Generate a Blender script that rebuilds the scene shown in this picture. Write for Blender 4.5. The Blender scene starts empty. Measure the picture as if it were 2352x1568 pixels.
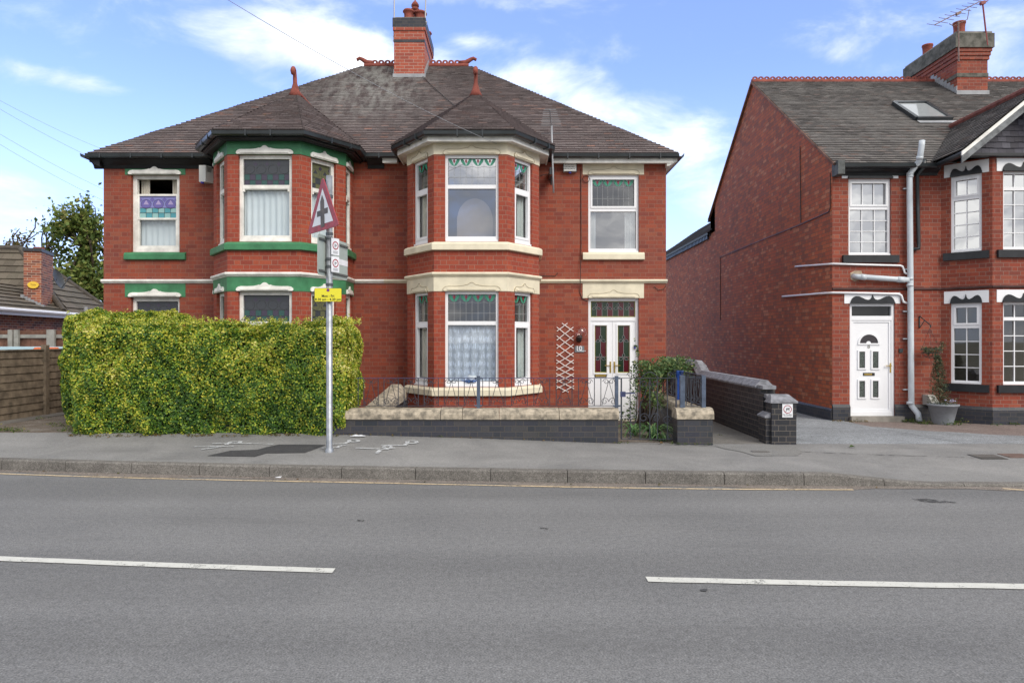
import bpy, math, random
import numpy as np
from mathutils import Vector
from math import sin, cos, pi, radians as RAD, sqrt, atan2

random.seed(7)
rng = np.random.default_rng(7)
scene = bpy.context.scene
col = scene.collection

# ---------------------------------------------------------------- camera
CAMZ = 1.7
cam_d = bpy.data.cameras.new("camera")
cam = bpy.data.objects.new("camera", cam_d)
col.objects.link(cam)
cam.location = (0, 0, CAMZ)
cam.rotation_euler = (RAD(90), 0, 0)
cam_d.sensor_width = 36.0
cam_d.lens = 24.0
cam_d.shift_y = -4 / 2352
cam_d.clip_end = 3000
cam_d.clip_start = 0.05
scene.camera = cam

# ---------------------------------------------------------------- sun, sky, exposure
SUN_EL, SUN_AZ = 40.0, 142.0          # azimuth measured from +Y (into the picture) towards +X
sun_vec = Vector((sin(RAD(SUN_AZ)) * cos(RAD(SUN_EL)), cos(RAD(SUN_AZ)) * cos(RAD(SUN_EL)), sin(RAD(SUN_EL))))
sd = bpy.data.lights.new("sun", 'SUN')
sd.energy = 1.5
sd.angle = RAD(35)
sd.color = (1.0, 0.93, 0.82)
so = bpy.data.objects.new("sun", sd)
so.rotation_euler = sun_vec.to_track_quat('Z', 'Y').to_euler()
so.location = (10, -10, 20)
col.objects.link(so)

scene.view_settings.view_transform = 'Standard'
scene.view_settings.look = 'None'
scene.view_settings.exposure = 1.0
scene.view_settings.gamma = 1.0
scene.view_settings.use_curve_mapping = False


class NT:
    """tiny node helper"""
    def __init__(s, tree):
        s.t = tree
        s.n = tree.nodes
        s.l = tree.links

    def new(s, typ, **kw):
        nd = s.n.new(typ)
        for k, v in kw.items():
            setattr(nd, k, v)
        return nd

    def put(s, sock, v):
        if v is None:
            return
        if isinstance(v, bpy.types.NodeSocket):
            s.l.new(v, sock)
        else:
            sock.default_value = v

    def m(s, op, a, b=None, c=None, clamp=False):
        nd = s.new('ShaderNodeMath', operation=op, use_clamp=clamp)
        s.put(nd.inputs[0], a)
        if b is not None:
            s.put(nd.inputs[1], b)
        if c is not None:
            s.put(nd.inputs[2], c)
        return nd.outputs[0]

    def mix(s, f, a, b, mode='MIX'):
        nd = s.new('ShaderNodeMix', data_type='RGBA', blend_type=mode)
        s.put(nd.inputs[0], f)
        s.put(nd.inputs[6], c4(a))
        s.put(nd.inputs[7], c4(b))
        return nd.outputs[2]

    def noise(s, vec, scale, detail=4, rough=0.55, dist=0.0):
        nd = s.new('ShaderNodeTexNoise')
        s.put(nd.inputs['Vector'], vec)
        nd.inputs['Scale'].default_value = scale
        nd.inputs['Detail'].default_value = detail
        nd.inputs['Roughness'].default_value = rough
        nd.inputs['Distortion'].default_value = dist
        return nd.outputs[0]

    def ramp(s, f, stops, interp='LINEAR'):
        nd = s.new('ShaderNodeValToRGB')
        cr = nd.color_ramp
        cr.interpolation = interp
        while len(cr.elements) < len(stops):
            cr.elements.new(0.5)
        for e, (p, c) in zip(cr.elements, stops):
            e.position = p
            e.color = c4(c) if not isinstance(c, (int, float)) else (c, c, c, 1)
        s.put(nd.inputs[0], f)
        return nd.outputs[0]

    def smooth(s, x, a, b):
        nd = s.new('ShaderNodeMapRange', interpolation_type='SMOOTHSTEP')
        s.put(nd.inputs[0], x)
        s.put(nd.inputs[1], a)
        s.put(nd.inputs[2], b)
        return nd.outputs[0]

    def scalevec(s, v, xyz):
        nd = s.new('ShaderNodeVectorMath', operation='MULTIPLY')
        s.put(nd.inputs[0], v)
        nd.inputs[1].default_value = xyz
        return nd.outputs[0]


def c4(c):
    if isinstance(c, (bpy.types.NodeSocket,)):
        return c
    return tuple(c) if len(c) == 4 else (c[0], c[1], c[2], 1.0)


world = bpy.data.worlds.new("World")
scene.world = world
world.use_nodes = True
W = NT(world.node_tree)
W.n.clear()
sky = W.new('ShaderNodeTexSky', sky_type='NISHITA')
sky.sun_disc = False
sky.sun_elevation = RAD(SUN_EL)
sky.sun_rotation = RAD(SUN_AZ)
sky.air_density = 1.0
sky.dust_density = 0.3
sky.ozone_density = 3.0
tc = W.new('ShaderNodeTexCoord')
gen = tc.outputs['Generated']
sep = W.new('ShaderNodeSeparateXYZ')
W.put(sep.inputs[0], gen)
gx, gy, gz = sep.outputs
az = W.m('ARCTAN2', gx, gy)
el = W.m('ARCSINE', gz)
# clouds: soft banks at given compass directions, broken up by noise (direction space)
wv = W.scalevec(gen, (1.0, 1.0, 2.2))
nz = W.noise(wv, 5.5, 8, 0.60, 0.35)
nz2 = W.noise(wv, 2.1, 5, 0.55, 0.3)


def dirof(u, y):
    x = (u - 1176) / 1568
    z = (780 - y) / 1568
    return math.atan2(x, 1), math.asin(z / sqrt(1 + x * x + z * z))


blobs = [(730, 75, 170, 62, .50), (590, 130, 120, 50, .40), (800, 140, 130, 50, .40), (1085, 95, 60, 22, .36),
         (1230, 185, 120, 50, .42), (1350, 245, 100, 45, .36), (1000, 130, 60, 25, .25), (620, 195, 60, 22, .28),
         (1650, 430, 150, 110, .34), (1540, 320, 150, 60, .20), (60, 165, 110, 36, .36), (225, 200, 90, 26, .36),
         (1130, 5, 260, 26, .28), (2060, 60, 200, 55, .26), (2310, 110, 140, 110, .40), (1920, 125, 60, 25, .28),
         (2090, 165, 90, 30, .25), (30, 440, 150, 60, .30), (1500, 240, 110, 40, .22), (420, 420, 300, 60, .10)]
acc = None
for (bu, by, su, sy, amp) in blobs:
    a0, e0 = dirof(bu, by)
    a1, _ = dirof(bu + su, by)
    _, e1 = dirof(bu, by - sy)
    dx = W.m('MULTIPLY', W.m('SUBTRACT', az, a0), 1 / abs(a1 - a0))
    dy = W.m('MULTIPLY', W.m('SUBTRACT', el, e0), 1 / abs(e1 - e0))
    r2 = W.m('ADD', W.m('MULTIPLY', dx, dx), W.m('MULTIPLY', dy, dy))
    g = W.m('MULTIPLY', W.m('EXPONENT', W.m('MULTIPLY', r2, -0.9)), amp)
    acc = g if acc is None else W.m('ADD', acc, g)
# unseen clouds behind, beside and overhead, added to whiten the ambient light
back = W.smooth(gy, 0.66, 0.30)
acc = W.m('ADD', acc, W.m('MULTIPLY', back, 0.50))
acc = W.m('ADD', acc, W.m('MULTIPLY', W.smooth(gy, -.2, -.7), 0.30))
acc = W.m('ADD', acc, W.m('MULTIPLY', W.smooth(gz, 0.46, 0.66), 0.60))
dens = W.m('ADD', acc, W.m('MULTIPLY', W.m('SUBTRACT', nz, 0.5), 1.5))
mask = W.smooth(dens, 0.06, 0.74)
low = W.smooth(el, 0.40, 0.02)
sh = W.ramp(W.m('ADD', nz2, W.m('MULTIPLY', W.m('SUBTRACT', nz, .5), .5)), [(0.30, (5.2, 5.5, 6.0)), (0.62, (8.2, 8.4, 8.6))])
backgrey = W.mix(back, (1, 1, 1), (.66, .65, .64))
sh = W.mix(1.0, sh, backgrey, 'MULTIPLY')
bk = W.ramp(nz, [(0.40, (2.8, 3.0, 3.4)), (0.50, (5.0, 5.0, 5.1)), (0.60, (9.0, 8.9, 8.6))])
sh = W.mix(W.m('MULTIPLY', W.smooth(gy, 0.3, -.3), .85), sh, bk)
skyc = W.mix(1.0, sky.outputs[0], (0.90, 0.96, 1.46), 'MULTIPLY')
haze = W.mix(W.m('ADD', W.m('MULTIPLY', W.m('POWER', low, 1.3), 0.62), .16), skyc, (4.9, 6.3, 8.8))
fin = W.mix(W.m('MULTIPLY', mask, 0.95), haze, sh)
bg = W.new('ShaderNodeBackground')
W.put(bg.inputs[0], fin)
bg.inputs[1].default_value = 0.10
wo = W.new('ShaderNodeOutputWorld')
W.l.new(bg.outputs[0], wo.inputs[0])


# ---------------------------------------------------------------- projection helpers (photo units 2352 x 1568)
def P(u, y, Y):
    return Vector(((u - 1176) * Y / 1568, Y, CAMZ + (780 - y) * Y / 1568))


def XatY(u, Y):
    return (u - 1176) * Y / 1568


def Zat(y, Y):
    return CAMZ + (780 - y) * Y / 1568


# ---------------------------------------------------------------- materials
MATS = {}


def mat(name, color=(.5, .5, .5), rough=0.6, metal=0.0, var=0.0, vscale=8.0, spec=0.4, bump=0.0, bscale=60.0, var2=None):
    if name in MATS:
        return MATS[name]
    m = bpy.data.materials.new(name)
    m.use_nodes = True
    T = NT(m.node_tree)
    b = T.n['Principled BSDF']
    b.inputs['Roughness'].default_value = rough
    b.inputs['Metallic'].default_value = metal
    b.inputs['Specular IOR Level'].default_value = spec
    tcn = T.new('ShaderNodeTexCoord')
    o = tcn.outputs['Object']
    if var > 0:
        n1 = T.noise(o, vscale, 6, 0.6)
        c2 = var2 if var2 else tuple(c * (1 - var) for c in color)
        c1 = tuple(min(1, c * (1 + var * 0.5)) for c in color)
        f = T.ramp(n1, [(0.36, 0.0), (0.64, 1.0)])
        T.put(b.inputs['Base Color'], T.mix(f, c2, c1))
    else:
        b.inputs['Base Color'].default_value = c4(color)
    if bump > 0:
        bn = T.new('ShaderNodeBump')
        bn.inputs['Strength'].default_value = bump
        bn.inputs['Distance'].default_value = 0.01
        T.put(bn.inputs['Height'], T.noise(o, bscale, 4, 0.6))
        T.put(b.inputs['Normal'], bn.outputs[0])
    MATS[name] = m
    return m


def brick_mat(name, cols, mortar, h=0.083, Pd=0.343, S=0.230, joint=0.010, rough=0.75, grime=0.35, grimecol=(.10, .05, .045),
              stretcher=False, gscale=0.9, mott=0.5, interp='LINEAR'):
    m = bpy.data.materials.new(name)
    m.use_nodes = True
    T = NT(m.node_tree)
    b = T.n['Principled BSDF']
    uv = T.new('ShaderNodeUVMap').outputs[0]
    sp = T.new('ShaderNodeSeparateXYZ')
    T.put(sp.inputs[0], uv)
    x, y = sp.outputs[0], sp.outputs[1]
    if stretcher:
        Pd = S
    row = T.m('FLOOR', T.m('DIVIDE', y, h))
    odd = T.m('FLOORED_MODULO', row, 2.0)
    xs = T.m('DIVIDE', T.m('ADD', x, T.m('MULTIPLY', odd, Pd / 2 + (0 if stretcher else 0))), Pd)
    cell = T.m('FLOOR', xs)
    p = T.m('MULTIPLY', T.m('SUBTRACT', xs, cell), Pd)
    if stretcher:
        hdr = 0.0
        q = p
        w = S
        cid = cell
        ex = T.m('MINIMUM', q, T.m('SUBTRACT', w, q))
    else:
        hdr = T.m('GREATER_THAN', p, S)
        q = T.m('SUBTRACT', p, T.m('MULTIPLY', hdr, S))
        w = T.m('ADD', S, T.m('MULTIPLY', hdr, Pd - 2 * S))
        cid = T.m('ADD', T.m('MULTIPLY', cell, 2.0), hdr)
        ex = T.m('MINIMUM', q, T.m('SUBTRACT', w, q))
    fy = T.m('MULTIPLY', T.m('SUBTRACT', T.m('DIVIDE', y, h), row), h)
    ey = T.m('MINIMUM', fy, T.m('SUBTRACT', h, fy))
    e = T.m('MINIMUM', ex, ey)
    brickm = T.smooth(e, joint * 0.30, joint * 0.62)
    cv = T.new('ShaderNodeCombineXYZ')
    T.put(cv.inputs[0], cid)
    T.put(cv.inputs[1], row)
    wn = T.new('ShaderNodeTexWhiteNoise', noise_dimensions='3D')
    T.put(wn.inputs[0], cv.outputs[0])
    n = len(cols)
    c = T.ramp(wn.outputs[0], [((i + .0) / (n - 1) if n > 1 else 0, cc) for i, cc in enumerate(cols)], interp)
    tcn = T.new('ShaderNodeTexCoord')
    o = tcn.outputs['Object']
    fine = T.noise(o, 45.0, 4, 0.65)
    c = T.mix(1.0, c, T.ramp(fine, [(0.25, 1.0 - 0.35 * mott), (0.75, 1.0 + 0.30 * mott)]), 'MULTIPLY')
    big = T.noise(T.scalevec(o, (1.7, 1.7, .60)), gscale, 6, 0.66, 0.4)
    gf = T.m('MULTIPLY', T.smooth(big, 0.42, 0.72), grime)
    c = T.mix(gf, c, T.mix(0.5, c, grimecol))
    mt = T.mix(T.noise(o, 6.0, 3, .5), tuple(k * .72 for k in mortar), tuple(k * 1.15 for k in mortar))
    T.put(b.inputs['Base Color'], T.mix(brickm, mt, c))
    b.inputs['Roughness'].default_value = rough
    b.inputs['Specular IOR Level'].default_value = 0.3
    bn = T.new('ShaderNodeBump')
    bn.inputs['Strength'].default_value = 0.3
    bn.inputs['Distance'].default_value = 0.005
    T.put(bn.inputs['Height'], T.m('ADD', brickm, T.m('MULTIPLY', fine, 0.35)))
    T.put(b.inputs['Normal'], bn.outputs[0])
    MATS[name] = m
    return m


def rnd_mat(name, stops, rough=0.7, big=0.0, bigcol=None, bigscale=0.5, spec=0.3, extra=None, trans=0.0):
    """colour driven by a per-face random attribute"""
    m = bpy.data.materials.new(name)
    m.use_nodes = True
    T = NT(m.node_tree)
    b = T.n['Principled BSDF']
    at = T.new('ShaderNodeAttribute')
    at.attribute_name = 'rnd'
    c = T.ramp(at.outputs['Fac'], stops)
    o = T.new('ShaderNodeTexCoord').outputs['Object']
    if big > 0:
        c = T.mix(T.m('MULTIPLY', T.smooth(T.noise(o, bigscale, 6, .65, .6), .45, .62), big), c, bigcol)
    fine = T.noise(o, 30.0, 4, .6)
    c = T.mix(1.0, c, T.ramp(fine, [(.3, .80), (.7, 1.15)]), 'MULTIPLY')
    if extra:
        c = extra(T, c, o)
    T.put(b.inputs['Base Color'], c)
    b.inputs['Roughness'].default_value = rough
    b.inputs['Specular IOR Level'].default_value = spec
    if trans > 0:
        tr = T.new('ShaderNodeBsdfTranslucent')
        T.put(tr.inputs[0], c)
        mx = T.new('ShaderNodeMixShader')
        mx.inputs[0].default_value = trans
        T.l.new(b.outputs[0], mx.inputs[1])
        T.l.new(tr.outputs[0], mx.inputs[2])
        T.l.new(mx.outputs[0], T.n['Material Output'].inputs[0])
    MATS[name] = m
    return m


def glass_mat(name, tint=(.8, .85, .85), base=0.16, rough=0.02):
    m = bpy.data.materials.new(name)
    m.use_nodes = True
    T = NT(m.node_tree)
    T.n.remove(T.n['Principled BSDF'])
    tr = T.new('ShaderNodeBsdfTransparent')
    tr.inputs[0].default_value = c4(tint)
    gl = T.new('ShaderNodeBsdfGlossy')
    gl.inputs['Roughness'].default_value = rough
    lw = T.new('ShaderNodeLayerWeight')
    lw.inputs[0].default_value = 0.5
    o = T.new('ShaderNodeTexCoord').outputs['Object']
    bn = T.new('ShaderNodeBump')
    bn.inputs['Strength'].default_value = 0.05
    bn.inputs['Distance'].default_value = 0.02
    T.put(bn.inputs['Height'], T.noise(o, 2.5, 2, .4))
    T.put(gl.inputs['Normal'], bn.outputs[0])
    f = T.m('ADD', T.m('MULTIPLY', T.m('POWER', lw.outputs[1], 4.0), 0.8), base + .04, clamp=True)
    mx = T.new('ShaderNodeMixShader')
    T.put(mx.inputs[0], f)
    T.l.new(tr.outputs[0], mx.inputs[1])
    T.l.new(gl.outputs[0], mx.inputs[2])
    T.l.new(mx.outputs[0], T.n['Material Output'].inputs[0])
    MATS[name] = m
    return m


def net_mat(name, color, alpha=0.8, lace=False):
    m = bpy.data.materials.new(name)
    m.use_nodes = True
    T = NT(m.node_tree)
    b = T.n['Principled BSDF']
    b.inputs['Base Color'].default_value = c4(color)
    b.inputs['Roughness'].default_value = 0.9
    b.inputs['Specular IOR Level'].default_value = 0.0
    a = alpha
    if lace:
        uv = T.new('ShaderNodeUVMap').outputs[0]
        vo = T.new('ShaderNodeTexVoronoi')
        vo.inputs['Scale'].default_value = 6.5
        vo.inputs['Randomness'].default_value = 0.35
        T.put(vo.inputs['Vector'], uv)
        fl = T.smooth(vo.outputs['Distance'], .42, .25)
        fl2 = T.smooth(vo.outputs['Distance'], .05, .09)
        n = T.noise(uv, 38, 3, .7)
        a = T.m('ADD', T.m('ADD', T.m('MULTIPLY', T.m('MULTIPLY', fl, fl2), .34), T.m('MULTIPLY', n, .62)), .30, clamp=True)
    T.put(b.inputs['Alpha'], a)
    MATS[name] = m
    return m


BRICK = brick_mat('red_brick', [(.195, .046, .030), (.265, .056, .031), (.305, .070, .036), (.23, .050, .031), (.285, .082, .046), (.20, .050, .036)],
                  (.25, .115, .082), grime=.75, grimecol=(.12, .045, .045))
BRICK_BAY = brick_mat('red_brick_bay', [(.265, .050, .030), (.325, .062, .033), (.24, .047, .031), (.355, .077, .039)],
                      (.28, .15, .11), grime=.15)
BRICK_SIDE = brick_mat('red_brick_side', [(.26, .080, .042), (.39, .100, .042), (.45, .125, .048), (.33, .087, .040), (.42, .110, .044), (.28, .088, .050),
                                          (.46, .17, .085), (.37, .096, .042), (.41, .098, .042), (.38, .24, .17)], (.14, .085, .055), grime=.45, gscale=.35, grimecol=(.08, .04, .03), interp='CONSTANT', joint=.012)
BRICK_TER = brick_mat('terrace_brick', [(.18, .041, .027), (.265, .054, .030), (.215, .046, .028), (.31, .078, .043), (.165, .040, .029)],
                      (.24, .15, .12), grime=.5)
BRICK_BUNG = brick_mat('bungalow_brick', [(.36, .12, .06), (.26, .08, .05), (.12, .05, .04), (.42, .16, .08)], (.50, .42, .34), h=.075, S=.225, stretcher=True, grime=.2)
BRICK_CHIM = brick_mat('chimney_brick', [(.32, .075, .045), (.40, .10, .06), (.28, .065, .045)], (.42, .32, .26), grime=.2, S=.235, stretcher=True)
BLUE_BRICK = brick_mat('blue_brick', [(.030, .034, .045), (.048, .050, .060), (.038, .040, .055), (.060, .058, .062)], (.085, .075, .065),
                       grime=.4, rough=.5, joint=.009, grimecol=(.02, .03, .02))
BLUE_DARK = brick_mat('blue_brick_dark', [(.018, .020, .026), (.038, .038, .044), (.026, .027, .034)], (.15, .13, .11), grime=.3, rough=.5,
                      joint=.008, grimecol=(.01, .015, .01))
M_WHITE = mat('upvc_white', (.80, .81, .84), .35, spec=.5)
M_PAINT = mat('white_paint', (.80, .79, .75), .55, var=.22, vscale=4)
M_CREAM = mat('cream_paint', (.72, .66, .51), .6, var=.16, vscale=2.2, bump=.1)
M_CREAMSH = mat('cream_shadow_line', (.34, .29, .20), .7)  # darker cream for the shadow line painted round the hood relief
M_GREEN = mat('green_paint', (.052, .205, .095), .5, var=.25, vscale=4)
M_BLACK = mat('black_paint', (.018, .020, .024), .4, var=.3, vscale=6)
M_GUTTER = mat('gutter_black', (.024, .030, .034), .28, spec=.6, var=.3, vscale=3)
M_DARKFASCIA = mat('fascia_black', (.012, .013, .016), .5, var=.3)
M_TERRA = mat('terracotta', (.25, .068, .050), .85, var=.35, vscale=7)
M_LEAD = mat('lead', (.30, .31, .33), .55, var=.2, vscale=5)
M_LEADC = mat('lead_came', (.30, .31, .32), .5)
M_LEADD = mat('lead_came_dark', (.05, .055, .06), .5)
M_GALV = mat('galvanised', (.33, .35, .38), .38, metal=.55, var=.25, vscale=10)
M_GREYPIPE = mat('grey_pipe', (.56, .61, .66), .35, var=.1, vscale=3)
M_IRON = mat('railing_iron', (.040, .046, .062), .45, var=.3, vscale=20, metal=.2)
M_IRONB = mat('railing_blue', (.045, .055, .13), .45, var=.3, vscale=20)
M_POSTB = mat('post_bluegrey', (.075, .10, .15), .45, var=.3, vscale=10)
M_BLUE = mat('post_blue', (.012, .06, .30), .4, var=.2, vscale=10)
M_STONE = mat('coping_stone', (.36, .31, .24), .9, var=.55, vscale=11, bump=.5, bscale=40, var2=(.17, .15, .12))
M_CONC = mat('concrete', (.26, .245, .22), .9, var=.3, vscale=4, bump=.3)
M_WOOD = mat('fence_wood', (.16, .125, .090), .85, var=.45, vscale=6, bump=.3)
M_WOODR = mat('fence_redwood', (.16, .075, .05), .85, var=.4, vscale=6)
M_ROOM = mat('room_wall', (.30, .28, .25), .9)
M_DARK = mat('dark_room', (.03, .03, .03), .9)
M_PLASTIC = mat('pale_plastic', (.72, .72, .69), .4)
M_BRASS = mat('brass', (.60, .42, .12), .3, metal=.8)
M_RED = mat('sign_red', (.36, .045, .06), .4, var=.25, vscale=12)
M_SIGNW = mat('sign_white', (.74, .76, .80), .35, var=.06)
M_SIGNB = mat('sign_black', (.02, .02, .02), .4)
M_SIGNBR = mat('sign_faded_black', (.045, .038, .032), .4, var=.5, vscale=9, var2=(.13, .10, .07))
M_SIGNG = mat('sign_back_grey', (.36, .42, .40), .45, var=.1, vscale=4)
M_YEL = mat('sign_yellow', (.72, .66, .04), .4)
M_SBLUE = mat('sign_blue', (.05, .05, .45), .4)
M_ALU = mat('aluminium', (.33, .34, .36), .45, metal=.3)
M_TRELL = mat('trellis_white', (.72, .66, .64), .6)
M_GLASS = glass_mat('window_glass', (.93, .96, .96), .08)
M_GLASSR = glass_mat('window_glass_mirror', (.35, .37, .38), .58)
M_GLASSM = glass_mat('window_glass_reflective', (.80, .80, .78), .34)
M_GLASSK = glass_mat('fanlight_glass', (.30, .33, .33), .02)
M_GLASSD = glass_mat('window_glass_dark', (.55, .58, .58), .16)
M_NET = net_mat('net_curtain', (.66, .72, .77), .93)
M_LACE = net_mat('lace_curtain', (.66, .74, .90), .6, lace=True)
M_CURT = mat('curtain_cream', (.62, .58, .50), .9, var=.15, vscale=3)
M_CURTG = mat('curtain_grey', (.50, .55, .54), .9, var=.15, vscale=3)
M_BLIND = mat('blind_brown', (.20, .16, .14), .8)
G_TULIP = mat('glass_green', (.06, .29, .19), .25)
G_RED = mat('glass_red', (.32, .03, .05), .25)
G_DRED = mat('glass_dark_red', (.075, .010, .016), .15)
G_DGRN = mat('glass_dark_green', (.018, .036, .020), .15)
G_YELL = mat('glass_yellow', (.30, .27, .06), .25)
G_BLK = mat('glass_black', (.012, .022, .018), .2)
G_PURP = mat('glass_purple', (.22, .22, .50), .2)
G_PURPD = mat('glass_deep_purple', (.14, .12, .36), .2)
G_PINK = mat('glass_pink', (.36, .30, .52), .2)
G_TEAL = mat('glass_teal', (.08, .30, .36), .2)
G_TEALL = mat('glass_pale_teal', (.26, .46, .46), .2)
G_DTEAL = mat('glass_dark_teal', (.030, .085, .08), .15)
G_DPURP = mat('glass_dark_purple', (.055, .045, .075), .15)
G_DGREY = mat('glass_dark_grey', (.05, .055, .065), .15)
G_OLIVE = mat('glass_olive', (.12, .125, .07), .2)
TILE_STOPS = [(0, (.160, .132, .133)), (.35, (.190, .155, .153)), (.6, (.210, .168, .163)), (.88, (.205, .176, .175)), (.95, (.25, .165, .145)), (1, (.33, .18, .14))]


def lichen(T, c, o):
    sp = T.new('ShaderNodeSeparateXYZ')
    T.put(sp.inputs[0], o)
    # pale lichen and lime run-off spreading below the chimney (object origin at the middle of the pair)
    dx = T.m('MULTIPLY', T.m('ADD', sp.outputs[0], 0.9), 1 / 1.35)
    r = T.m('MULTIPLY', dx, dx)
    f = T.m('EXPONENT', T.m('MULTIPLY', r, -1.0))
    f = T.m('MULTIPLY', f, T.smooth(sp.outputs[2], 5.9, 8.0))
    st = T.noise(T.scalevec(o, (3.0, 1.0, .5)), 2.0, 6, .7)
    f = T.m('MULTIPLY', f, T.smooth(st, .35, .62))
    c = T.mix(T.m('MULTIPLY', f, .75), c, (.42, .42, .40))
    moss = T.smooth(T.noise(o, 3.2, 5, .65), .70, .76)
    return T.mix(T.m('MULTIPLY', moss, .55), c, (.26, .17, .05))


ROOFM = rnd_mat('clay_roof_tiles', TILE_STOPS, .75, .35, (.085, .075, .075), 1.2, extra=lichen)
ROOFG = rnd_mat('grey_roof_tiles', [(0, (.095, .088, .086)), (.5, (.140, .130, .125)), (.85, (.18, .165, .158)), (1, (.17, .125, .11))], .8, .5, (.21, .20, .19), .9)
ROOFB = rnd_mat('concrete_roof_tiles', [(0, (.085, .072, .055)), (1, (.14, .118, .092))], .85, .3, (.10, .10, .07), 1.0)
SLATEH = rnd_mat('tile_hanging', [(0, (.035, .033, .045)), (.6, (.065, .062, .085)), (1, (.11, .11, .14))], .6)


def ground_mat(name, c1, c2, speck=.3, bscale=1.2, sscale=240, rough=.9, bump=.35, cracks=False, stain=0.0, scol=(.05, .05, .05)):
    m = bpy.data.materials.new(name)
    m.use_nodes = True
    T = NT(m.node_tree)
    b = T.n['Principled BSDF']
    o = T.new('ShaderNodeTexCoord').outputs['Object']
    big = T.noise(o, bscale, 7, .62, .5)
    c = T.mix(T.ramp(big, [(.32, 0.), (.68, 1.)]), c1, c2)
    sp = T.noise(o, sscale, 2, .7)
    sp2 = T.noise(o, sscale * .25, 3, .7)
    c = T.mix(1.0, c, T.ramp(sp, [(.28, 1 - speck), (.5, 1.0), (.72, 1 + speck * 1.3)]), 'MULTIPLY')
    c = T.mix(1.0, c, T.ramp(sp2, [(.3, 1 - speck * .5), (.7, 1 + speck * .5)]), 'MULTIPLY')
    if stain > 0:
        st = T.smooth(T.noise(T.scalevec(o, (.35, 1.6, 1)), 1.3, 6, .6, .8), .56, .72)
        band = T.noise(T.scalevec(o, (.03, 1.1, 1)), 1.0, 3, .5)
        c = T.mix(1.0, c, T.ramp(band, [(.35, .90), (.65, 1.10)]), 'MULTIPLY')
        c = T.mix(T.m('MULTIPLY', st, stain), c, scol)
    if cracks:
        vo = T.new('ShaderNodeTexVoronoi', feature='DISTANCE_TO_EDGE')
        vo.inputs['Scale'].default_value = .55
        T.put(vo.inputs['Vector'], T.mix(.12, o, T.noise(o, 3, 5, .6)))
        c = T.mix(T.m('MULTIPLY', T.smooth(vo.outputs['Distance'], .010, .002), .45), c, (.05, .05, .05))
    T.put(b.inputs['Base Color'], c)
    b.inputs['Roughness'].default_value = rough
    b.inputs['Specular IOR Level'].default_value = .25
    bn = T.new('ShaderNodeBump')
    bn.inputs['Strength'].default_value = bump
    bn.inputs['Distance'].default_value = .006
    T.put(bn.inputs['Height'], sp)
    T.put(b.inputs['Normal'], bn.outputs[0])
    MATS[name] = m
    return m


ROAD = ground_mat('asphalt_road', (.138, .139, .142), (.168, .168, .169), .36, .45, 85, stain=.40, scol=(.118, .118, .119))
PAVE = ground_mat('asphalt_pavement', (.160, .159, .158), (.228, .225, .220), .22, 1.1, 120, cracks=False, stain=.35, scol=(.12, .118, .115))
PATCH = ground_mat('new_asphalt', (.045, .045, .048), (.060, .060, .062), .4, 3, 160)
KERBM = ground_mat('kerb_granite', (.115, .108, .100), (.170, .160, .147), .45, 2.0, 90, stain=.4, scol=(.07, .06, .055))
GUTM = ground_mat('channel_grit', (.15, .13, .115), (.20, .175, .155), .5, 3, 90)
SOIL = ground_mat('garden_ground', (.10, .075, .055), (.17, .15, .13), .5, 3, 60)
GRAV = ground_mat('gravel_drive', (.17, .18, .19), (.25, .265, .28), .55, 1.2, 70)
BLOCKM = ground_mat('block_paving', (.16, .125, .115), (.20, .165, .15), .35, 1.5, 40)
CONCP = ground_mat('concrete_path', (.115, .108, .10), (.19, .18, .165), .3, 1.0, 70)
GRASSG = ground_mat('ground_earth', (.09, .09, .06), (.13, .12, .09), .4, .3, 20)


def paint_mat(name, colr, thr=.42, soft=.12, scale=60):
    m = bpy.data.materials.new(name)
    m.use_nodes = True
    T = NT(m.node_tree)
    b = T.n['Principled BSDF']
    o = T.new('ShaderNodeTexCoord').outputs['Object']
    n = T.m('ADD', T.m('MULTIPLY', T.noise(o, scale, 3, .7), .6), T.m('MULTIPLY', T.noise(o, 6, 4, .6), .4))
    T.put(b.inputs['Alpha'], T.smooth(n, thr - soft, thr + soft))
    T.put(b.inputs['Base Color'], T.mix(T.noise(o, 12, 4, .6), tuple(k * .75 for k in colr), colr))
    b.inputs['Roughness'].default_value = .8
    MATS[name] = m
    return m


LINEW = paint_mat('line_white', (.60, .60, .56), .39, .07)
LINEY = paint_mat('line_cream', (.60, .47, .30), .44, .10, 40)
SPRAY = paint_mat('spray_white', (.62, .64, .66), .45, .12, 30)

# ---------------------------------------------------------------- mesh builder


class Frame:
    """local frame on a wall: x along, z up, d outward"""
    def __init__(s, O, R, N=None):
        s.O = Vector((O[0], O[1], 0))
        s.R = Vector((R[0], R[1], 0)).normalized()
        s.N = Vector((N[0], N[1], 0)).normalized() if N else Vector((s.R.y, -s.R.x, 0))

    def __call__(s, x, z, d=0.0):
        p = s.O + s.R * x + s.N * d
        return Vector((p.x, p.y, z))


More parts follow.
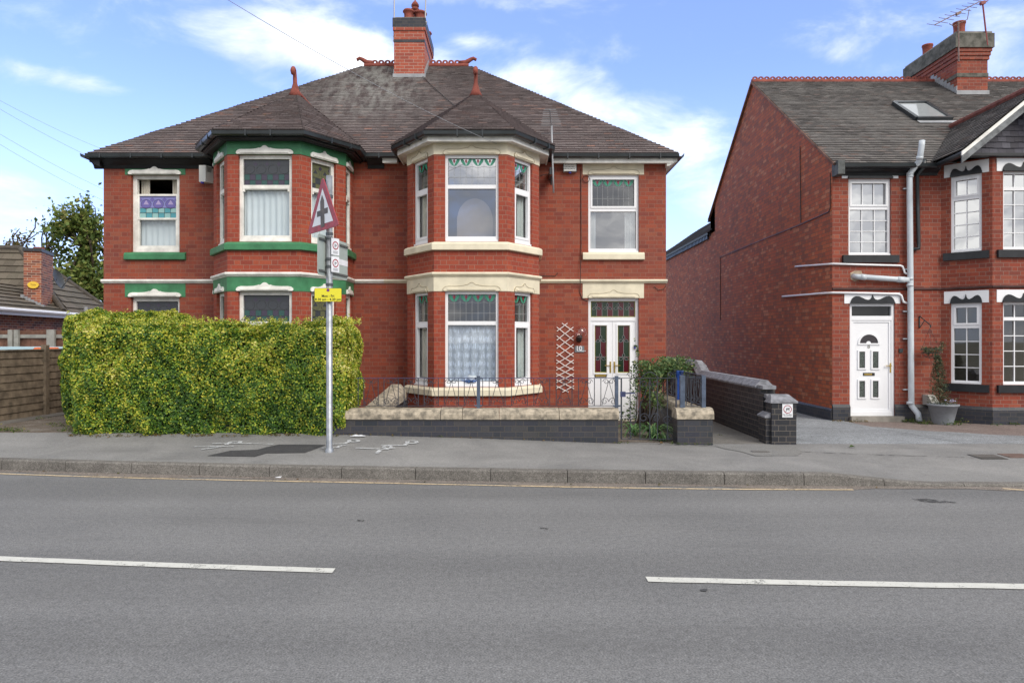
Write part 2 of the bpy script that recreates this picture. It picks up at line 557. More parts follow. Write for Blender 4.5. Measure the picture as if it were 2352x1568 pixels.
class MB:
    def __init__(s):
        s.v = []
        s.f = []
        s.m = []
        s.r = []
        s.uvo = {}

    def add(s, pts, faces, m=0, r=None):
        b = len(s.v)
        s.v.extend([Vector(p) for p in pts])
        for f in faces:
            s.f.append([b + i for i in f])
            s.m.append(m)
            s.r.append(random.random() if r is None else r)

    def quad(s, a, b, c, d, m=0, r=None):
        s.add([a, b, c, d], [(0, 1, 2, 3)], m, r)

    def poly(s, pts, m=0, r=None):
        s.add(pts, [tuple(range(len(pts)))], m, r)

    def box(s, x0, x1, y0, y1, z0, z1, m=0):
        p = [(x0, y0, z0), (x1, y0, z0), (x1, y1, z0), (x0, y1, z0), (x0, y0, z1), (x1, y0, z1), (x1, y1, z1), (x0, y1, z1)]
        s.add(p, [(0, 3, 2, 1), (4, 5, 6, 7), (0, 1, 5, 4), (1, 2, 6, 5), (2, 3, 7, 6), (3, 0, 4, 7)], m)

    def fbox(s, F, x0, x1, z0, z1, d0, d1, m=0):
        """d0 < d1 (outer)"""
        p = [F(x0, z0, d1), F(x1, z0, d1), F(x1, z0, d0), F(x0, z0, d0), F(x0, z1, d1), F(x1, z1, d1), F(x1, z1, d0), F(x0, z1, d0)]
        s.add(p, [(0, 3, 2, 1), (4, 5, 6, 7), (0, 1, 5, 4), (1, 2, 6, 5), (2, 3, 7, 6), (3, 0, 4, 7)], m)

    def ebox(s, a, b, w, h, m=0, up=(0, 0, 1)):
        """box bar from a to b with section w x h"""
        a = Vector(a)
        b = Vector(b)
        t = (b - a).normalized()
        up = Vector(up)
        if abs(t.dot(up)) > .99:
            up = Vector((0, 1, 0))
        sx = t.cross(up).normalized()
        uy = sx.cross(t).normalized()
        pts = []
        for q in (a, b):
            for (i, j) in ((-1, -1), (1, -1), (1, 1), (-1, 1)):
                pts.append(q + sx * (i * w / 2) + uy * (j * h / 2))
        s.add(pts, [(3, 2, 1, 0), (4, 5, 6, 7), (0, 1, 5, 4), (1, 2, 6, 5), (2, 3, 7, 6), (3, 0, 4, 7)], m)

    def tube(s, pts, rad, n=8, m=0, cap=True):
        pts = [Vector(p) for p in pts]
        if not isinstance(rad, (list, tuple)):
            rad = [rad] * len(pts)
        base = len(s.v)
        prev = None
        for i, p in enumerate(pts):
            if i == 0:
                t = pts[1] - pts[0]
            elif i == len(pts) - 1:
                t = pts[-1] - pts[-2]
            else:
                t = (pts[i + 1] - pts[i]).normalized() + (pts[i] - pts[i - 1]).normalized()
            t.normalize()
            if prev is None:
                a = Vector((0, 0, 1)) if abs(t.z) < .9 else Vector((1, 0, 0))
                sx = t.cross(a).normalized()
            else:
                sx = (prev - t * prev.dot(t)).normalized()
            prev = sx
            uy = t.cross(sx)
            for k in range(n):
                an = 2 * pi * k / n
                s.v.append(p + (sx * cos(an) + uy * sin(an)) * rad[i])
        for i in range(len(pts) - 1):
            for k in range(n):
                a = base + i * n + k
                b = base + i * n + (k + 1) % n
                s.f.append([a, b, b + n, a + n])
                s.m.append(m)
                s.r.append(random.random())
        if cap:
            s.f.append([base + k for k in range(n)][::-1])
            s.f.append([base + (len(pts) - 1) * n + k for k in range(n)])
            s.m += [m, m]
            s.r += [.5, .5]

    def lathe(s, c, prof, n=20, m=0):
        """prof list of (radius, z)"""
        c = Vector(c)
        base = len(s.v)
        for (r, z) in prof:
            for k in range(n):
                an = 2 * pi * k / n
                s.v.append(c + Vector((r * cos(an), r * sin(an), z)))
        for i in range(len(prof) - 1):
            for k in range(n):
                a = base + i * n + k
                b = base + i * n + (k + 1) % n
                s.f.append([a, b, b + n, a + n])
                s.m.append(m)
                s.r.append(.5)

    def sweep(s, prof, line, m=0, caps=True, closed=True):
        """profile (d outward, z) swept along a 2D polyline (outward = right-hand side normal (dy,-dx))"""
        nrm = []
        for i in range(len(line) - 1):
            d = Vector((line[i + 1][0] - line[i][0], line[i + 1][1] - line[i][1])).normalized()
            nrm.append(Vector((d.y, -d.x)))
        mit = []
        for i in range(len(line)):
            if i == 0:
                mit.append(nrm[0])
            elif i == len(line) - 1:
                mit.append(nrm[-1])
            else:
                a, b = nrm[i - 1], nrm[i]
                mit.append((a + b) / (1 + a.dot(b)))
        base = len(s.v)
        k = len(prof)
        for i, p in enumerate(line):
            for (d, z) in prof:
                s.v.append(Vector((p[0] + mit[i].x * d, p[1] + mit[i].y * d, z)))
        rr = range(k) if closed else range(k - 1)
        for i in range(len(line) - 1):
            for j in rr:
                a = base + i * k + j
                b = base + i * k + (j + 1) % k
                s.f.append([a, b, b + k, a + k])
                s.m.append(m)
                s.r.append(.5)
        if caps:
            s.f.append([base + j for j in range(k)][::-1])
            s.f.append([base + (len(line) - 1) * k + j for j in range(k)])
            s.m += [m, m]
            s.r += [.5, .5]

    def extrude(s, F, pts, d0, d1, m=0):
        """polygon in frame coords (x,z) extruded between d0 and d1"""
        n = len(pts)
        v = [F(x, z, d1) for x, z in pts] + [F(x, z, d0) for x, z in pts]
        s.add(v, [tuple(range(n)), tuple(range(2 * n - 1, n - 1, -1))] + [(i, n + i, n + (i + 1) % n, (i + 1) % n) for i in range(n)], m)

    def wall(s, F, x0, x1, z0, z1, holes=(), reveal=.14, m=0, mr=None):
        xs = sorted(set([x0, x1] + [h[0] for h in holes] + [h[1] for h in holes]))
        zs = sorted(set([z0, z1] + [h[2] for h in holes] + [h[3] for h in holes]))
        for i in range(len(xs) - 1):
            for j in range(len(zs) - 1):
                cx, cz = (xs[i] + xs[i + 1]) / 2, (zs[j] + zs[j + 1]) / 2
                if any(h[0] < cx < h[1] and h[2] < cz < h[3] for h in holes):
                    continue
                s.quad(F(xs[i], zs[j]), F(xs[i + 1], zs[j]), F(xs[i + 1], zs[j + 1]), F(xs[i], zs[j + 1]), m)
        for (a, b, c, d) in holes:
            s.quad(F(a, c), F(a, d), F(a, d, -reveal), F(a, c, -reveal), m)
            s.quad(F(b, c), F(b, c, -reveal), F(b, d, -reveal), F(b, d), m)
            s.quad(F(a, d), F(b, d), F(b, d, -reveal), F(a, d, -reveal), m)
            s.quad(F(a, c), F(a, c, -reveal), F(b, c, -reveal), F(b, c), m)

    def build(s, name, mats, parent=None, loc=None, smooth=False, uv=True):
        if not isinstance(mats, (list, tuple)):
            mats = [mats]
        root = parent
        while root is not None and root.parent is not None:
            root = root.parent
        off = Vector(root.location) if root is not None else Vector(loc if loc is not None else (0, 0, 0))
        me = bpy.data.meshes.new(name)
        me.from_pydata([tuple(p - off) for p in s.v], [], s.f)
        for mm in mats:
            me.materials.append(mm)
        me.polygons.foreach_set('material_index', s.m)
        if smooth:
            me.polygons.foreach_set('use_smooth', [True] * len(s.f))
        at = me.attributes.new('rnd', 'FLOAT', 'FACE')
        at.data.foreach_set('value', s.r)
        if uv:
            ul = me.uv_layers.new(name='UVMap')
            me.calc_loop_triangles()
            data = np.zeros(len(me.loops) * 2)
            for pl in me.polygons:
                n = pl.normal
                if abs(n.z) > .95:
                    tu, tv = Vector((1, 0, 0)), Vector((0, 1, 0))
                else:
                    tu = Vector((-n.y, n.x, 0)).normalized()
                    tv = n.cross(tu)
                for li, vi in zip(pl.loop_indices, pl.vertices):
                    p = s.v[vi]
                    data[2 * li] = p.dot(tu)
                    data[2 * li + 1] = p.dot(tv) if abs(n.z) > .05 else p.z
            ul.data.foreach_set('uv', data)
        me.update()
        o = bpy.data.objects.new(name, me)
        col.objects.link(o)
        if parent is not None:
            o.parent = parent
        else:
            o.location = off
        return o


def tag(o, label=None, cat=None, group=None, kind=None):
    if label:
        o['label'] = label
    if cat:
        o['category'] = cat
    if group:
        o['group'] = group
    if kind:
        o['kind'] = kind
    return o


def empty(name, loc, label, cat, group=None):
    o = bpy.data.objects.new(name, None)
    o.empty_display_size = .2
    col.objects.link(o)
    o.location = loc
    return tag(o, label, cat, group)


def copy_tree(o, parent=None):
    c = o.copy()
    col.objects.link(c)
    c.parent = parent
    for ch in list(o.children):
        copy_tree(ch, c)
    return c


def text_mesh(mb, F, txt, cx, cz, size, d, m=0, width=None):
    """writes lettering into mb, centred on frame coords (cx, cz)"""
    cu = bpy.data.curves.new('txt', 'FONT')
    cu.body = txt
    cu.size = size
    cu.resolution_u = 3
    cu.fill_mode = 'FRONT'
    cu.offset = size * .018
    ob = bpy.data.objects.new('txt', cu)
    col.objects.link(ob)
    dg = bpy.context.evaluated_depsgraph_get()
    me = bpy.data.meshes.new_from_object(ob.evaluated_get(dg))
    bpy.data.objects.remove(ob)
    xs = [v.co.x for v in me.vertices]
    ys = [v.co.y for v in me.vertices]
    mx, my = (min(xs) + max(xs)) / 2, (min(ys) + max(ys)) / 2
    k = 1.0 if width is None else width / (max(xs) - min(xs))
    mb.add([F(cx + (v.co.x - mx) * k, cz + (v.co.y - my), d) for v in me.vertices], [tuple(p.vertices) for p in me.polygons], m)
    bpy.data.meshes.remove(me)


# polygon clipping for tiled roofs
def clip(poly, ax, val, keep_gt):
    out = []
    n = len(poly)
    for i in range(n):
        a, b = poly[i], poly[(i + 1) % n]
        ia = (a[ax] >= val) if keep_gt else (a[ax] <= val)
        ib = (b[ax] >= val) if keep_gt else (b[ax] <= val)
        if ia:
            out.append(a)
        if ia != ib:
            t = (val - a[ax]) / (b[ax] - a[ax])
            out.append((a[0] + (b[0] - a[0]) * t, a[1] + (b[1] - a[1]) * t))
    return out


def tiled(mb, pts, gauge=.10, tw=.17, step=.016, m=0, jit=.006, per_tile=True, sag=0.0):
    """lay overlapping tile courses over a convex roof polygon"""
    pts = [Vector(p) for p in pts]
    n = Vector((0, 0, 0))
    for i in range(len(pts)):
        n += pts[i].cross(pts[(i + 1) % len(pts)])
    n.normalize()
    if n.z < 0:
        n = -n
    tu = Vector((-n.y, n.x, 0)).normalized()
    tv = n.cross(tu)
    if tv.z < 0:
        tv = -tv
        tu = -tu
    O = min(pts, key=lambda p: p.z)
    P2 = [((p - O).dot(tu), (p - O).dot(tv)) for p in pts]
    u0, u1 = min(p[0] for p in P2), max(p[0] for p in P2)
    v1 = max(p[1] for p in P2)
    # solid underlay
    mb.poly([p - n * .004 for p in pts], m, .3)
    rows = int(v1 / gauge) + 1
    for r in range(rows):
        a, b = r * gauge, (r + 1) * gauge
        row = clip(clip(P2, 1, a, True), 1, b, False)
        if len(row) < 3:
            continue
        ru0, ru1 = min(p[0] for p in row), max(p[0] for p in row)
        if per_tile:
            k0 = math.floor((ru0 - (r % 2) * tw / 2 - u0) / tw)
            k1 = math.ceil((ru1 - (r % 2) * tw / 2 - u0) / tw)
            segs = [(u0 + (r % 2) * tw / 2 + k * tw, u0 + (r % 2) * tw / 2 + (k + 1) * tw) for k in range(k0, k1)]
        else:
            segs = [(ru0 - 1, ru1 + 1)]
        wav = .004 * sin(r * .7)
        for (sa, sb) in segs:
            t = clip(clip(row, 0, sa + .002, True), 0, sb - .002, False)
            if len(t) < 3:
                continue
            j = random.uniform(0, jit)
            dip = random.uniform(-.006, .006)
            rr = random.random()

            def lift(q):
                h = (step + j) * (1 - (q[1] - a) / gauge) + .003
                return O + tu * q[0] + tv * (q[1] + (dip if q[1] < a + .01 and r > 0 else 0)) + n * (h + wav)
            top = [lift(q) for q in t]
            mb.poly(top, m, rr)
            low = [q for q in t if q[1] < a + 1e-4]
            if len(low) >= 2:
                lo = sorted(low)
                p, q = lift(lo[0]), lift(lo[-1])
                mb.quad(p, q, q - n * (step + j + .004), p - n * (step + j + .004), m, rr * .2)
    return n


# ---------------------------------------------------------------- setting: ground, road, pavement
def kerbY(X):
    def q(x):
        return 8.17 - .078 * x + .005 * x * x
    if X < -8:
        return q(-8) + (X + 8) * (-.078 - .08)
    if X > 8:
        return q(8)
    return q(X)


def lerpt(tab, x):
    if x <= tab[0][0]:
        return tab[0][1]
    for (a, va), (b, vb) in zip(tab, tab[1:]):
        if x <= b:
            return va + (vb - va) * (x - a) / (b - a)
    return tab[-1][1]


def zback(X):
    return lerpt([(-7, .30), (-2.4, .300), (-.5, .242), (1.6, .157), (3, .131), (60, .12)], X)


def kerbz(X):
    return lerpt([(3.72, .14), (4.75, .035), (60, .03)], X)


YB = 10.32


def pavez(X, Y):
    k = kerbY(X) + .13
    t = max(0, min(1, (Y - k) / (YB - k)))
    return kerbz(X) + (zback(X) - kerbz(X)) * t + .001


def on_pave(u, y, up=0.0):
    z = .18
    for _ in range(12):
        Y = (CAMZ - z) * 1568 / (y - 780)
        z = pavez(XatY(u, Y), Y) + up
    return Vector((XatY(u, Y), Y, z))


g = MB()
g.quad((-600, -300, -.12), (600, -300, -.12), (600, 900, -.12), (-600, 900, -.12))
tag(g.build('ground', GRASSG), kind='structure')
xs = [-90, -60, -40, -30, -20, -15] + [-12 + .5 * i for i in range(49)] + [15, 20, 30, 40, 60, 90]
rd = MB()
for a, b in zip(xs, xs[1:]):
    rd.quad((a, kerbY(a) - 6.9, 0), (b, kerbY(b) - 6.9, 0), (b, kerbY(b) + .02, 0), (a, kerbY(a) + .02, 0))
tag(rd.build('road', ROAD), kind='structure')
# gritty channel beside the kerb
ch = MB()
xf = [-20 + .35 * i for i in range(115)]
for i, (a, b) in enumerate(zip(xf, xf[1:])):
    wa = .17 + .05 * sin(a * 2.3) + .03 * sin(a * 7.1)
    wb = .17 + .05 * sin(b * 2.3) + .03 * sin(b * 7.1)
    ch.quad((a, kerbY(a) - wa, .004), (b, kerbY(b) - wb, .004), (b, kerbY(b) + .01, .004), (a, kerbY(a) + .01, .004))
tag(ch.build('road_channel', GUTM), kind='structure')
# kerb stones
kb = MB()
joints = []
x = -21.3
while x < 22:
    L = .915
    joints.append((x + .004, x + L - .004))
    x += L
for (a, b) in joints:
    n = 3
    for i in range(n):
        p, q = a + (b - a) * i / n, a + (b - a) * (i + 1) / n
        zp, zq = kerbz(p), kerbz(q)
        yp, yq = kerbY(p), kerbY(q)
        kb.quad((p, yp - .012, -.03), (q, yq - .012, -.03), (q, yq, zq - .018), (p, yp, zp - .018))
        kb.quad((p, yp, zp - .018), (q, yq, zq - .018), (q, yq + .018, zq), (p, yp + .018, zp))
        kb.quad((p, yp + .018, zp), (q, yq + .018, zq), (q, yq + .13, zq), (p, yp + .13, zp))
    for p in (a, b):
        kb.poly([(p, kerbY(p) - .012, -.03), (p, kerbY(p), kerbz(p) - .018), (p, kerbY(p) + .018, kerbz(p)), (p, kerbY(p) + .13, kerbz(p)), (p, kerbY(p) + .13, -.03)])
tag(kb.build('kerb', KERBM), kind='structure')
pv = MB()
xs2 = [-90, -60, -40, -30, -22] + [-20 + .25 * i for i in range(161)] + [25, 40, 60, 90]
for a, b in zip(xs2, xs2[1:]):
    N = 6
    for j in range(N):
        def pt(X, t):
            Y = kerbY(X) + .128 + (YB - kerbY(X) - .128) * t
            return (X, Y, pavez(X, Y) - .003)
        pv.quad(pt(a, j / N), pt(b, j / N), pt(b, (j + 1) / N), pt(a, (j + 1) / N))
tag(pv.build('pavement', PAVE, smooth=True), kind='structure')


def gsheet(name, m, x0, x1, y0, y1, zf, nx=12, ny=8):
    s_ = MB()
    for i in range(nx):
        for j in range(ny):
            q = []
            for (di, dj) in ((0, 0), (1, 0), (1, 1), (0, 1)):
                X = x0 + (x1 - x0) * (i + di) / nx
                Y = y0 + (y1 - y0) * (j + dj) / ny
                q.append((X, Y, zf(X, Y)))
            s_.quad(*q)
    return tag(s_.build(name, m, smooth=True), kind='structure')


def zland(X, Y):
    t = max(0, min(1, (Y - YB) / 3.6))
    base = lerpt([(-9, .28), (-4, .16), (3, .05), (6, 0.0), (60, -.02)], X)
    return zback(X) + (base - zback(X)) * t - .004


gsheet('side_yard', CONCP, -60, -8.5, YB, 60, lambda X, Y: zland(X, Y) - .002, 20, 8)
gsheet('front_garden', SOIL, -8.5, 3.0, YB, 14.2, zland)
gsheet('alley', CONCP, 3.0, 4.05, YB, 40, lambda X, Y: zback(X) - .006 * min(1, Y - YB) - .001, 2, 6)
gsheet('gravel_drive', GRAV, 4.05, 6.9, YB, 40, zland, 6, 12)
gsheet('forecourt', BLOCKM, 6.9, 40, YB, 14.6, zland, 120, 24)
# tarmac running over the forecourt corner
fc = MB()
tri = [(6.9, 2.9), (7.6, 1.95), (8.4, 1.25), (9.3, .55), (9.9, 0)]
xa_l = [6.88 + .1 * i for i in range(31)]
for a, b in zip(xa_l, xa_l[1:]):
    ha, hb_ = lerpt(tri, a) + .06 * sin(a * 9), lerpt(tri, b) + .06 * sin(b * 9)
    for j in range(6):
        q = [(a, YB + ha * j / 6), (b, YB + hb_ * j / 6), (b, YB + hb_ * (j + 1) / 6), (a, YB + ha * (j + 1) / 6)]
        fc.quad(*[(x_, y_, zland(x_, y_) + .003) for x_, y_ in q])
tag(fc.build('drive_apron', GRAV), kind='structure')


# painted lines
def line_strip(name, m, x0, x1, off, w, z=.006, n=30, jag=0.0, offf=None):
    s_ = MB()
    prev = None
    for i in range(n + 1):
        X = x0 + (x1 - x0) * i / n
        oo = off if offf is None else offf(X)
        a = kerbY(X) + oo - w / 2 + random.uniform(-jag, jag)
        b = kerbY(X) + oo + w / 2 + random.uniform(-jag, jag)
        if prev:
            s_.quad((prev[0], prev[1], z), (X, a, z), (X, b, z), (prev[0], prev[2], z))
        prev = (X, a, b)
    return tag(s_.build(name, m), kind='structure')


for (a, b) in ((-13.0, -7.6), (-5.3, -1.31), (.955, 4.95), (7.2, 11.2)):
    line_strip('centre_line', LINEW, a, b, -3.262, .10, n=24, jag=.004)
line_strip('edge_line', LINEY, -22, XatY(1957, 7.75), -.25, .052, n=120, jag=.006, offf=lambda X: -.235 - .02 * sin(X))
line_strip('edge_line', LINEY, 5.6, 20, -.25, .06, n=60, jag=.006, offf=lambda X: -.10 - .22 * min(1, (X - 5.6) / .5))
# dark reinstatement patch in the pavement
pt_ = MB()
poly = [(475, 1047), (505, 1040), (520, 1036), (588, 1033), (640, 1020), (742, 1019), (748, 1021), (700, 1040), (612, 1041), (585, 1048)]
poly = [(475, 1046), (530, 1034), (588, 1033), (612, 1026), (640, 1020), (700, 1020), (748, 1021), (722, 1031), (700, 1039), (612, 1040), (585, 1048)]
pp = [on_pave(u, y, .003) for u, y in poly]
cc = on_pave(620, 1031, .003)
for i in range(len(pp)):
    pt_.poly([cc, pp[i], pp[(i + 1) % len(pp)]])
tag(pt_.build('pavement_patch', PATCH), kind='structure')


# white spray marks left by utilities
def spray(strokes):
    s_ = MB()
    for st in strokes:
        w = .028
        pts = [on_pave(u, y, .006) for u, y in st]
        for a, b in zip(pts, pts[1:]):
            d = (b - a)
            d.z = 0
            d.normalize()
            nn = Vector((-d.y, d.x, 0)) * w
            ee = d * w * .6
            s_.quad(a - nn - ee, b - nn + ee, b + nn + ee, a + nn - ee)
    return s_


def loop(cx, cy, rx, ry, n=12, t0=0, t1=2 * pi):
    return [(cx + rx * cos(t0 + (t1 - t0) * i / n), cy + ry * sin(t0 + (t1 - t0) * i / n)) for i in range(n + 1)]


sp = spray([[(449, 1025), (535, 1024)], [(465, 1031), (488, 1028), (505, 1026)], [(520, 1020), (530, 1014), (552, 1013), (550, 1016), (535, 1017)],
            [(490, 1018), (545, 1017)], [(548, 1017), (625, 1019)],
            [(752, 1019), (795, 1018)], loop(812, 1011.5, 11, 2.6), [(792, 1017), (804, 1013)],
            [(742, 1028), (775, 1027), (782, 1023), (795, 1021)],
            [(820, 1028), (890, 1031)], loop(890, 1026, 9, 2.6), [(885, 1030), (905, 1028)], [(865, 1040), (873, 1033)],
            [(878, 1021.5), (932, 1022)], loop(946, 1014.5, 11, 3), [(930, 1021), (938, 1016)]])
tag(sp.build('utility_spray_marks', SPRAY), kind='structure')

# ================================================================= windows
def bars(mb, F, x0, x1, z0, z1, w, d0, d1, m=0, wb=None, wt=None):
    wb = wb or w
    wt = wt or w
    mb.fbox(F, x0, x0 + w, z0, z1, d0, d1, m)
    mb.fbox(F, x1 - w, x1, z0, z1, d0, d1, m)
    mb.fbox(F, x0 + w, x1 - w, z0, z0 + wb, d0, d1, m)
    mb.fbox(F, x0 + w, x1 - w, z1 - wt, z1, d0, d1, m)


def tulips(win, F, x0, x1, z0, z1, d, n, lead=M_LEADC):
    """green leaves and red buds along the top, a grid of lead below"""
    s = MB()
    w = (x1 - x0) / n
    H = min(w * .62, (z1 - z0) * .42)
    for i in range(n):
        c = x0 + w * (i + .5)
        for sg in (-1, 1):
            leaf = [(c, z1 - H), (c + sg * w * .20, z1 - H * .86), (c + sg * w * .40, z1 - H * .45), (c + sg * w * .5, z1 - .002),
                    (c + sg * w * .26, z1 - .002), (c + sg * w * .13, z1 - H * .40)]
            if sg < 0:
                leaf = leaf[::-1]
            s.poly([F(a, b, d) for a, b in leaf], 0)
        s.poly([F(a, b, d + .001) for a, b in [(c, z1 - H * .62), (c + w * .10, z1 - H * .32), (c, z1 - .002), (c - w * .10, z1 - H * .32)]], 1)
        # scallop of lead under the leaves
        pr = None
        for k in range(7):
            t = k / 6
            q = (x0 + w * (i + t), z1 - H * 1.03 - H * .16 * sin(pi * t) * 1.0)
            if pr:
                s.ebox(F(pr[0], pr[1], d), F(q[0], q[1], d), .006, .004, 2)
            pr = q
    for k in range(1, 2 * n):
        xx = x0 + w * k / 2
        s.fbox(F, xx - .003, xx + .003, z0, z1 - H * (1.0 if k % 2 else .75), d, d + .004, 2)
    zz = z0 + (z1 - z0) * .30
    s.fbox(F, x0, x1, zz - .003, zz + .003, d + .001, d + .005, 2)
    return s.build('stained_glass', [G_TULIP, G_RED, lead], win)


def deco_glass(win, F, x0, x1, z0, z1, d, n, cols, circ=True):
    """art-nouveau top light: band of coloured tiles, circles over a grid of pale tiles"""
    bandm, dia, cir, lo1, lo2, lead, grd = cols
    s = MB()
    H = z1 - z0
    zm = z0 + H * .46
    for k in range(2 * n):
        a, b = x0 + (x1 - x0) * k / (2 * n), x0 + (x1 - x0) * (k + 1) / (2 * n)
        s.quad(F(a, zm, d), F(b, zm, d), F(b, z1, d), F(a, z1, d), 0)
        s.quad(F(a, z0, d), F(b, z0, d), F(b, z0 + H * .24, d), F(a, z0 + H * .24, d), 3 if k % 2 else 4)
        s.quad(F(a, z0 + H * .24, d), F(b, z0 + H * .24, d), F(b, zm, d), F(a, zm, d), 4 if k % 2 else 3)
        s.fbox(F, b - .003, b + .003, z0, zm, d, d + .004, 5)
    w = (x1 - x0) / n
    for i in range(n):
        c = x0 + w * (i + .5)
        r = w * .42
        zc = zm + H * .18
        pts = [(c + r * cos(t * pi / 8), zc + r * .9 * sin(t * pi / 8)) for t in range(16)]
        s.poly([F(a, b, d + .001) for a, b in pts], 2)
        for q in range(16):
            a, b = pts[q], pts[(q + 1) % 16]
            s.ebox(F(a[0], a[1], d + .002), F(b[0], b[1], d + .002), .006, .004, 5)
        s.poly([F(a, b, d + .002) for a, b in [(c - r * .55, zc - r * .1), (c + r * .55, zc - r * .1), (c, zc + r * .8)]], 6)
    for i in range(n + 1):
        c = x0 + w * i
        r = w * .20
        zc = z1 - H * .16
        q = [(max(x0, c - r), zc), (c, zc - r), (min(x1, c + r), zc), (c, zc + r)]
        s.poly([F(a, b, d + .003) for a, b in q], 1)
    for zz in (z0 + H * .24, zm):
        s.fbox(F, x0, x1, zz - .003, zz + .003, d + .003, d + .006, 5)
    return s.build('stained_glass', [bandm, dia, cir, lo1, lo2, lead, grd], win)


def curtain(win, F, x0, x1, z0, z1, d, m, amp=.02, per=.09, name='curtain'):
    s = MB()
    n = max(6, int((x1 - x0) / .012))
    ph = random.uniform(0, 6)
    pr = None
    for i in range(n + 1):
        x = x0 + (x1 - x0) * i / n
        y = amp * (sin(2 * pi * x / per + ph) + .5 * sin(2 * pi * x / (per * 2.3) + 1.7 * ph))
        if pr:
            s.quad(F(pr[0], z0, d + pr[1]), F(x, z0, d + y), F(x, z1, d + y * .6), F(pr[0], z1, d + pr[1] * .6))
        pr = (x, y)
    return s.build(name, m, win, smooth=False)


def window(parent, F, x0, x1, z0, z1, zt, top='tulip', n=4, low='net', fr=M_WHITE, inner_top=False, inner_low=False, glass=M_GLASS,
           glow=None, rec=.075, sash=False, grid=None, botrail=.10, label=None, ftb=.055):
    """window with a transom at zt; frame bars butt against each other"""
    s = MB()
    a = .05 if not sash else .065
    d1, d0 = -rec, -rec - .07
    bars(s, F, x0, x1, z0, z1, a, d0, d1, 0, wb=botrail, wt=ftb)
    tw = .035
    s.fbox(F, x0 + a, x1 - a, zt - tw, zt + tw, d0, d1 - .004, 0)
    X0, X1 = x0 + a, x1 - a
    lo = (X0, X1, z0 + botrail, zt - tw)
    up = (X0, X1, zt + tw, z1 - ftb)
    s.fbox(F, x0 + .01, x1 - .01, z0, z0 + .035, d1, d1 + .035, 0)       # projecting cill
    if inner_top:
        bars(s, F, up[0], up[1], up[2], up[3], .038, d0 + .02, d1 + .012, 0)
        up = (up[0] + .038, up[1] - .038, up[2] + .038, up[3] - .038)
    if inner_low:
        bars(s, F, lo[0], lo[1], lo[2], lo[3], .045, d0 + .02, d1 + .012, 0)
        lo = (lo[0] + .045, lo[1] - .045, lo[2] + .045, lo[3] - .045)
    if sash:
        s.fbox(F, X0, X1, zt - .02, zt + .05, d1 - .004, d1 + .014, 0)
        # horns
        for xx in (X0, X1 - .03):
            s.fbox(F, xx, xx + .03, zt - .07, zt - .02, d1 - .03, d1 + .012, 0)
    if grid:
        nx, nz1, nz2 = grid
        for (q, nz) in ((lo, nz1), (up, nz2)):
            for i in range(1, nx):
                xx = q[0] + (q[1] - q[0]) * i / nx
                s.fbox(F, xx - .009, xx + .009, q[2], q[3], d0 + .025, d0 + .045, 0)
            for j in range(1, nz):
                zz = q[2] + (q[3] - q[2]) * j / nz
                s.fbox(F, q[0], q[1], zz - .008, zz + .008, d0 + .024, d0 + .046, 0)
    win = s.build('window', fr, parent)
    if label:
        win['label'] = label
    dg = d0 + .02
    for q, gm in ((lo, glow or glass), (up, glass)):
        p = MB()
        p.quad(F(q[0] - .01, q[2] - .01, dg), F(q[1] + .01, q[2] - .01, dg), F(q[1] + .01, q[3] + .01, dg), F(q[0] - .01, q[3] + .01, dg))
        p.build('pane', gm, win)
    # black rubber line round each pane
    gk = MB()
    for q in (lo, up):
        bars(gk, F, q[0] - .001, q[1] + .001, q[2] - .001, q[3] + .001, .007, dg, dg + .004)
    gk.build('pane_gasket', M_SIGNB, win)
    if top == 'tulip':
        tulips(win, F, up[0], up[1], up[2], up[3], dg + .004, n)
    elif top == 'deco_dark':
        deco_glass(win, F, up[0], up[1], up[2], up[3], dg + .004, n, [G_DGREY, G_DPURP, G_DGREY, G_DTEAL, G_DPURP, M_LEADD, G_DGREY])
    elif top == 'deco_olive':
        deco_glass(win, F, up[0], up[1], up[2], up[3], dg + .004, n, [G_OLIVE, G_DPURP, G_OLIVE, G_OLIVE, G_DGREY, M_LEADD, G_DGREY])
    if low == 'net':
        curtain(win, F, lo[0] - .03, lo[1] + .03, lo[2] - .03, lo[3] + .03, d0 - .03, M_NET, .014, .11)
    elif low == 'lace':
        curtain(win, F, lo[0] - .03, lo[1] + .03, lo[2] - .03, lo[3] + .02, d0 - .035, M_LACE, .016, .15)
    elif low == 'drape_left':
        curtain(win, F, lo[0] - .03, lo[0] + (lo[1] - lo[0]) * .60, lo[2] - .05, up[3] + .02, d0 - .04, M_CURT, .012, .10)
    elif low == 'drape_right':
        curtain(win, F, lo[0] + (lo[1] - lo[0]) * .50, lo[1] + .03, lo[2] - .05, up[3] + .02, d0 - .04, M_CURTG, .012, .10)
    elif low == 'drapes':
        curtain(win, F, lo[0] - .03, lo[0] + (lo[1] - lo[0]) * .13, lo[2] - .05, lo[3] + .02, d0 - .03, M_NET, .012, .05)
        curtain(win, F, lo[1] - (lo[1] - lo[0]) * .24, lo[1] + .03, lo[2] - .05, lo[3] + .02, d0 - .03, M_NET, .012, .05)
    elif low == 'blind':
        b = MB()
        zz = lo[2]
        while zz < lo[3]:
            b.quad(F(lo[0] - .02, zz, d0 - .06), F(lo[1] + .02, zz, d0 - .06), F(lo[1] + .02, zz + .020, d0 - .075), F(lo[0] - .02, zz + .020, d0 - .075))
            zz += .026
        b.build('blind', M_BLIND, win)
    return win, lo, up


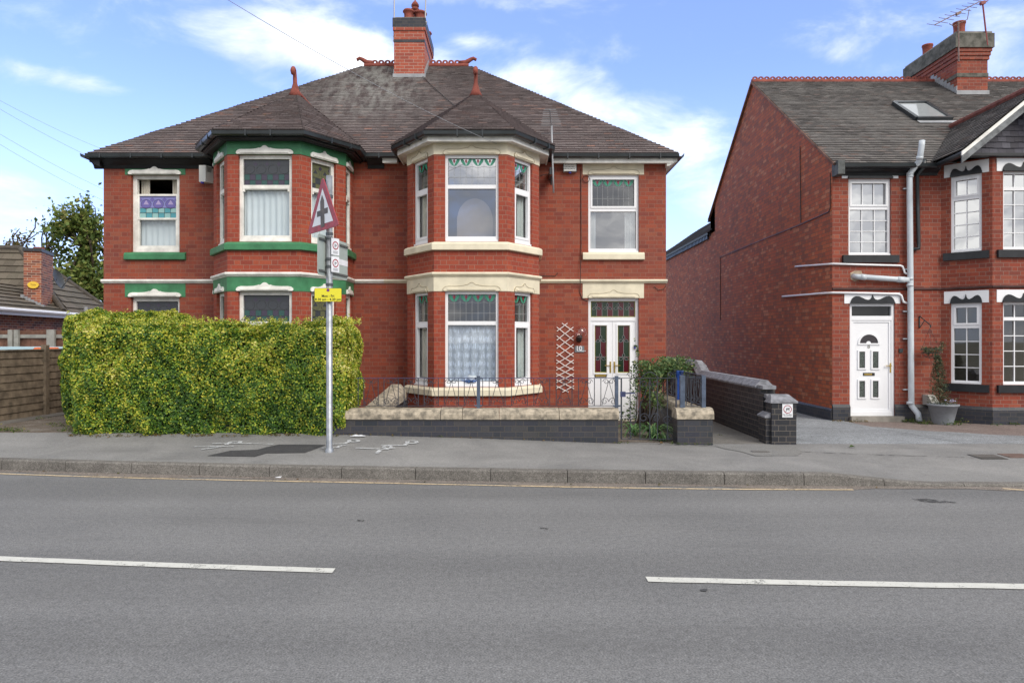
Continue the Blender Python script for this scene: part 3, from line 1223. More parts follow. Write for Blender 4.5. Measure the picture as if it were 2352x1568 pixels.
def hood(parent, F, xc, z, w, h, m, d=.0, thick=.028, name='lintel_moulding'):
    """shouldered label moulding with an ogee and small peak in the middle"""
    half = [(-.5, 0), (-.515, .12), (-.505, .32), (-.47, .50), (-.42, .56), (-.30, .55), (-.20, .58), (-.13, .66), (-.11, .72), (-.085, .70),
            (-.06, .78), (-.04, .90), (-.02, .98), (0, 1.0)]
    pts = [(xc + a * w, z + b * h) for a, b in half] + [(xc - a * w, z + b * h) for a, b in half[-2::-1]]
    s = MB()
    s.extrude(F, pts[::-1], d, d + thick)
    s.fbox(F, xc - w * .43, xc + w * .43, z + h * .10, z + h * .30, d + thick, d + thick + .016)
    mats = [m]
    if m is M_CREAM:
        mats.append(M_CREAMSH)
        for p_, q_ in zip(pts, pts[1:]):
            s.ebox(F(p_[0], p_[1], d + thick), F(q_[0], q_[1], d + thick), .010, .007, 1)  # thin darker bead paints the relief's shadow line
    return s.build(name, mats, parent)


def lintel(parent, F, x0, x1, z0, z1, m, d=.006, name='lintel'):
    s = MB()
    s.fbox(F, x0, x1, z0, z1, -.03, d)
    return s.build(name, m, parent)


def scallop(parent, F, xc, z, w, h, m, d=.008):
    pts = []
    n = 26
    half = [(-.5, 0), (-.485, .30), (-.46, .55), (-.42, .75), (-.37, .85), (-.31, .82), (-.25, .70), (-.18, .52), (-.11, .42), (-.055, .48), (-.025, .66), (0, 1.0)]
    pts = [(xc + a * w, z + b * h) for a, b in half] + [(xc - a * w, z + b * h) for a, b in half[-2::-1]]
    s = MB()
    s.extrude(F, pts[::-1], d - .006, d + .022)
    s.fbox(F, xc - w * .49, xc + w * .49, z, z + h * .16, d + .022, d + .045)
    return s.build('lintel_moulding', m, parent)


SILL_UP = [(0, 3.335), (.055, 3.335), (.065, 3.345), (.065, 3.445), (.045, 3.468), (-.02, 3.500), (-.02, 3.40)]


def prof(pr, dz=0, dd=0):
    return [(a + dd, b + dz) for a, b in pr]


STRING = [(-.02, 2.855), (.020, 2.855), (.025, 2.870), (.048, 2.880), (.060, 2.898), (.060, 2.918), (.045, 2.934), (-.02, 2.940)]
GUT = [(.0, 5.40), (.0, 5.345), (.03, 5.325), (.08, 5.325), (.11, 5.345), (.12, 5.405), (.108, 5.405), (.10, 5.352), (.02, 5.352), (.012, 5.40)]


def crest(mb, a, b, h=.10, unit=.15, m=0, th=.02):
    """pierced ridge cresting from a to b"""
    a, b = Vector(a), Vector(b)
    L = (b - a).length
    n = max(1, int(round(L / unit)))
    t = (b - a) / n
    T_ = t.normalized()
    up = Vector((0, 0, 1))
    sd_ = T_.cross(up).normalized()
    u = t.length
    for i in range(n):
        o = a + t * (i + .5)
        outer = []
        inner = []
        K = 12
        for k in range(K):
            an = 2 * pi * k / K
            cx_, cz_ = cos(an), sin(an)
            r_in = h * .20
            if cz_ < -.1:
                ox = max(-u / 2, min(u / 2, cx_ * u * .8))
                oz = -h * .55
            else:
                ox = cx_ * u * .5
                oz = cz_ * h * .48
                if abs(cz_) < .2:
                    oz = -.1 * h
            outer.append(o + T_ * ox + up * (h * .55 + oz))
            inner.append(o + T_ * (cx_ * r_in) + up * (h * .55 + cz_ * r_in))
        for k in range(K):
            j = (k + 1) % K
            for sg in (-1, 1):
                q = [outer[k], outer[j], inner[j], inner[k]]
                q = [p + sd_ * (sg * th / 2) for p in q]
                mb.poly(q if sg < 0 else q[::-1], m, .5)
            mb.quad(inner[k] - sd_ * th / 2, inner[j] - sd_ * th / 2, inner[j] + sd_ * th / 2, inner[k] + sd_ * th / 2, m)
            mb.quad(outer[k] - sd_ * th / 2, outer[j] - sd_ * th / 2, outer[j] + sd_ * th / 2, outer[k] + sd_ * th / 2, m)


def ridge_cap(mb, a, b, r=.09, m=0, piece=.32):
    a, b = Vector(a), Vector(b)
    n = max(1, int((b - a).length / piece))
    for i in range(n):
        p, q = a + (b - a) * (i / n), a + (b - a) * ((i + .985) / n)
        mb.tube([p, q], [r * random.uniform(.96, 1.04), r], 10, m)


# ================================================================= the semi-detached pair
YF = 14.0
XL, XR, XM = -8.375, 3.16, -2.62
house = empty('semi_detached_house', (XM, YF, 0),
              'red brick pair of bay-fronted houses, green trim on the left, cream on the right', 'house')
FF = Frame((0, YF), (1, 0))
CB = {'green': -4.54, 'cream': -.757}
DOOR = (1.565, 2.603, .045, 2.557)
WUP = (1.565, 2.603, 3.486, 5.085)
WUL = (-7.81, -6.82, 3.490, 5.082)
WLL = (-7.81, -6.82, .84, 2.58)
s = MB()
holes = [DOOR, WUP, WUL, WLL]
for c in CB.values():
    holes += [(c - 1.15, c + 1.15, .3, 2.62), (c - 1.15, c + 1.15, 3.3, 5.12)]
s.wall(FF, XL, XR, -.1, 5.34, holes, .15)
YR = 23.6
s.quad((XL, YF, -.1), (XL, YF, 5.34), (XL, YR, 5.34), (XL, YR, -.1))
s.quad((XR, YF, -.1), (XR, YR, -.1), (XR, YR, 5.34), (XR, YF, 5.34))
s.quad((XL, YR, -.1), (XL, YR, 5.34), (XR, YR, 5.34), (XR, YR, -.1))
s.build('wall', BRICK, house)
# rooms inside: floors, ceiling and a back partition
s = MB()
for z in (2.72, 5.30, .02):
    s.quad((XL + .02, 12.56, z), (XR - .02, 12.56, z), (XR - .02, YR - .02, z), (XL + .02, YR - .02, z)) if False else \
        s.quad((XL + .02, YF + .15, z), (XR - .02, YF + .15, z), (XR - .02, YR - .02, z), (XL + .02, YR - .02, z))
for c in CB.values():
    for z in (2.72, 5.30, .30):
        s.poly([(c - 1.2, YF + .15, z), (c - 1.2, 13.40, z), (c - .62, 12.62, z), (c + .62, 12.62, z), (c + 1.2, 13.40, z), (c + 1.2, YF + .15, z)])
s.quad((XL + .02, 17.2, 0), (XR - .02, 17.2, 0), (XR - .02, 17.2, 5.3), (XL + .02, 17.2, 5.3))
for xx in (XM, .95, -6.2):
    s.quad((xx, 14.2, 0), (xx, 17.2, 0), (xx, 17.2, 5.3), (xx, 14.2, 5.3))
s.build('interior_partition', M_ROOM, house)
# blue brick plinth at the foot of the wall
for (a, b) in ((XL, -5.83), (-3.25, -2.05), (.53, 1.565), (2.603, XR)):
    s = MB()
    s.fbox(FF, a, b, -.1, .30, -.01, .028)
    s.build('plinth', BLUE_BRICK, house)


def bay(cx, scheme):
    green = scheme == 'green'
    T1 = M_GREEN if green else M_CREAM
    TM = M_PAINT if green else M_CREAM
    TS = M_PAINT if green else M_CREAM
    pts = [(cx - 1.285, YF), (cx - 1.285, 13.33), (cx - .672, 12.5), (cx + .672, 12.5), (cx + 1.285, 13.33), (cx + 1.285, YF)]
    s = MB()
    fr = []
    for i in range(5):
        a, b = Vector(pts[i]), Vector(pts[i + 1])
        F = Frame(a, b - a)
        L = (b - a).length
        fr.append((F, L))
        if i == 2:
            x0, x1 = L / 2 - .49 + .02, L / 2 + .49 + .02
            h = [(x0, x1, .835, 2.59), (x0, x1, 3.495, 5.09)]
        elif i in (1, 3):
            x0, x1 = L / 2 - .285, L / 2 + .285
            h = [(x0, x1, .835, 2.59), (x0, x1, 3.495, 5.09)]
        else:
            h = []
            if green:
                # return light close to the corner
                x0, x1 = (.07, .47) if i == 4 else (L - .47, L - .07)
                h = [(x0, x1, .835, 2.59), (x0, x1, 3.495, 5.09)]
        s.wall(F, 0, L, -.1, 5.34, h, .15)
    s.build('bay_wall', BRICK_BAY, house)
    # sills, string course, lintel band, fascia and gutter follow the five sides
    s = MB()
    s.sweep(SILL_UP, pts)
    o1 = s.build('sill', T1, house)
    s = MB()
    s.sweep(prof(SILL_UP, -2.665), pts)
    s.build('sill', T1, house)
    s = MB()
    s.sweep(STRING, pts)
    s.build('string_course', TS, house)
    for (a, b) in ((2.588, 2.852), (5.088, 5.338)):
        s = MB()
        s.sweep([(-.03, a), (.010, a), (.010, b), (-.03, b)], pts)
        s.build('lintel', T1, house)
    s = MB()
    if green:
        s.sweep([(-.02, 5.325), (.10, 5.325), (.12, 5.30), (.15, 5.30), (.165, 5.325), (.20, 5.335), (.20, 5.42), (-.02, 5.42)], pts)
        s.build('fascia', M_DARKFASCIA, house)
    else:
        s.sweep([(-.02, 5.30), (.16, 5.30), (.16, 5.275), (.185, 5.275), (.185, 5.375), (-.02, 5.375)], pts)
        s.build('fascia', M_PAINT, house)
    s = MB()
    s.sweep(prof(GUT, .03, .20 if green else .19), pts[0:1] + pts[1:5] + pts[5:6])
    for i in range(5):
        F, L = fr[i]
        for k in range(1, int(L / .45) + 1):
            s.fbox(F, k * .45 - .012, k * .45 + .012, 5.345, 5.445, .19, .325)
    s.build('gutter', M_GUTTER, house)
    # mouldings over every light
    for i in (1, 2, 3) + ((0, 4) if green else ()):
        F, L = fr[i]
        if i == 2:
            xc, w = L / 2 + .02, 1.02
        elif i in (1, 3):
            xc, w = L / 2, .62
        else:
            xc, w = (.27 if i == 4 else L - .27), .46
        for z in (2.588, 5.088):
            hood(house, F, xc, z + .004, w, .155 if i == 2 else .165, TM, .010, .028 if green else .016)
    # windows
    for lvl, (z0, z1, zt) in enumerate(((.835, 2.59, 2.005), (3.495, 5.09, 4.51))):
        for i in (1, 2, 3):
            F, L = fr[i]
            if i == 2:
                x0, x1, n = L / 2 - .47, L / 2 + .51, 4
            else:
                x0, x1, n = L / 2 - .285, L / 2 + .285, 2
            if green:
                window(house, F, x0, x1, z0, z1, zt - .02, 'deco_dark' if i == 2 else 'deco_olive', 4 if i == 2 else 2, 'net', M_PAINT, glass=M_GLASSD,
                       sash=True, botrail=.12, rec=.06, ftb=.07, glow=M_GLASS)
            else:
                lowk = {(0, 1): 'drape_left', (0, 2): 'lace', (0, 3): 'drape_right', (1, 1): 'drape_left', (1, 2): None, (1, 3): 'drape_right'}[(lvl, i)]
                window(house, F, x0, x1, z0, z1, zt, 'tulip', n, lowk, M_WHITE, inner_low=(i != 2),
                       glass=(M_GLASSR if lvl == 1 and i != 1 else M_GLASSD), glow=(M_GLASSM if lvl == 1 and i == 2 else M_GLASS), rec=.05,
                       botrail=.10)
        if green:
            for i in (0, 4):
                F, L = fr[i]
                x0, x1 = (.07, .47) if i == 4 else (L - .47, L - .07)
                window(house, F, x0, x1, z0, z1, zt - .02, 'deco_olive', 1, 'net', M_PAINT, glass=M_GLASSD, sash=True, botrail=.12, rec=.02, ftb=.07, glow=M_GLASS)
    # roof of the bay: five-sided, running back into the main roof
    zE, zA = 5.455, 6.86
    hw0, hw1 = .80, 1.58
    A = Vector((cx, 14.32, zA))
    E = [Vector((cx - hw1, 13.86, zE)), Vector((cx - hw1, 13.20, zE)), Vector((cx - hw0, 12.20, zE)), Vector((cx + hw0, 12.20, zE)),
         Vector((cx + hw1, 13.20, zE)), Vector((cx + hw1, 13.86, zE))]
    Rr = Vector((cx, 15.68, zA))
    s = MB()
    tiled(s, [E[2], E[3], A], step=.022)
    tiled(s, [E[3], E[4], A], step=.022)
    tiled(s, [A, E[2], E[1]], step=.022)
    tiled(s, [E[4], E[5], Rr, A], step=.022)
    tiled(s, [E[1], A, Rr, E[0]], step=.022)
    s.poly([E[0], E[1], E[2], E[3], E[4], E[5]], 0)
    s.build('bay_roof', ROOFM, house)
    s = MB()
    crest(s, A + Vector((0, .10, .03)), Rr + Vector((0, 0, .03)), .10, .15)
    s.tube([A + Vector((0, .0, .03)), Rr + Vector((0, 0, .03))], .075, 8)
    s.build('ridge_tiles', M_TERRA, house)
    # scrolled finial
    s = MB()
    pp_ = [A + Vector((0, -.02, -.08)), A + Vector((0, -.03, .05)), A + Vector((0, -.03, .20)), A + Vector((0, -.05, .36)), A + Vector((0, -.09, .44)),
           A + Vector((0, -.15, .46)), A + Vector((0, -.18, .41)), A + Vector((0, -.155, .36)), A + Vector((0, -.12, .375))]
    s.tube(pp_, [.15, .085, .045, .040, .045, .052, .052, .045, .03], 10)
    s.build('finial', M_TERRA, house, smooth=True)
    return fr



FG = bay(CB['green'], 'green')
FC = bay(CB['cream'], 'cream')

# flat-wall windows
for (w, kind) in ((WUL, 'u'), (WLL, 'l')):
    x0, x1, z0, z1 = w
    if kind == 'u':
        # upper sash lowered: dark gap over the stained light
        s = MB()
        bars(s, FF, x0, x1, z0, z1, .085, -.15, -.075, 0, wb=.10, wt=.075)
        zt0, zt1 = Zat(640, YF), Zat(430 / 3.0157 * .7656 + 440 * .7656, YF)
        zA0 = Zat((440 + 655 / 3.0157) * .7656, YF)      # meeting rail bottom
        zA1 = Zat((440 + 637 / 3.0157) * .7656, YF)
        zB = Zat((440 + 437 / 3.0157) * .7656, YF)
        zB1 = Zat((440 + 420 / 3.0157) * .7656, YF)
        s.fbox(FF, x0 + .085, x1 - .085, zA0, zA1, -.15, -.08)
        s.fbox(FF, x0 + .085, x1 - .085, zB, zB1, -.15, -.095)
        s.fbox(FF, x0 + .085, x0 + .115, zA1, zB, -.15, -.095)
        s.fbox(FF, x1 - .115, x1 - .085, zA1, zB, -.15, -.095)
        s.fbox(FF, x0 + .085, x0 + .12, z0 + .1, zA0, -.14, -.09)
        s.fbox(FF, x1 - .12, x1 - .085, z0 + .1, zA0, -.14, -.09)
        s.fbox(FF, x0 + .12, x1 - .12, z0 + .10, z0 + .15, -.14, -.09)
        win = s.build('window', M_PAINT, house)
        win['label'] = 'white sash window with its top sash pulled down'
        for (a, b, gm) in ((z0 + .14, zA0, M_GLASS), (zA1, zB, M_GLASSD)):
            p = MB()
            p.quad(FF(x0 + .1, a, -.13), FF(x1 - .1, a, -.13), FF(x1 - .1, b, -.13), FF(x0 + .1, b, -.13))
            p.build('pane', gm, win)
        deco_glass(win, FF, x0 + .115, x1 - .115, zA1, zB, -.125, 3, [G_PURP, G_PURPD, G_PURPD, G_TEAL, G_TEALL, M_LEADD, G_PINK])
        curtain(win, FF, x0 + .09, x1 - .09, z0 + .1, zA0 + .03, -.22, M_NET, .012, .12)
        curtain(win, FF, x0 + .085, x0 + .26, zB1 - .1, z1 - .05, -.24, M_CURT, .014, .06)
        curtain(win, FF, x1 - .26, x1 - .085, zB1 - .1, z1 - .05, -.24, M_CURT, .014, .06)
    else:
        window(house, FF, x0, x1, z0, z1, 1.98, 'deco_dark', 4, 'net', M_PAINT, glass=M_GLASSD, sash=True, botrail=.12, rec=.08, ftb=.09)
    xc = (x0 + x1) / 2
    zl = z1 - .004
    lintel(house, FF, xc - .62, xc + .62, zl, 5.34 if kind == 'u' else 2.856, M_GREEN, .008)
    hood(house, FF, xc, zl + .002, 1.05, .16, M_PAINT, .008, .04)
s = MB()
s.sweep(SILL_UP, [(-7.93, YF), (-6.68, YF)])
s.build('sill', M_GREEN, house)
s = MB()
s.sweep(prof(SILL_UP, -2.665), [(-7.93, YF), (-6.68, YF)])
s.build('sill', M_GREEN, house)
window(house, FF, *WUP, 4.37, 'tulip', 4, 'drapes', M_WHITE, inner_top=True, glass=M_GLASSD, glow=M_GLASSM, rec=.05, botrail=.085)
xc = (WUP[0] + WUP[1]) / 2
for (a, b) in ((5.081, 5.34), (2.553, 2.856)):
    lintel(house, FF, 1.45, 2.705, a, b, M_CREAM, .008)
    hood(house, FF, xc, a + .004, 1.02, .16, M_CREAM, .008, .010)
s = MB()
s.sweep(SILL_UP, [(1.45, YF), (2.71, YF)])
s.build('sill', M_CREAM, house)
# string course on the flat wall
for (a, b, m_) in ((XL - .03, -5.86, M_PAINT), (-3.22, XM, M_PAINT), (XM, -2.06, M_CREAM), (.54, XR + .02, M_CREAM)):
    s = MB()
    s.sweep(STRING, [(a, YF), (b, YF)])
    s.build('string_course', m_, house)

# main roof: hipped, ridge parallel to the road
zE = 5.467
sl = .757
yE = YF - .20
ex0, ex1 = XL - .20, XR + .20
yRg, zRg = 18.74, 9.20
rx0, rx1 = -4.10, -1.14
yB = YR + .2
s = MB()
tiled(s, [(ex0, yE, zE), (ex1, yE, zE), (rx1, yRg, zRg), (rx0, yRg, zRg)], gauge=.10, step=.022)
tiled(s, [(ex1, yE, zE), (ex1, yB, zE), (rx1, yRg, zRg)], per_tile=False, gauge=.10, step=.018)
tiled(s, [(ex0, yE, zE), (rx0, yRg, zRg), (ex0, yB, zE)], per_tile=False, gauge=.10, step=.018)
s.quad((ex0, yB, zE), (rx0, yRg, zRg), (rx1, yRg, zRg), (ex1, yB, zE))
s.quad((ex0, yE, zE - .01), (ex0, yB, zE - .01), (ex1, yB, zE - .01), (ex1, yE, zE - .01))
s.build('roof', ROOFM, house)
s = MB()
crest(s, (rx0 + .25, yRg, zRg + .03), (-3.15, yRg, zRg + .03), .135, .165)
crest(s, (-2.25, yRg, zRg + .03), (rx1 - .28, yRg, zRg + .03), .135, .165)
s.tube([(rx0 + .05, yRg, zRg), (rx1 - .05, yRg, zRg)], .085, 8)
s.build('ridge_tiles', M_TERRA, house)
for (xx, sg) in ((rx0, -1), (rx1, 1)):
    s = MB()
    s.tube([(xx - sg * .30, yRg, zRg + .08), (xx - sg * .12, yRg, zRg + .10), (xx + sg * .0, yRg, zRg + .18), (xx + sg * .08, yRg, zRg + .215),
            (xx + sg * .14, yRg, zRg + .19), (xx + sg * .13, yRg, zRg + .15)], [.07, .07, .055, .05, .045, .03], 9)
    s.build('finial', M_TERRA, house, smooth=True)
# fascias, soffits, gutters along the flat walls
for (a, b, gm, fm) in ((ex0, -6.12, M_GUTTER, M_DARKFASCIA), (-2.97, XM, M_GUTTER, M_DARKFASCIA), (XM, -2.33, M_GUTTER, M_PAINT), (.82, ex1, M_GUTTER, M_PAINT)):
    s = MB()
    if fm is M_DARKFASCIA:
        s.sweep([(-.02, 5.20), (.02, 5.20), (.05, 5.26), (.11, 5.30), (.16, 5.34), (.185, 5.36), (.185, 5.44), (-.02, 5.44)], [(a + .02, YF), (b, YF)])
    else:
        s.sweep([(-.02, 5.30), (.16, 5.30), (.16, 5.275), (.19, 5.275), (.19, 5.385), (-.02, 5.385)], [(a, YF), (b - (.10 if b > 3 else 0), YF)])
    s.build('fascia', fm, house)
    s = MB()
    s.sweep(prof(GUT, .035, .185), [(a, YF), (b, YF)])
    x = a + .3
    while x < b:
        s.fbox(FF, x - .013, x + .013, 5.35, 5.445, .18, .312)
        x += .62
    s.build('gutter', gm, house)
# side eaves
for (xx, sg, fm) in ((XL, -1, M_DARKFASCIA), (XR, 1, M_PAINT)):
    s = MB()
    a, b = (xx, YF - .17), (xx, YR)
    line = [a, b] if sg > 0 else [b, a]
    s.sweep([(-.02, 5.22), (.02, 5.22), (.16, 5.30), (.19, 5.30), (.19, 5.40), (-.02, 5.40)], line)
    s.build('fascia', fm, house)
    s = MB()
    s.sweep(prof(GUT, .035, .185), [(xx, YF - .29), (xx, YR)] if sg > 0 else [(xx, YR), (xx, YF - .29)])
    s.build('gutter', M_GUTTER, house)

# chimney astride the ridge
cx0, cx1, cy0, cy1 = -3.094, -2.295, 17.90, 19.70
s = MB()
s.box(cx0, cx1, cy0, cy1, 8.0, 10.02, 0)
zb = Zat(348 / 1.0 * .0 + 95, 17.9)
s.box(cx0 - .006, cx1 + .006, cy0 - .006, cy1 + .006, 9.49, 9.565, 1)
s.box(cx0 - .028, cx1 + .028, cy0 - .028, cy1 + .028, 9.80, 9.885, 0)
s.box(cx0 - .035, cx1 + .035, cy0 - .035, cy1 + .035, 9.885, 10.12, 1)
s.box(cx0 + .03, cx1 - .03, cy0 + .03, cy1 - .03, 10.12, 10.165, 2)
s.box(cx0 - .03, cx1 + .03, cy0 - .03, cy0 + .0, 8.50, 8.66, 3)
n_ = 9
for i in range(n_):
    y0_ = cy0 + i * (yRg - cy0) / n_
    z0_ = zE + sl * (y0_ - yE)
    for xx in (cx0 - .012, cx1):
        s.box(xx, xx + .012, y0_, y0_ + (yRg - cy0) / n_ - .005, z0_ - .05, z0_ + .21, 3)
for a in (cx0, ):
    s.box(a - .02, cx1 + .02, cy0 - .30, cy0 - .03, 8.36, 8.40, 3) if False else None
chim = s.build('chimney', [BRICK_CHIM, BLUE_BRICK, M_CONC, M_LEAD], house)


def pot(parent, x, y, z, r, h, cowl=False):
    s = MB()
    s.lathe((x, y, z), [(r * 1.0, 0), (r * .95, h * .15), (r * .86, h * .5), (r * .92, h * .78), (r * 1.12, h * .83), (r * 1.15, h * .90), (r * 1.02, h * .95), (r * .98, h),
                        (r * .75, h), (r * .72, h * .6), (0, h * .6)], 20)
    if cowl:
        s.lathe((x, y, z + h), [(r * .75, 0), (r * .78, .05), (r * .62, .06), (r * .62, .12), (r * .86, .13), (r * .86, .17), (r * .62, .19), (r * .62, .23), (r * .82, .24),
                                (r * .78, .29), (r * .5, .35), (r * .16, .39), (r * .14, .44), (0, .46)], 18)
    return s.build('chimney_pot', M_TERRA, parent, smooth=True)


pot(chim, -2.76, 18.22, 10.15, .135, .33)
pot(chim, -2.55 + .08, 18.35, 10.15, .165, .34)
pot(chim, -2.66, 18.75, 10.15, .13, .45, True)
pot(chim, -2.42, 19.45, 10.15, .12, .30)

# front door of the cream half
x0, x1, z0, z1 = DOOR
s = MB()
bars(s, FF, x0, x1, z0 + .02, z1, .058, -.16, -.07, 0, wb=.05, wt=.06)
s.fbox(FF, x0 + .058, x1 - .058, 2.085, 2.165, -.16, -.07)
dr = s.build('door_frame', M_WHITE, house)
p = MB()
p.quad(FF(x0 + .05, 2.16, -.12), FF(x1 - .05, 2.16, -.12), FF(x1 - .05, 2.50, -.12), FF(x0 + .05, 2.50, -.12))
p.build('fanlight_pane', M_GLASSD, dr)


def flower(s, F, cx, cz, r, d):
    """black tulip with three leaves outlined in lead"""
    for (an, ln) in ((90, 1.0), (205, 1.25), (335, 1.25)):
        a = RAD(an)
        t = (cos(a), sin(a))
        n = (-t[1], t[0])
        pts = []
        for (u, v) in ((.12, 0), (.45, .34), (.75, .30), (1.05, 0), (.75, -.30), (.45, -.34)):
            pts.append((cx + (t[0] * u * ln + n[0] * v) * r, cz + (t[1] * u * ln + n[1] * v) * r))
        s.poly([F(a_, b_, d) for a_, b_ in pts], 3)
        for k in range(6):
            q, w = pts[k], pts[(k + 1) % 6]
            s.ebox(F(q[0], q[1], d + .001), F(w[0], w[1], d + .001), .005, .004, 4)


def red_green(win, F, x0, x1, z0, z1, d, nx, nz, flowers, flip=0):
    s = MB()
    e = .014
    for (a, b, c, dd) in ((x0, x1, z0, z0 + e), (x0, x1, z1 - e, z1), (x0, x0 + e, z0 + e, z1 - e), (x1 - e, x1, z0 + e, z1 - e)):
        s.quad(F(a, c, d), F(b, c, d), F(b, dd, d), F(a, dd, d), 2)
    X0, X1, Z0, Z1 = x0 + e, x1 - e, z0 + e, z1 - e
    for i in range(nx):
        for j in range(nz):
            a, b = X0 + (X1 - X0) * i / nx, X0 + (X1 - X0) * (i + 1) / nx
            c, dd = Z0 + (Z1 - Z0) * j / nz, Z0 + (Z1 - Z0) * (j + 1) / nz
            s.quad(F(a, c, d), F(b, c, d), F(b, dd, d), F(a, dd, d), 1 if (i + j + flip) % 2 else 0)
            if i:
                s.fbox(F, a - .0025, a + .0025, c, dd, d, d + .003, 4)
    for j in range(1, nz):
        c = Z0 + (Z1 - Z0) * j / nz
        s.fbox(F, X0, X1, c - .0025, c + .0025, d, d + .003, 4)
    for (fx, fz, r) in flowers:
        flower(s, F, x0 + (x1 - x0) * fx, z0 + (z1 - z0) * fz, r, d + .004)
    return s.build('stained_glass', [G_DRED, G_DGRN, G_YELL, G_BLK, M_LEADC], win)


red_green(dr, FF, x0 + .06, x1 - .06, 2.168, 2.495, -.116, 8, 1, [(.13, .62, .075), (.38, .62, .075), (.62, .62, .075), (.87, .62, .075)], 1)
for k, (a, b, ga, gb) in enumerate(((x0 + .06, 2.069, 1.705, 1.955), (2.073, x1 - .06, 2.180, 2.430))):
    s = MB()
    zb_, zt_ = z0 + .075, 2.083
    g0, g1 = 1.020, 1.995
    s.fbox(FF, a, ga - .03, zb_, zt_, -.14, -.085)
    s.fbox(FF, gb + .03, b, zb_, zt_, -.14, -.085)
    s.fbox(FF, ga - .03, gb + .03, zb_, g0 - .03, -.14, -.085)
    s.fbox(FF, ga - .03, gb + .03, g1 + .03, zt_, -.14, -.085)
    bars(s, FF, ga - .03, gb + .03, g0 - .03, g1 + .03, .03, -.135, -.072)
    s.fbox(FF, a + .0, b - .0, zb_ - .0, zb_ + .04, -.085, -.070)
    d_ = s.build('door', M_WHITE, house)
    red_green(d_, FF, ga, gb, g0, g1, -.105, 2, 3, [(.5, .70, .085), (.5, .32, .085)], k)
    hx = 2.030 if k == 0 else 2.112
    h = MB()
    h.fbox(FF, hx - .016, hx + .016, 1.02, 1.25, -.085, -.075)
    sg = -1 if k == 0 else 1
    h.ebox(FF(hx, 1.17, -.06), FF(hx + sg * .12, 1.17, -.06), .014, .014)
    h.ebox(FF(hx, 1.17, -.08), FF(hx, 1.17, -.055), .02, .02)
    h.build('handle', M_BRASS, d_)
    if k == 0:
        h = MB()
        h.fbox(FF, 1.705, 1.955, .93, .99, -.085, -.076, 0)
        h.fbox(FF, 1.72, 1.94, .940, .980, -.076, -.068, 1)
        h.build('letter_plate', [M_SIGNB, M_BRASS], d_)
s = MB()
s.fbox(FF, x0 - .05, x1 + .05, -.06, .062, -.14, .22)
s.build('doorstep', M_CREAM, house)

# small things fixed to the walls
FB = Frame((0, YF), (1, 0))


def cable_run(mb, pts, r=.006):
    mb.tube(pts, r, 5)


s = MB()
s.tube([FF(XatY(1334, YF), Zat(388, YF), .012), FF(XatY(1334.5, YF), Zat(560, YF), .012), FF(XatY(1332, YF), Zat(645, YF), .07), FF(XatY(1332, YF), Zat(672, YF), .012),
        FF(XatY(1337, YF), Zat(686, YF), .012), FF(XatY(1350, YF), Zat(691, YF), .012)], .007, 5)
lp = [FF(XatY(1346 + 8 * cos(t * .7), YF), Zat(412 + 8 * sin(t * .7), YF), .02) for t in range(10)]
s.tube(lp, .006, 5)
s.tube([FF(XatY(1240, YF), Zat(634, YF), .012), FF(XatY(1275, YF), Zat(634, YF), .012), FF(XatY(1281, YF), Zat(627, YF), .012)], .006, 5)
s.tube([FF(XatY(1502, YF), Zat(658, YF), .012), FF(XatY(1512, YF), Zat(666, YF), .02), FF(XatY(1524, YF), Zat(664, YF), .02), FF(XatY(1530, YF), Zat(655, YF), .02)], .006, 5)
tag(s.build('wall_cable', M_SIGNB, None, (XatY(1334, YF), YF, 3)), 'thin black cable with a spare loop, running down the brickwork left of the front door', 'cable')

# ================================================================= the terraced house on the right
TY = 14.3
TX = 6.71
terr = empty('terraced_house', (TX, TY, 0), 'dark red brick end-of-terrace house with white and black lintels and a tall windowless gable wall', 'house')
FT = Frame((0, TY), (1, 0))


def tz(y):
    return Zat(y, TY)


TD = (7.075, 8.02, tz(955.4), tz(697))           # door opening
TW = (7.05, 7.945, tz(586), tz(410))             # window above it
XB0, XB1, XB2, XB3 = 8.983, 9.614, 10.84, 11.47  # bay plan
YBF = 13.66
XT1 = 19.0
TEZ = 5.36
s = MB()
hb = [(XB0 + .15, XB3 - .15, .6, 2.5), (XB0 + .15, XB3 - .15, 3.4, 5.1)]
s.wall(FT, TX, XT1, -.1, TEZ, [TD, TW] + hb, .13, 0)
yRt, zRt = 19.0, 8.885
yE_t = TY - .2
# gable wall with the rear wing running on behind it
yBk = 23.07
sidepts = [(TX, TY, -.1), (TX, TY, TEZ), (TX, yRt, zRt - .05), (TX, yBk, 5.82), (TX, yBk, -.1)]
s.poly(sidepts[::-1], 1)
s.quad((TX, yBk, -.1), (TX, yBk, 5.30), (TX, 34.5, 5.30), (TX, 34.5, -.1), 1)
s.poly([(TX, yBk, 5.28), (TX, yBk, 5.83), (TX, yBk - .5, 6.15), (TX, yBk - .5, 5.28)], 1)
s.quad((TX, 34.5, -.1), (TX, 34.5, 5.3), (12, 34.5, 5.3), (12, 34.5, -.1), 1)
s.quad((XT1, TY, -.1), (XT1, yBk, -.1), (XT1, yBk, 5.5), (XT1, TY, 5.3), 1)
s.quad((TX, yBk, -.1), (XT1, yBk, -.1), (XT1, yBk, 5.8), (TX, yBk, 5.8), 1)
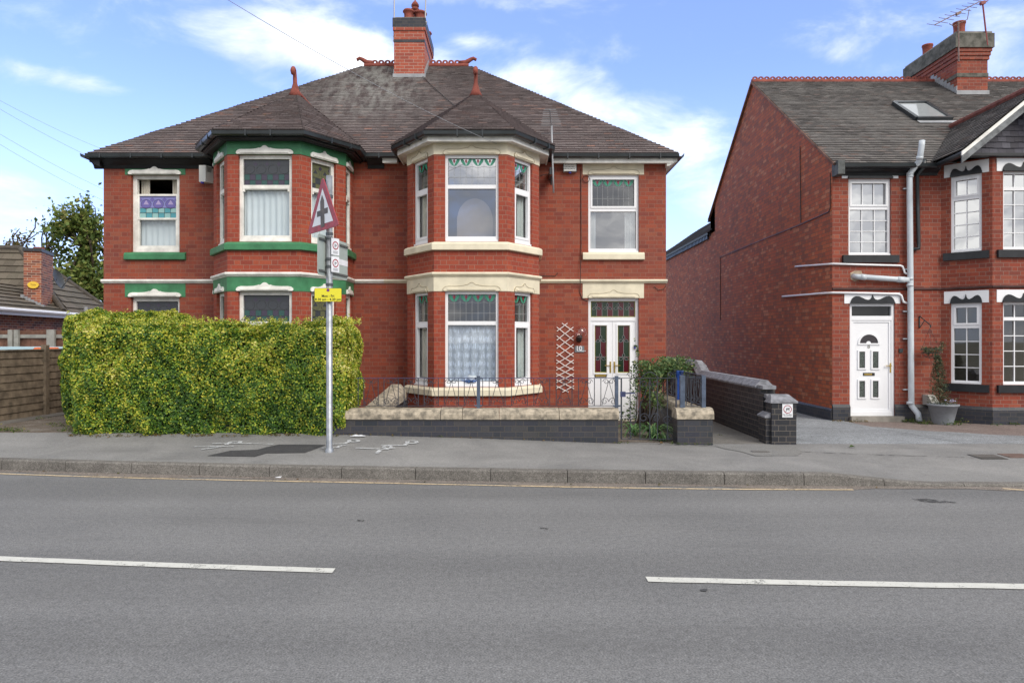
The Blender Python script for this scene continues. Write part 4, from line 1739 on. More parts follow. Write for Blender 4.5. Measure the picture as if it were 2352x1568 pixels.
# quoin end of the facade is the brighter brick; canted bay
bp = [(XB0, TY), (XB1, YBF), (XB2, YBF), (XB3, TY)]
TB = []
bw = {}
for i in range(3):
    a, b = Vector(bp[i]), Vector(bp[i + 1])
    F = Frame(a, b - a)
    L = (b - a).length
    TB.append((F, L))
    if i == 1:
        x0, x1 = L / 2 - .40, L / 2 + .40
    else:
        x0, x1 = L / 2 - .27, L / 2 + .27
    bw[i] = (x0, x1)
    s.wall(F, 0, L, -.1, TEZ, [(x0, x1, .80, 2.45), (x0, x1, 3.50, 5.07)], .13, 0)
s.build('wall', [BRICK_TER, BRICK_SIDE], terr)
s = MB()
for z in (2.72, 5.30, .02):
    s.quad((TX + .02, TY + .14, z), (XT1 - .02, TY + .14, z), (XT1 - .02, yBk - .02, z), (TX + .02, yBk - .02, z))
    s.poly([(XB0 + .2, TY + .14, z), (XB1 + .05, YBF + .16, z), (XB2 - .05, YBF + .16, z), (XB3 - .2, TY + .14, z)])
s.quad((TX + .02, 17.6, 0), (XT1 - .02, 17.6, 0), (XT1 - .02, 17.6, 5.3), (TX + .02, 17.6, 5.3))
s.quad((8.5, TY + .2, 0), (8.5, 17.6, 0), (8.5, 17.6, 5.3), (8.5, TY + .2, 5.3))
s.build('interior_partition', M_ROOM, terr)
# black plinth
s = MB()
PL = [(-.02, -.1), (.035, -.1), (.035, .29), (.0, .35), (-.02, .35)]
s.sweep(PL, [(TX - .0, TY + 6.0), (TX - .0, TY), (TD[0], TY)][1:], 0)
s.build('plinth', BLUE_BRICK, terr)
s = MB()
s.sweep(PL, [(TD[1], TY)] + bp + [(14, TY)], 0)
s.build('plinth', BLUE_BRICK, terr)
s = MB()
s.sweep([(-.02, -.1), (.03, -.1), (.03, .22), (.0, .26), (-.02, .26)], [(TX, 23), (TX, TY)], 0)
s.build('plinth', BLUE_BRICK, terr)
# thin dark string course
s = MB()
s.sweep([(-.02, 2.735), (.02, 2.735), (.035, 2.755), (.035, 2.785), (-.02, 2.795)], [(TX, TY)] + bp + [(XT1, TY)])
s.build('string_course', mat('string_dark_brick', (.085, .035, .03), .6, var=.4, vscale=5), terr)
for (F, xc, w, z, hh) in ((FT, 7.498, 1.18, tz(409.8), tz(384)), (FT, 7.545, 1.17, tz(697), tz(672)),
                          (TB[0][0], TB[0][1] / 2, .78, 5.07, 5.33), (TB[0][0], TB[0][1] / 2, .78, 2.45, 2.70),
                          (TB[1][0], TB[1][1] / 2, 1.06, 5.07, 5.33), (TB[1][0], TB[1][1] / 2, 1.06, 2.45, 2.70),
                          (TB[2][0], TB[2][1] / 2, .78, 5.07, 5.33), (TB[2][0], TB[2][1] / 2, .78, 2.45, 2.70)):
    lintel(terr, F, xc - w / 2, xc + w / 2, z, hh, M_WHITE, .008)
    scallop(terr, F, xc, z - .002, w * .80 if w > 1 else w * .72, .185, M_BLACK, .008)
for (F, xc, w, z) in ((FT, 7.50, 1.17, TW[2]), (TB[0][0], TB[0][1] / 2, .80, 3.50), (TB[1][0], TB[1][1] / 2, 1.06, 3.50), (TB[2][0], TB[2][1] / 2, .80, 3.50),
                      (TB[0][0], TB[0][1] / 2, .80, .80), (TB[1][0], TB[1][1] / 2, 1.06, .80), (TB[2][0], TB[2][1] / 2, .80, .80)):
    s = MB()
    s.extrude(F, [(xc - w / 2, z - .16), (xc + w / 2, z - .16), (xc + w / 2, z - .005), (xc - w / 2, z - .005)], -.02, .06)
    s.build('sill', M_BLACK, terr)
window(terr, FT, TW[0], TW[1], TW[2], TW[3], tz(477), None, 4, None, M_WHITE, inner_top=True, glass=M_GLASSR, grid=(3, 4, 1), rec=.05, botrail=.06)
for i in (0, 1, 2):
    F, L = TB[i]
    x0, x1 = bw[i]
    if i == 1:
        window(terr, F, x0, x1, 3.50, 5.07, 4.73, None, 4, None, M_WHITE, glass=M_GLASSR, grid=(3, 4, 1), rec=.05, botrail=.06, ftb=.05)
        window(terr, F, x0, x1, .80, 2.45, 2.12, None, 4, 'blind', M_WHITE, glass=M_GLASSD, grid=(3, 4, 1), rec=.05, botrail=.06, ftb=.05)
    else:
        window(terr, F, x0, x1, 3.50, 5.07, 4.60, None, 4, None, M_WHITE, inner_top=True, glass=M_GLASSR, grid=(2, 4, 1), rec=.03, botrail=.06)
        window(terr, F, x0, x1, .80, 2.45, 1.97, None, 4, 'blind', M_WHITE, inner_top=True, glass=M_GLASSD, grid=(2, 4, 1), rec=.03, botrail=.06)

# front door of the terraced house
x0, x1, z0, z1 = TD
s = MB()
bars(s, FT, x0, x1, z0 + .0, z1, .055, -.13, -.03, 0, wb=.09)
zt = tz(734)
s.fbox(FT, x0 + .055, x1 - .055, zt - .01, zt + .08, -.13, -.03)
bars(s, FT, x0 + .055, x1 - .055, z0 + .09, zt - .01, .045, -.13, -.045, 0)
df = s.build('door_frame', M_WHITE, terr)
p = MB()
p.quad(FT(x0 + .05, zt + .07, -.09), FT(x1 - .05, zt + .07, -.09), FT(x1 - .05, z1 - .05, -.09), FT(x0 + .05, z1 - .05, -.09))
p.build('fanlight_pane', M_GLASSK, df)
X0, X1 = x0 + .10, x1 - .10
Z0, Z1 = z0 + .135, zt - .055
s = MB()
s.fbox(FT, X0, X1, Z0, Z1, -.12, -.062, 0)


def dz(py):     # crop 3 row -> z
    return Zat((840 + py / 3.408) * .7656, TY)


def dxx(px):
    return XatY((2450 + px / 3.408) * .7656, TY)


for (a, b, c, d) in ((432, 522, 715, 915), (570, 660, 715, 915), (432, 522, 1015, 1215), (570, 660, 1015, 1215)):
    A0, A1, B0, B1 = dxx(a), dxx(b), dz(d), dz(c)
    bars(s, FT, A0, A1, B0, B1, .032, -.062, -.042, 0)
    s.fbox(FT, A0 + .032, A1 - .032, B0 + .032, B1 - .032, -.062, -.058, 1)
    s.fbox(FT, A0 + .045, A1 - .045, B0 + .045, B1 - .045, -.058, -.056, 2)
# fan of glass with raised sunburst rim
fxc, fz, fr_ = (dxx(435) + dxx(660)) / 2, dz(655), (dxx(660) - dxx(435)) / 2
for i in range(12):
    a0, a1 = pi * i / 12, pi * (i + 1) / 12

    def q(r, a):
        return (fxc + r * cos(a), fz + .02 + r * .95 * sin(a))
    s.extrude(FT, [q(fr_ * .84, a0), q(fr_, a0), q(fr_, a1), q(fr_ * .84, a1)], -.062, -.042, 0)
    s.extrude(FT, [q(fr_ * .22, a0), q(fr_ * .84, a0), q(fr_ * .84, a1), q(fr_ * .22, a1)], -.062, -.056, 1)
s.fbox(FT, fxc - fr_, fxc + fr_, fz - .012, fz + .02, -.062, -.042, 0)
door = s.build('door', [M_WHITE, mat('door_glass', (.05, .045, .05), .15), mat('door_glass_lead', (.09, .11, .10), .3, var=.8, vscale=60)], terr)
s = MB()
text_mesh(s, FT, '8', fxc, dz(677), .115, -.058)
s.build('door_number', mat('number_grey', (.22, .22, .20), .5), door)
s = MB()
s.fbox(FT, dxx(490), dxx(608), dz(978), dz(948), -.062, -.052, 0)
s.fbox(FT, dxx(500), dxx(578), dz(971), dz(957), -.052, -.046, 1)
s.build('letter_plate', [M_SIGNB, M_BRASS], door)
s = MB()
hx = X1 + .035
s.fbox(FT, hx - .018, hx + .018, dz(945), dz(848), -.05, -.035)
s.ebox(FT(hx, dz(875), -.02), FT(hx - .11, dz(875), -.02), .016, .016)
s.ebox(FT(hx, dz(875), -.04), FT(hx, dz(875), -.012), .02, .02)
s.build('handle', M_BRASS, door)
s = MB()
s.fbox(FT, x0 - .02, x1 + .14, -.08, z0 + .005, -.13, .12)
s.build('doorstep', M_CONC, terr)

# roofs
s = MB()
gX, gZ, gY0, gY1 = 10.22, 6.62, 13.12, 15.87
gL = gX - 1.53
tiled(s, [(TX - .05, yE_t, TEZ - .02), (XT1, yE_t, TEZ - .02), (XT1, yRt, zRt), (TX - .05, yRt, zRt)], gauge=.105, tw=.17, step=.017)
s.quad((TX - .05, yRt, zRt), (XT1, yRt, zRt), (XT1, yBk + .2, 5.7), (TX - .05, yBk + .2, 5.7), 0, .4)
s.build('roof', ROOFG, terr)
s = MB()
# mortared verge along the gable
s.ebox((TX - .015, yE_t + .02, TEZ - .03), (TX - .015, yRt, zRt - .03), .10, .05, 0)
s.ebox((TX - .015, yBk + .1, 5.76), (TX - .015, yRt, zRt - .03), .10, .05, 0)
s.build('verge', mat('verge_mortar', (.22, .12, .09), .9, var=.4, vscale=6), terr)
s = MB()
crest(s, (TX - .03, yRt, zRt + .0), (11.6, yRt, zRt + .0), .13, .165)
s.build('ridge_tiles', M_TERRA, terr)
s = MB()
crest(s, (12.7, yRt, zRt + .0), (XT1, yRt, zRt + .0), .13, .165)
s.tube([(TX - .04, yRt, zRt - .02), (XT1, yRt, zRt - .02)], .085, 8)
s.build('ridge_tiles', M_TERRA, terr)
# rear wing roof
s = MB()
tiled(s, [(TX - .12, yBk - .3, 5.32), (8.7, yBk - .3, 6.82), (8.7, 31.8, 6.82), (TX - .12, 34.6, 5.32)], gauge=.105, per_tile=False, step=.02)
tiled(s, [(TX - .12, 34.6, 5.32), (8.7, 31.8, 6.82), (10.8, 34.6, 5.32)], per_tile=False, step=.02)
s.quad((8.7, yBk - .3, 6.82), (11, yBk - .3, 5.32), (10.8, 34.6, 5.32), (8.7, 31.8, 6.82), 0, .3)
s.build('wing_roof', ROOFG, terr)
s = MB()
s.sweep([(-.02, 5.25), (.10, 5.25), (.12, 5.33), (-.02, 5.33)], [(TX, 34.6), (TX, yBk - .02)])
for i in range(60):
    yy = yBk + .15 + i * .19
    s.box(TX - .075, TX, yy, yy + .10, 5.12, 5.25, 0)
s.sweep([(-.0, 5.21), (.02, 5.21), (.03, 5.25), (.0, 5.25)], [(TX, 34.6), (TX, yBk - .02)])
s.build('eaves_corbel', M_BLACK, terr)
# gutter and fascia
s = MB()
s.sweep([(-.02, 5.13), (.03, 5.13), (.05, 5.18), (.12, 5.22), (.16, 5.24), (.16, 5.33), (-.02, 5.33)], [(TX + .02, TY), (gL + .2, TY)])
s.build('fascia', M_BLACK, terr)
s = MB()
s.sweep(prof(GUT, -.085, .17), [(TX + .05, TY), (gL + .12, TY)])
s.tube([(gL + .08, TY - .24, 5.30), (gL + .04, gY0 + .08, 5.30)], .06, 8)
s.build('gutter', M_GUTTER, terr)
s = MB()
s.box(TX - .02, TX + .12, TY - .30, TY - .02, 5.10, 5.38)
s.build('eaves_kneeler', mat('kneeler_lead', (.10, .11, .11), .7, var=.4), terr)
# front gable
s = MB()
zGe = gZ - 1.53 * .815
tiled(s, [(gL, gY0, zGe), (gX, gY0, gZ), (gX, gY1, gZ), (gL, TY - .1, zGe)], gauge=.105, step=.017)
gR = gX + 1.53
tiled(s, [(gR, gY0, zGe), (gR, TY - .1, zGe), (gX, gY1, gZ), (gX, gY0, gZ)], gauge=.105, step=.017)
s.build('gable_roof', ROOFG, terr)
s = MB()
ridge_cap(s, (gX, gY0 - .02, gZ + .02), (gX, gY1, gZ + .02), .085, 0, .30)
s.build('ridge_tiles', mat('ridge_red', (.15, .045, .035), .8, var=.4), terr)
s = MB()
for sg in (-1, 1):
    a = Vector((gX, gY0 + .01, gZ - .06))
    b = Vector((gX + sg * 1.56, gY0 + .01, gZ - .06 - 1.56 * .815))
    s.ebox(a, b, .05, .12, 0, up=(0, -1, 0)) if False else None
    dn = Vector((0, 0, 1))
    for (o1_, o2_, m_) in ((.035, -.045, 0), (-.045, -.19, 1)):
        s.add([a + dn * o1_, b + dn * o1_, b + dn * o2_, a + dn * o2_,
               a + dn * o1_ + Vector((0, .035, 0)), b + dn * o1_ + Vector((0, .035, 0)), b + dn * o2_ + Vector((0, .035, 0)), a + dn * o2_ + Vector((0, .035, 0))],
              [(0, 1, 2, 3), (7, 6, 5, 4), (0, 4, 5, 1), (2, 6, 7, 3), (1, 5, 6, 2), (0, 3, 7, 4)], m_)
s.build('bargeboard', [M_PAINT, mat('barge_grey', (.16, .17, .18), .7, var=.5, vscale=8)], terr)
s = MB()
fy = YBF - .03
zb_ = 5.40
hw = (gZ - .10 - zb_) / .815
tiled(s, [(gX - hw, fy - .03, zb_), (gX + hw, fy - .03, zb_), (gX, fy - .02, gZ - .10)], gauge=.115, tw=.165, step=.014, jit=.004)
s.build('tile_hanging', SLATEH, terr)
s = MB()
s.box(gX - hw - .05, gX + hw + .05, fy - .10, fy + .06, zb_ - .055, zb_)
s.quad((gL, gY0 + .05, zGe - .03), (gR, gY0 + .05, zGe - .03), (gR, TY, zGe - .03), (gL, TY, zGe - .03)) if False else None
s.quad((gL + .05, gY0 + .06, zGe - .05), (gX, gY0 + .06, gZ - .06), (gX, TY, gZ - .06), (gL + .05, TY, zGe - .05))
s.quad((gR - .05, gY0 + .06, zGe - .05), (gX, gY0 + .06, gZ - .06), (gX, TY, gZ - .06), (gR - .05, TY, zGe - .05))
s.build('gable_soffit', M_BLACK, terr)
# chimney with oversailing courses
c0, c1, d0_, d1_ = 11.74, 12.54, 18.0, 20.2
s = MB()
zt_ = Zat(75, 18.0)
s.box(c0, c1, d0_, d1_, 7.6, zt_ - .55, 0)
s.box(c0 - .015, c1 + .015, d0_ - .015, d1_ + .015, 8.62, 8.72, 1)
for k, (za, zb2) in enumerate(((zt_ - .72, zt_ - .62), (zt_ - .62, zt_ - .52), (zt_ - .52, zt_ - .43))):
    e = .03 + .022 * k
    s.box(c0 - e, c1 + e, d0_ - e, d1_ + e, za, zb2 - .003, 0)
s.box(c0 - .11, c1 + .11, d0_ - .11, d1_ + .11, zt_ - .43, zt_ - .06, 1)
s.box(c0 - .07, c1 + .07, d0_ - .07, d1_ + .07, zt_ - .06, zt_, 2)
s.box(c0 - .03, c1 + .03, d0_ - .03, d0_, 8.06, 8.26, 3)
for i in range(8):
    y0_ = d0_ + i * .14
    z0_ = 5.34 + .72 * (y0_ - yE_t)
    s.box(c0 - .018, c0, y0_, y0_ + .135, z0_ - .08, z0_ + .24, 3)
tch = s.build('chimney', [BRICK_TER, mat('weathered_cap', (.13, .125, .11), .9, var=.5, vscale=6, var2=(.06, .06, .05)), M_CONC, M_LEAD], terr)
for (px, py, r, h) in ((12.02, 18.35, .15, .42), (12.02, 19.75, .14, .42)):
    s = MB()
    s.lathe((px, py, zt_), [(r * .92, 0), (r * .90, h * .6), (r * .98, h * .88), (r * 1.06, h * .9), (r * 1.06, h), (r * .85, h), (r * .8, h * .4), (0, h * .4)], 18)
    s.build('chimney_pot', M_TERRA, tch, smooth=True)


# skylight, laid on the roof slope
def on_roof(u, y, lift=0.0):
    # z = TEZ-.02 + sl*(Y-yE_t)
    sl2 = (zRt - TEZ + .02) / (yRt - yE_t)
    k = (780 - y) / 1568
    Y = (TEZ - .02 + lift - CAMZ - sl2 * yE_t) / (k - sl2)
    return Vector((XatY(u, Y), Y, CAMZ + k * Y))


sx0, sx1 = on_roof(2060, 242).x, on_roof(2138, 242).x
a, b = on_roof(2060, 242), on_roof(2104, 278)
yt_, yb_ = a.y, b.y
sl2 = (zRt - TEZ + .02) / (yRt - yE_t)


def rp(x, y, l):
    return Vector((x, y, TEZ - .02 + sl2 * (y - yE_t))) + Vector((0, -sl2, 1)).normalized() * l


s = MB()
xa, xb = min(a.x, b.x), min(a.x, b.x) + .82
for (p, q_) in ((((xa, yt_)), (xb, yt_)), ((xb, yt_), (xb, yb_)), ((xb, yb_), (xa, yb_)), ((xa, yb_), (xa, yt_))):
    s.ebox(rp(p[0], p[1], .05), rp(q_[0], q_[1], .05), .09, .10, 0, up=Vector((0, -sl2, 1)))
s.quad(rp(xa - .02, yb_ - .17, .03), rp(xb + .12, yb_ - .17, .03), rp(xb + .12, yb_ - .05, .035), rp(xa - .02, yb_ - .05, .035), 1)
sk = s.build('skylight', [M_GUTTER, M_LEAD], terr)
s = MB()
s.quad(rp(xa + .04, yb_ + .04, .07), rp(xb - .04, yb_ + .04, .07), rp(xb - .04, yt_ - .04, .07), rp(xa + .04, yt_ - .04, .07))
s.build('pane', mat('skylight_glass', (.30, .32, .33), .05, spec=.9), sk)

# pipework
yp = TY - .10
s = MB()


def tp(u, y, Y=yp):
    return P(u, y, Y)


s.tube([tp(2111, 967, TY - .28), tp(2109, 950, TY - .22), tp(2094, 932), tp(2093, 925), tp(2091, 640), tp(2089, 403), tp(2092, 396), tp(2111, 371, TY - .30), tp(2113, 362, TY - .34),
        tp(2117, 335, TY - .34), tp(2118, 323, TY - .34)], .058, 14)
for y_ in (400, 405, 640, 655, 925):
    s.tube([tp(2090, y_ - 3), tp(2090, y_ + 3)], .066, 14)
s.tube([tp(2112, 366, TY - .32), tp(2113, 359, TY - .34)], .066, 14)
s.tube([tp(1958, 634, TY + .02), tp(1972, 635.5), tp(2070, 642), tp(2088, 642.5)], .055, 14)
s.tube([tp(1976, 635.7), tp(1988, 636.8)], .063, 14)
s.tube([tp(2060, 641.5), tp(2078, 642.5)], .063, 14)
for y_ in (432, 618, 715, 778, 895):
    s.box(tp(2090, y_).x - .10, tp(2090, y_).x + .075, TY - .05, TY, tp(0, y_).z - .012, tp(0, y_).z + .012)
s.build('soil_pipe', M_GREYPIPE, terr, smooth=True)
s = MB()
s.tube([tp(1827, 612, 6.68 * 1568 / (1827 - 1176)), (TX - .035, TY + .2, 3.30), (TX + .0, TY - .04, 3.283), (7.2, TY - .04, 3.27), tp(2068, 610, TY - .04), tp(2073, 612, TY - .04),
        tp(2078, 626, TY - .05), tp(2083, 629, TY - .06)], .021, 8)
s.build('overflow_pipe', M_WHITE, terr, smooth=True)
s = MB()
s.tube([tp(1797, 681, 6.68 * 1568 / (1797 - 1176)), (TX - .035, TY + .2, 2.69), (TX + .0, TY - .04, 2.68), (7.4, TY - .04, 2.672), tp(2062, 675, TY - .04), tp(2070, 678, TY - .04),
        tp(2075, 693, TY - .05), tp(2083, 696, TY - .06)], .023, 8)
s.build('overflow_pipe', M_WHITE, terr, smooth=True)
s = MB()
s.tube([tp(2124, 366, TY - .2), tp(2121, 385, TY - .2), tp(2107, 402, TY - .06), tp(2108, 480, TY - .06), tp(2110, 560, TY - .06), tp(2110, 571, TY - .06), tp(2096, 572, TY - .06)], .038, 10)
s.build('downpipe', M_GUTTER, terr, smooth=True)
s = MB()
# loose mortar patch round the branch pipe
pts = [(-.10, -.08), (-.02, -.12), (.08, -.09), (.14, .04), (.12, .10), (-.02, .10), (-.11, .06)]
c_ = tp(1965, 633, TY)
s.extrude(FT, [(c_.x + a, c_.z + b) for a, b in pts], -.01, .006)
s.build('mortar_patch', mat('mortar', (.42, .33, .24), .9, var=.3, vscale=9), terr)
s = MB()
s.fbox(FT, dxx(838), dxx(875), dz(740), dz(700), 0, .03)
tag(s.build('key_safe', M_GUTTER, None, (dxx(856), TY, dz(720))), 'small dark key box on the brick wall right of door number 8', 'key box')
# cables on the gable wall
s = MB()


def side(u, y):
    Y = (TX - .01) * 1568 / (u - 1176)
    return P(u, y, Y)


def c5(px, py):
    return side((2000 + px / 3.016) * .7656, (440 + py / 3.016) * .7656)


s.tube([c5(1480, 240), c5(1478, 560), c5(1465, 590), c5(1200, 710), c5(850, 850), c5(485, 1000), c5(487, 1300), c5(487, 1568)], .009, 5)
tag(s.build('gable_cable', M_SIGNB, None, tuple(c5(1200, 710))), 'black cable running diagonally down the windowless gable wall, then dropping vertically', 'cable')
s = MB()
s.tube([c5(1205, 0), c5(1213, 690)], .009, 5)
tag(s.build('gable_cable', M_SIGNB, None, tuple(c5(1205, 300))), 'straight vertical black cable high on the windowless gable wall', 'cable')

# ================================================================= bungalow far left
bg_ = empty('bungalow', (-13.5, 18, 0), 'low brick bungalow with brown concrete tile roof and white gutter behind the timber fences', 'house')
E0, E1 = Vector((-13.35, 16.2)), Vector((-14.75, 25.6))
dirn = (E1 - E0).normalized()
nl = Vector((-dirn.y, dirn.x))       # towards -X
ze = 2.52


def bq(t, w, z):
    p = E0 + dirn * t + nl * w
    return Vector((p.x, p.y, z))


Lb = (E1 - E0).length
s = MB()
wq = [bq(-2, .35, -.2), bq(Lb - .3, .35, -.2), bq(Lb - .3, .35, ze), bq(-2, .35, ze)]
s.poly(wq)
s.poly([bq(-2, .35, -.2), bq(-2, .35, ze), bq(-2, 9, ze), bq(-2, 9, -.2)])
s.poly([bq(Lb - .3, .35, -.2), bq(Lb - .3, 9, -.2), bq(Lb - .3, 9, ze), bq(Lb - .3, .35, ze)])
s.build('wall', BRICK_BUNG, bg_)
s = MB()
top = Vector((-16.85, 23.4, 4.83))
topl = top + nl.to_3d() * 7
mid = bq(4.6, 0, ze)
tiled(s, [bq(5.8, -.0, ze), bq(Lb, 0, ze), top], gauge=.30, tw=.30, step=.035, jit=.004)
tiled(s, [bq(5.8, 0, ze), top, topl, bq(5.8, 9.0, ze)], gauge=.30, tw=.30, step=.035, jit=.004)
# lower front wing
rz = 3.42
tiled(s, [bq(-4, 0, ze), bq(6.4, 0, ze), bq(6.4, 1.9, rz + .02), bq(-4, 1.9, rz + .02)], gauge=.30, tw=.30, step=.035, jit=.004)
s.quad(bq(-4, 1.9, rz + .02), bq(5.4, 1.9, rz + .02), bq(5.4, 4.6, ze + .3), bq(-4, 4.6, ze + .3), 0, .4)
s.build('roof', ROOFB, bg_)
s = MB()
ridge_cap(s, top, bq(Lb, 0, ze + .03), .10, 0, .4)
ridge_cap(s, top, topl, .10, 0, .4)
s.build('ridge_tiles', mat('ridge_concrete', (.075, .065, .055), .85, var=.3), bg_)
s = MB()
ridge_cap(s, bq(-4, 1.9, rz + .03), bq(5.0, 1.9, rz + .03), .09, 0, .4)
s.build('ridge_tiles', MATS['ridge_concrete'], bg_)
s = MB()
ridge_cap(s, top, bq(5.8, .2, ze + .1), .09, 0, .4)
s.build('ridge_tiles', mat('ridge_concrete', (.075, .065, .055), .85, var=.3), bg_)
s = MB()
s.tube([bq(-4, -.06, ze + .0), bq(Lb, -.06, ze - .0)], .055, 8)
s.ebox(bq(-4, .02, ze - .06), bq(Lb, .02, ze - .06), .02, .16)
s.build('gutter', M_WHITE, bg_)
s = MB()
ca = P(63, 700, 17.6)
cb = P(95, 700, 17.25)
u1 = (cb - ca)
u1.z = 0
wch = u1.length
u1.normalize()
u2 = Vector((dirn.x, dirn.y, 0))
Yc = 21.0
cc0 = Vector((XatY(95, Yc), Yc, 0))
xx2 = Vector((XatY(122, 22.2), 22.2, 0))
u2 = (xx2 - cc0)
dch = u2.length
u2.normalize()
u1 = Vector((-u2.y, u2.x, 0))
wch = .46
ztop = Zat(578, Yc)
base_ = [cc0, cc0 + u2 * dch, cc0 + u2 * dch + u1 * wch, cc0 + u1 * wch]


def prism(mb, ring, za, zb, m=0, grow=0.0):
    c = sum(ring, Vector((0, 0, 0))) / len(ring)
    r = [p + (p - c).normalized() * grow for p in ring]
    n = len(r)
    mb.add([Vector((p.x, p.y, za)) for p in r] + [Vector((p.x, p.y, zb)) for p in r],
           [tuple(range(n))[::-1], tuple(range(n, 2 * n))] + [(i, (i + 1) % n, n + (i + 1) % n, n + i) for i in range(n)], m)


prism(s, base_, 2.2, ztop, 0)
prism(s, base_, ztop, ztop + .10, 1, .05)
s.lathe(sum(base_, Vector()) / 4 + Vector((0, 0, ztop + .10)), [(.16, 0), (.15, .10), (.12, .10), (0, .12)], 14, 2)
prism(s, base_, Zat(712, Yc), Zat(700, Yc), 3, .05)
s.build('chimney', [BRICK_BUNG, BLUE_BRICK, M_TERRA, M_LEAD], bg_)
s = MB()
# stepped lead flashing in front of the stack
for k in range(7):
    p = cc0 + u1 * (wch + .02 - k * .085) - u2 * .03
    s.box(p.x - .05, p.x + .05, p.y - .02, p.y + .01, Zat(685 + k * 3.6, Yc) - .05, Zat(685 + k * 3.6, Yc) + .10)
s.build('flashing', M_LEAD, bg_)
s = MB()
s.tube([P(197, 722, 23.0), P(197, 705, 23.0)], .06, 10)
s.build('vent_pipe', M_LEAD, bg_)
# satellite dish and alarm bell box on that chimney
s = MB()
dc = P(135, 641, 18.2)
ax = Vector((.95, .10, .30)).normalized()
up_ = Vector((0, 0, 1))
e1 = ax.cross(up_).normalized()
e2 = e1.cross(ax)
ring0 = []
N = 20
for (r, dd) in ((0.0, -.06), (.11, -.045), (.18, -.025), (.235, 0), (.24, .01)):
    ring0.append([dc + ax * dd + (e1 * cos(2 * pi * k / N) + e2 * sin(2 * pi * k / N) * 1.12) * r for k in range(N)])
for i in range(4):
    for k in range(N):
        s.quad(ring0[i][k], ring0[i][(k + 1) % N], ring0[i + 1][(k + 1) % N], ring0[i + 1][k])
s.tube([dc - e2 * .24, dc + ax * .26 - e2 * .05], .012, 6)
s.tube([dc + ax * .22 - e2 * .05, dc + ax * .30 - e2 * .04], .03, 8)
s.tube([dc - ax * .04, dc - ax * .14, P(120, 645, 21.2)], .018, 6)
tag(s.build('satellite_dish', mat('dish_grey', (.07, .08, .09), .5, var=.2), None, tuple(dc)), 'dark grey satellite dish on the bungalow chimney', 'satellite dish')
s = MB()
Fc = Frame((cc0.x, cc0.y), (-u1.x, -u1.y))
Fc = Frame(((cc0 + u1 * wch).x, (cc0 + u1 * wch).y), (-u1.x, -u1.y))
xc_, zc_ = wch * .56, Zat(655, Yc)
pts = [(xc_ + .145 * cos(2 * pi * k / 20), zc_ + .105 * sin(2 * pi * k / 20)) for k in range(20)]
s.extrude(Fc, pts, 0, .06, 0)
text_mesh(s, Fc, 'Yale', xc_, zc_ + .01, .085, .062, 1)
tag(s.build('alarm_box', [mat('alarm_yellow', (.75, .50, .05), .4), mat('alarm_text', (.35, .20, .02), .5)], None, tuple(Fc(xc_, zc_))), 'oval yellow alarm box on the front of the bungalow chimney', 'alarm box')

# ================================================================= small fittings on the pair of houses
# alarm bell boxes
s = MB()
bx0, bx1 = XatY((1600 + 305 / 3.408) * .7656, YF), XatY((1600 + 441 / 3.408) * .7656, YF)
bz1, bz0 = Zat((440 + 155 / 3.408) * .7656, YF), Zat((440 + 264 / 3.408) * .7656, YF)
s.fbox(FF, bx0, bx1, bz0, bz1, 0, .07, 0)
s.fbox(FF, bx0 - .006, bx0 + .006, bz0 - .004, bz1 + .004, .07, .082, 1)
s.fbox(FF, bx1 - .006, bx1 + .006, bz0 - .004, bz1 + .004, .07, .082, 1)
s.fbox(FF, bx0 + .006, bx1 - .006, bz1 - .008, bz1 + .004, .07, .082, 1)
s.fbox(FF, bx0 + .006, bx1 - .006, bz0 - .004, bz0 + .008, .07, .082, 1)
for k, (w, zz) in enumerate(((.09, .03), (.20, .075), (.22, .115), (.26, .155))):
    for i in range(int(w / .03)):
        xx = (bx0 + bx1) / 2 - w / 2 + i * .03
        s.fbox(FF, xx, xx + .018, bz1 - zz - .012, bz1 - zz, .070, .072, 1)
s.tube([FF((bx0 + bx1) / 2, bz0 - .03, .04), FF((bx0 + bx1) / 2, bz0, .04)], .028, 10, 2)
tag(s.build('alarm_box', [M_PLASTIC, M_SIGNB, M_SBLUE], None, tuple(FF((bx0 + bx1) / 2, bz0))), 'square white alarm box with a blue lamp under the right-hand eaves', 'alarm box')
s = MB()
ax0, ax1 = XatY(457.5, 13.85), XatY(472, 13.85)
za1, za0 = Zat(380, 13.86), Zat(418, 13.86)
az_ = [(ax0, 13.84), (ax0 + .135, 13.84), (ax0 + .22, YF), (ax0 - .0, YF)]
s.add([(a, b, za0) for a, b in az_] + [(a, b, za1) for a, b in az_], [(3, 2, 1, 0), (4, 5, 6, 7), (0, 1, 5, 4), (1, 2, 6, 5), (2, 3, 7, 6), (3, 0, 4, 7)], 0)
s.lathe((ax0 + .06, 13.86, za0 - .03), [(0, 0), (.03, .0), (.035, .03)], 10, 2)
for k in range(5):
    a_ = Vector((ax0 + .150, 13.86, za1 - .03 - k * .022))
    s.ebox(a_ + Vector((.003, 0, 0)), a_ + Vector((.05, .095, 0)), .006, .008, 1)
tag(s.build('alarm_box', [M_PLASTIC, M_SIGNB, M_SBLUE], None, (ax0, YF, za0)), 'tall white wedge-shaped alarm box beside the upstairs green-linteled window', 'alarm box')

# diamond trellis: thin laths crossing
s = MB()
tpx = [(318, 1.0), (0, 0)]
rowsY = [(335), (372), (408), (446), (482), (520), (555), (590), (623), (655), (687), (713), (740), (768), (795), (822), (848), (874), (898)]
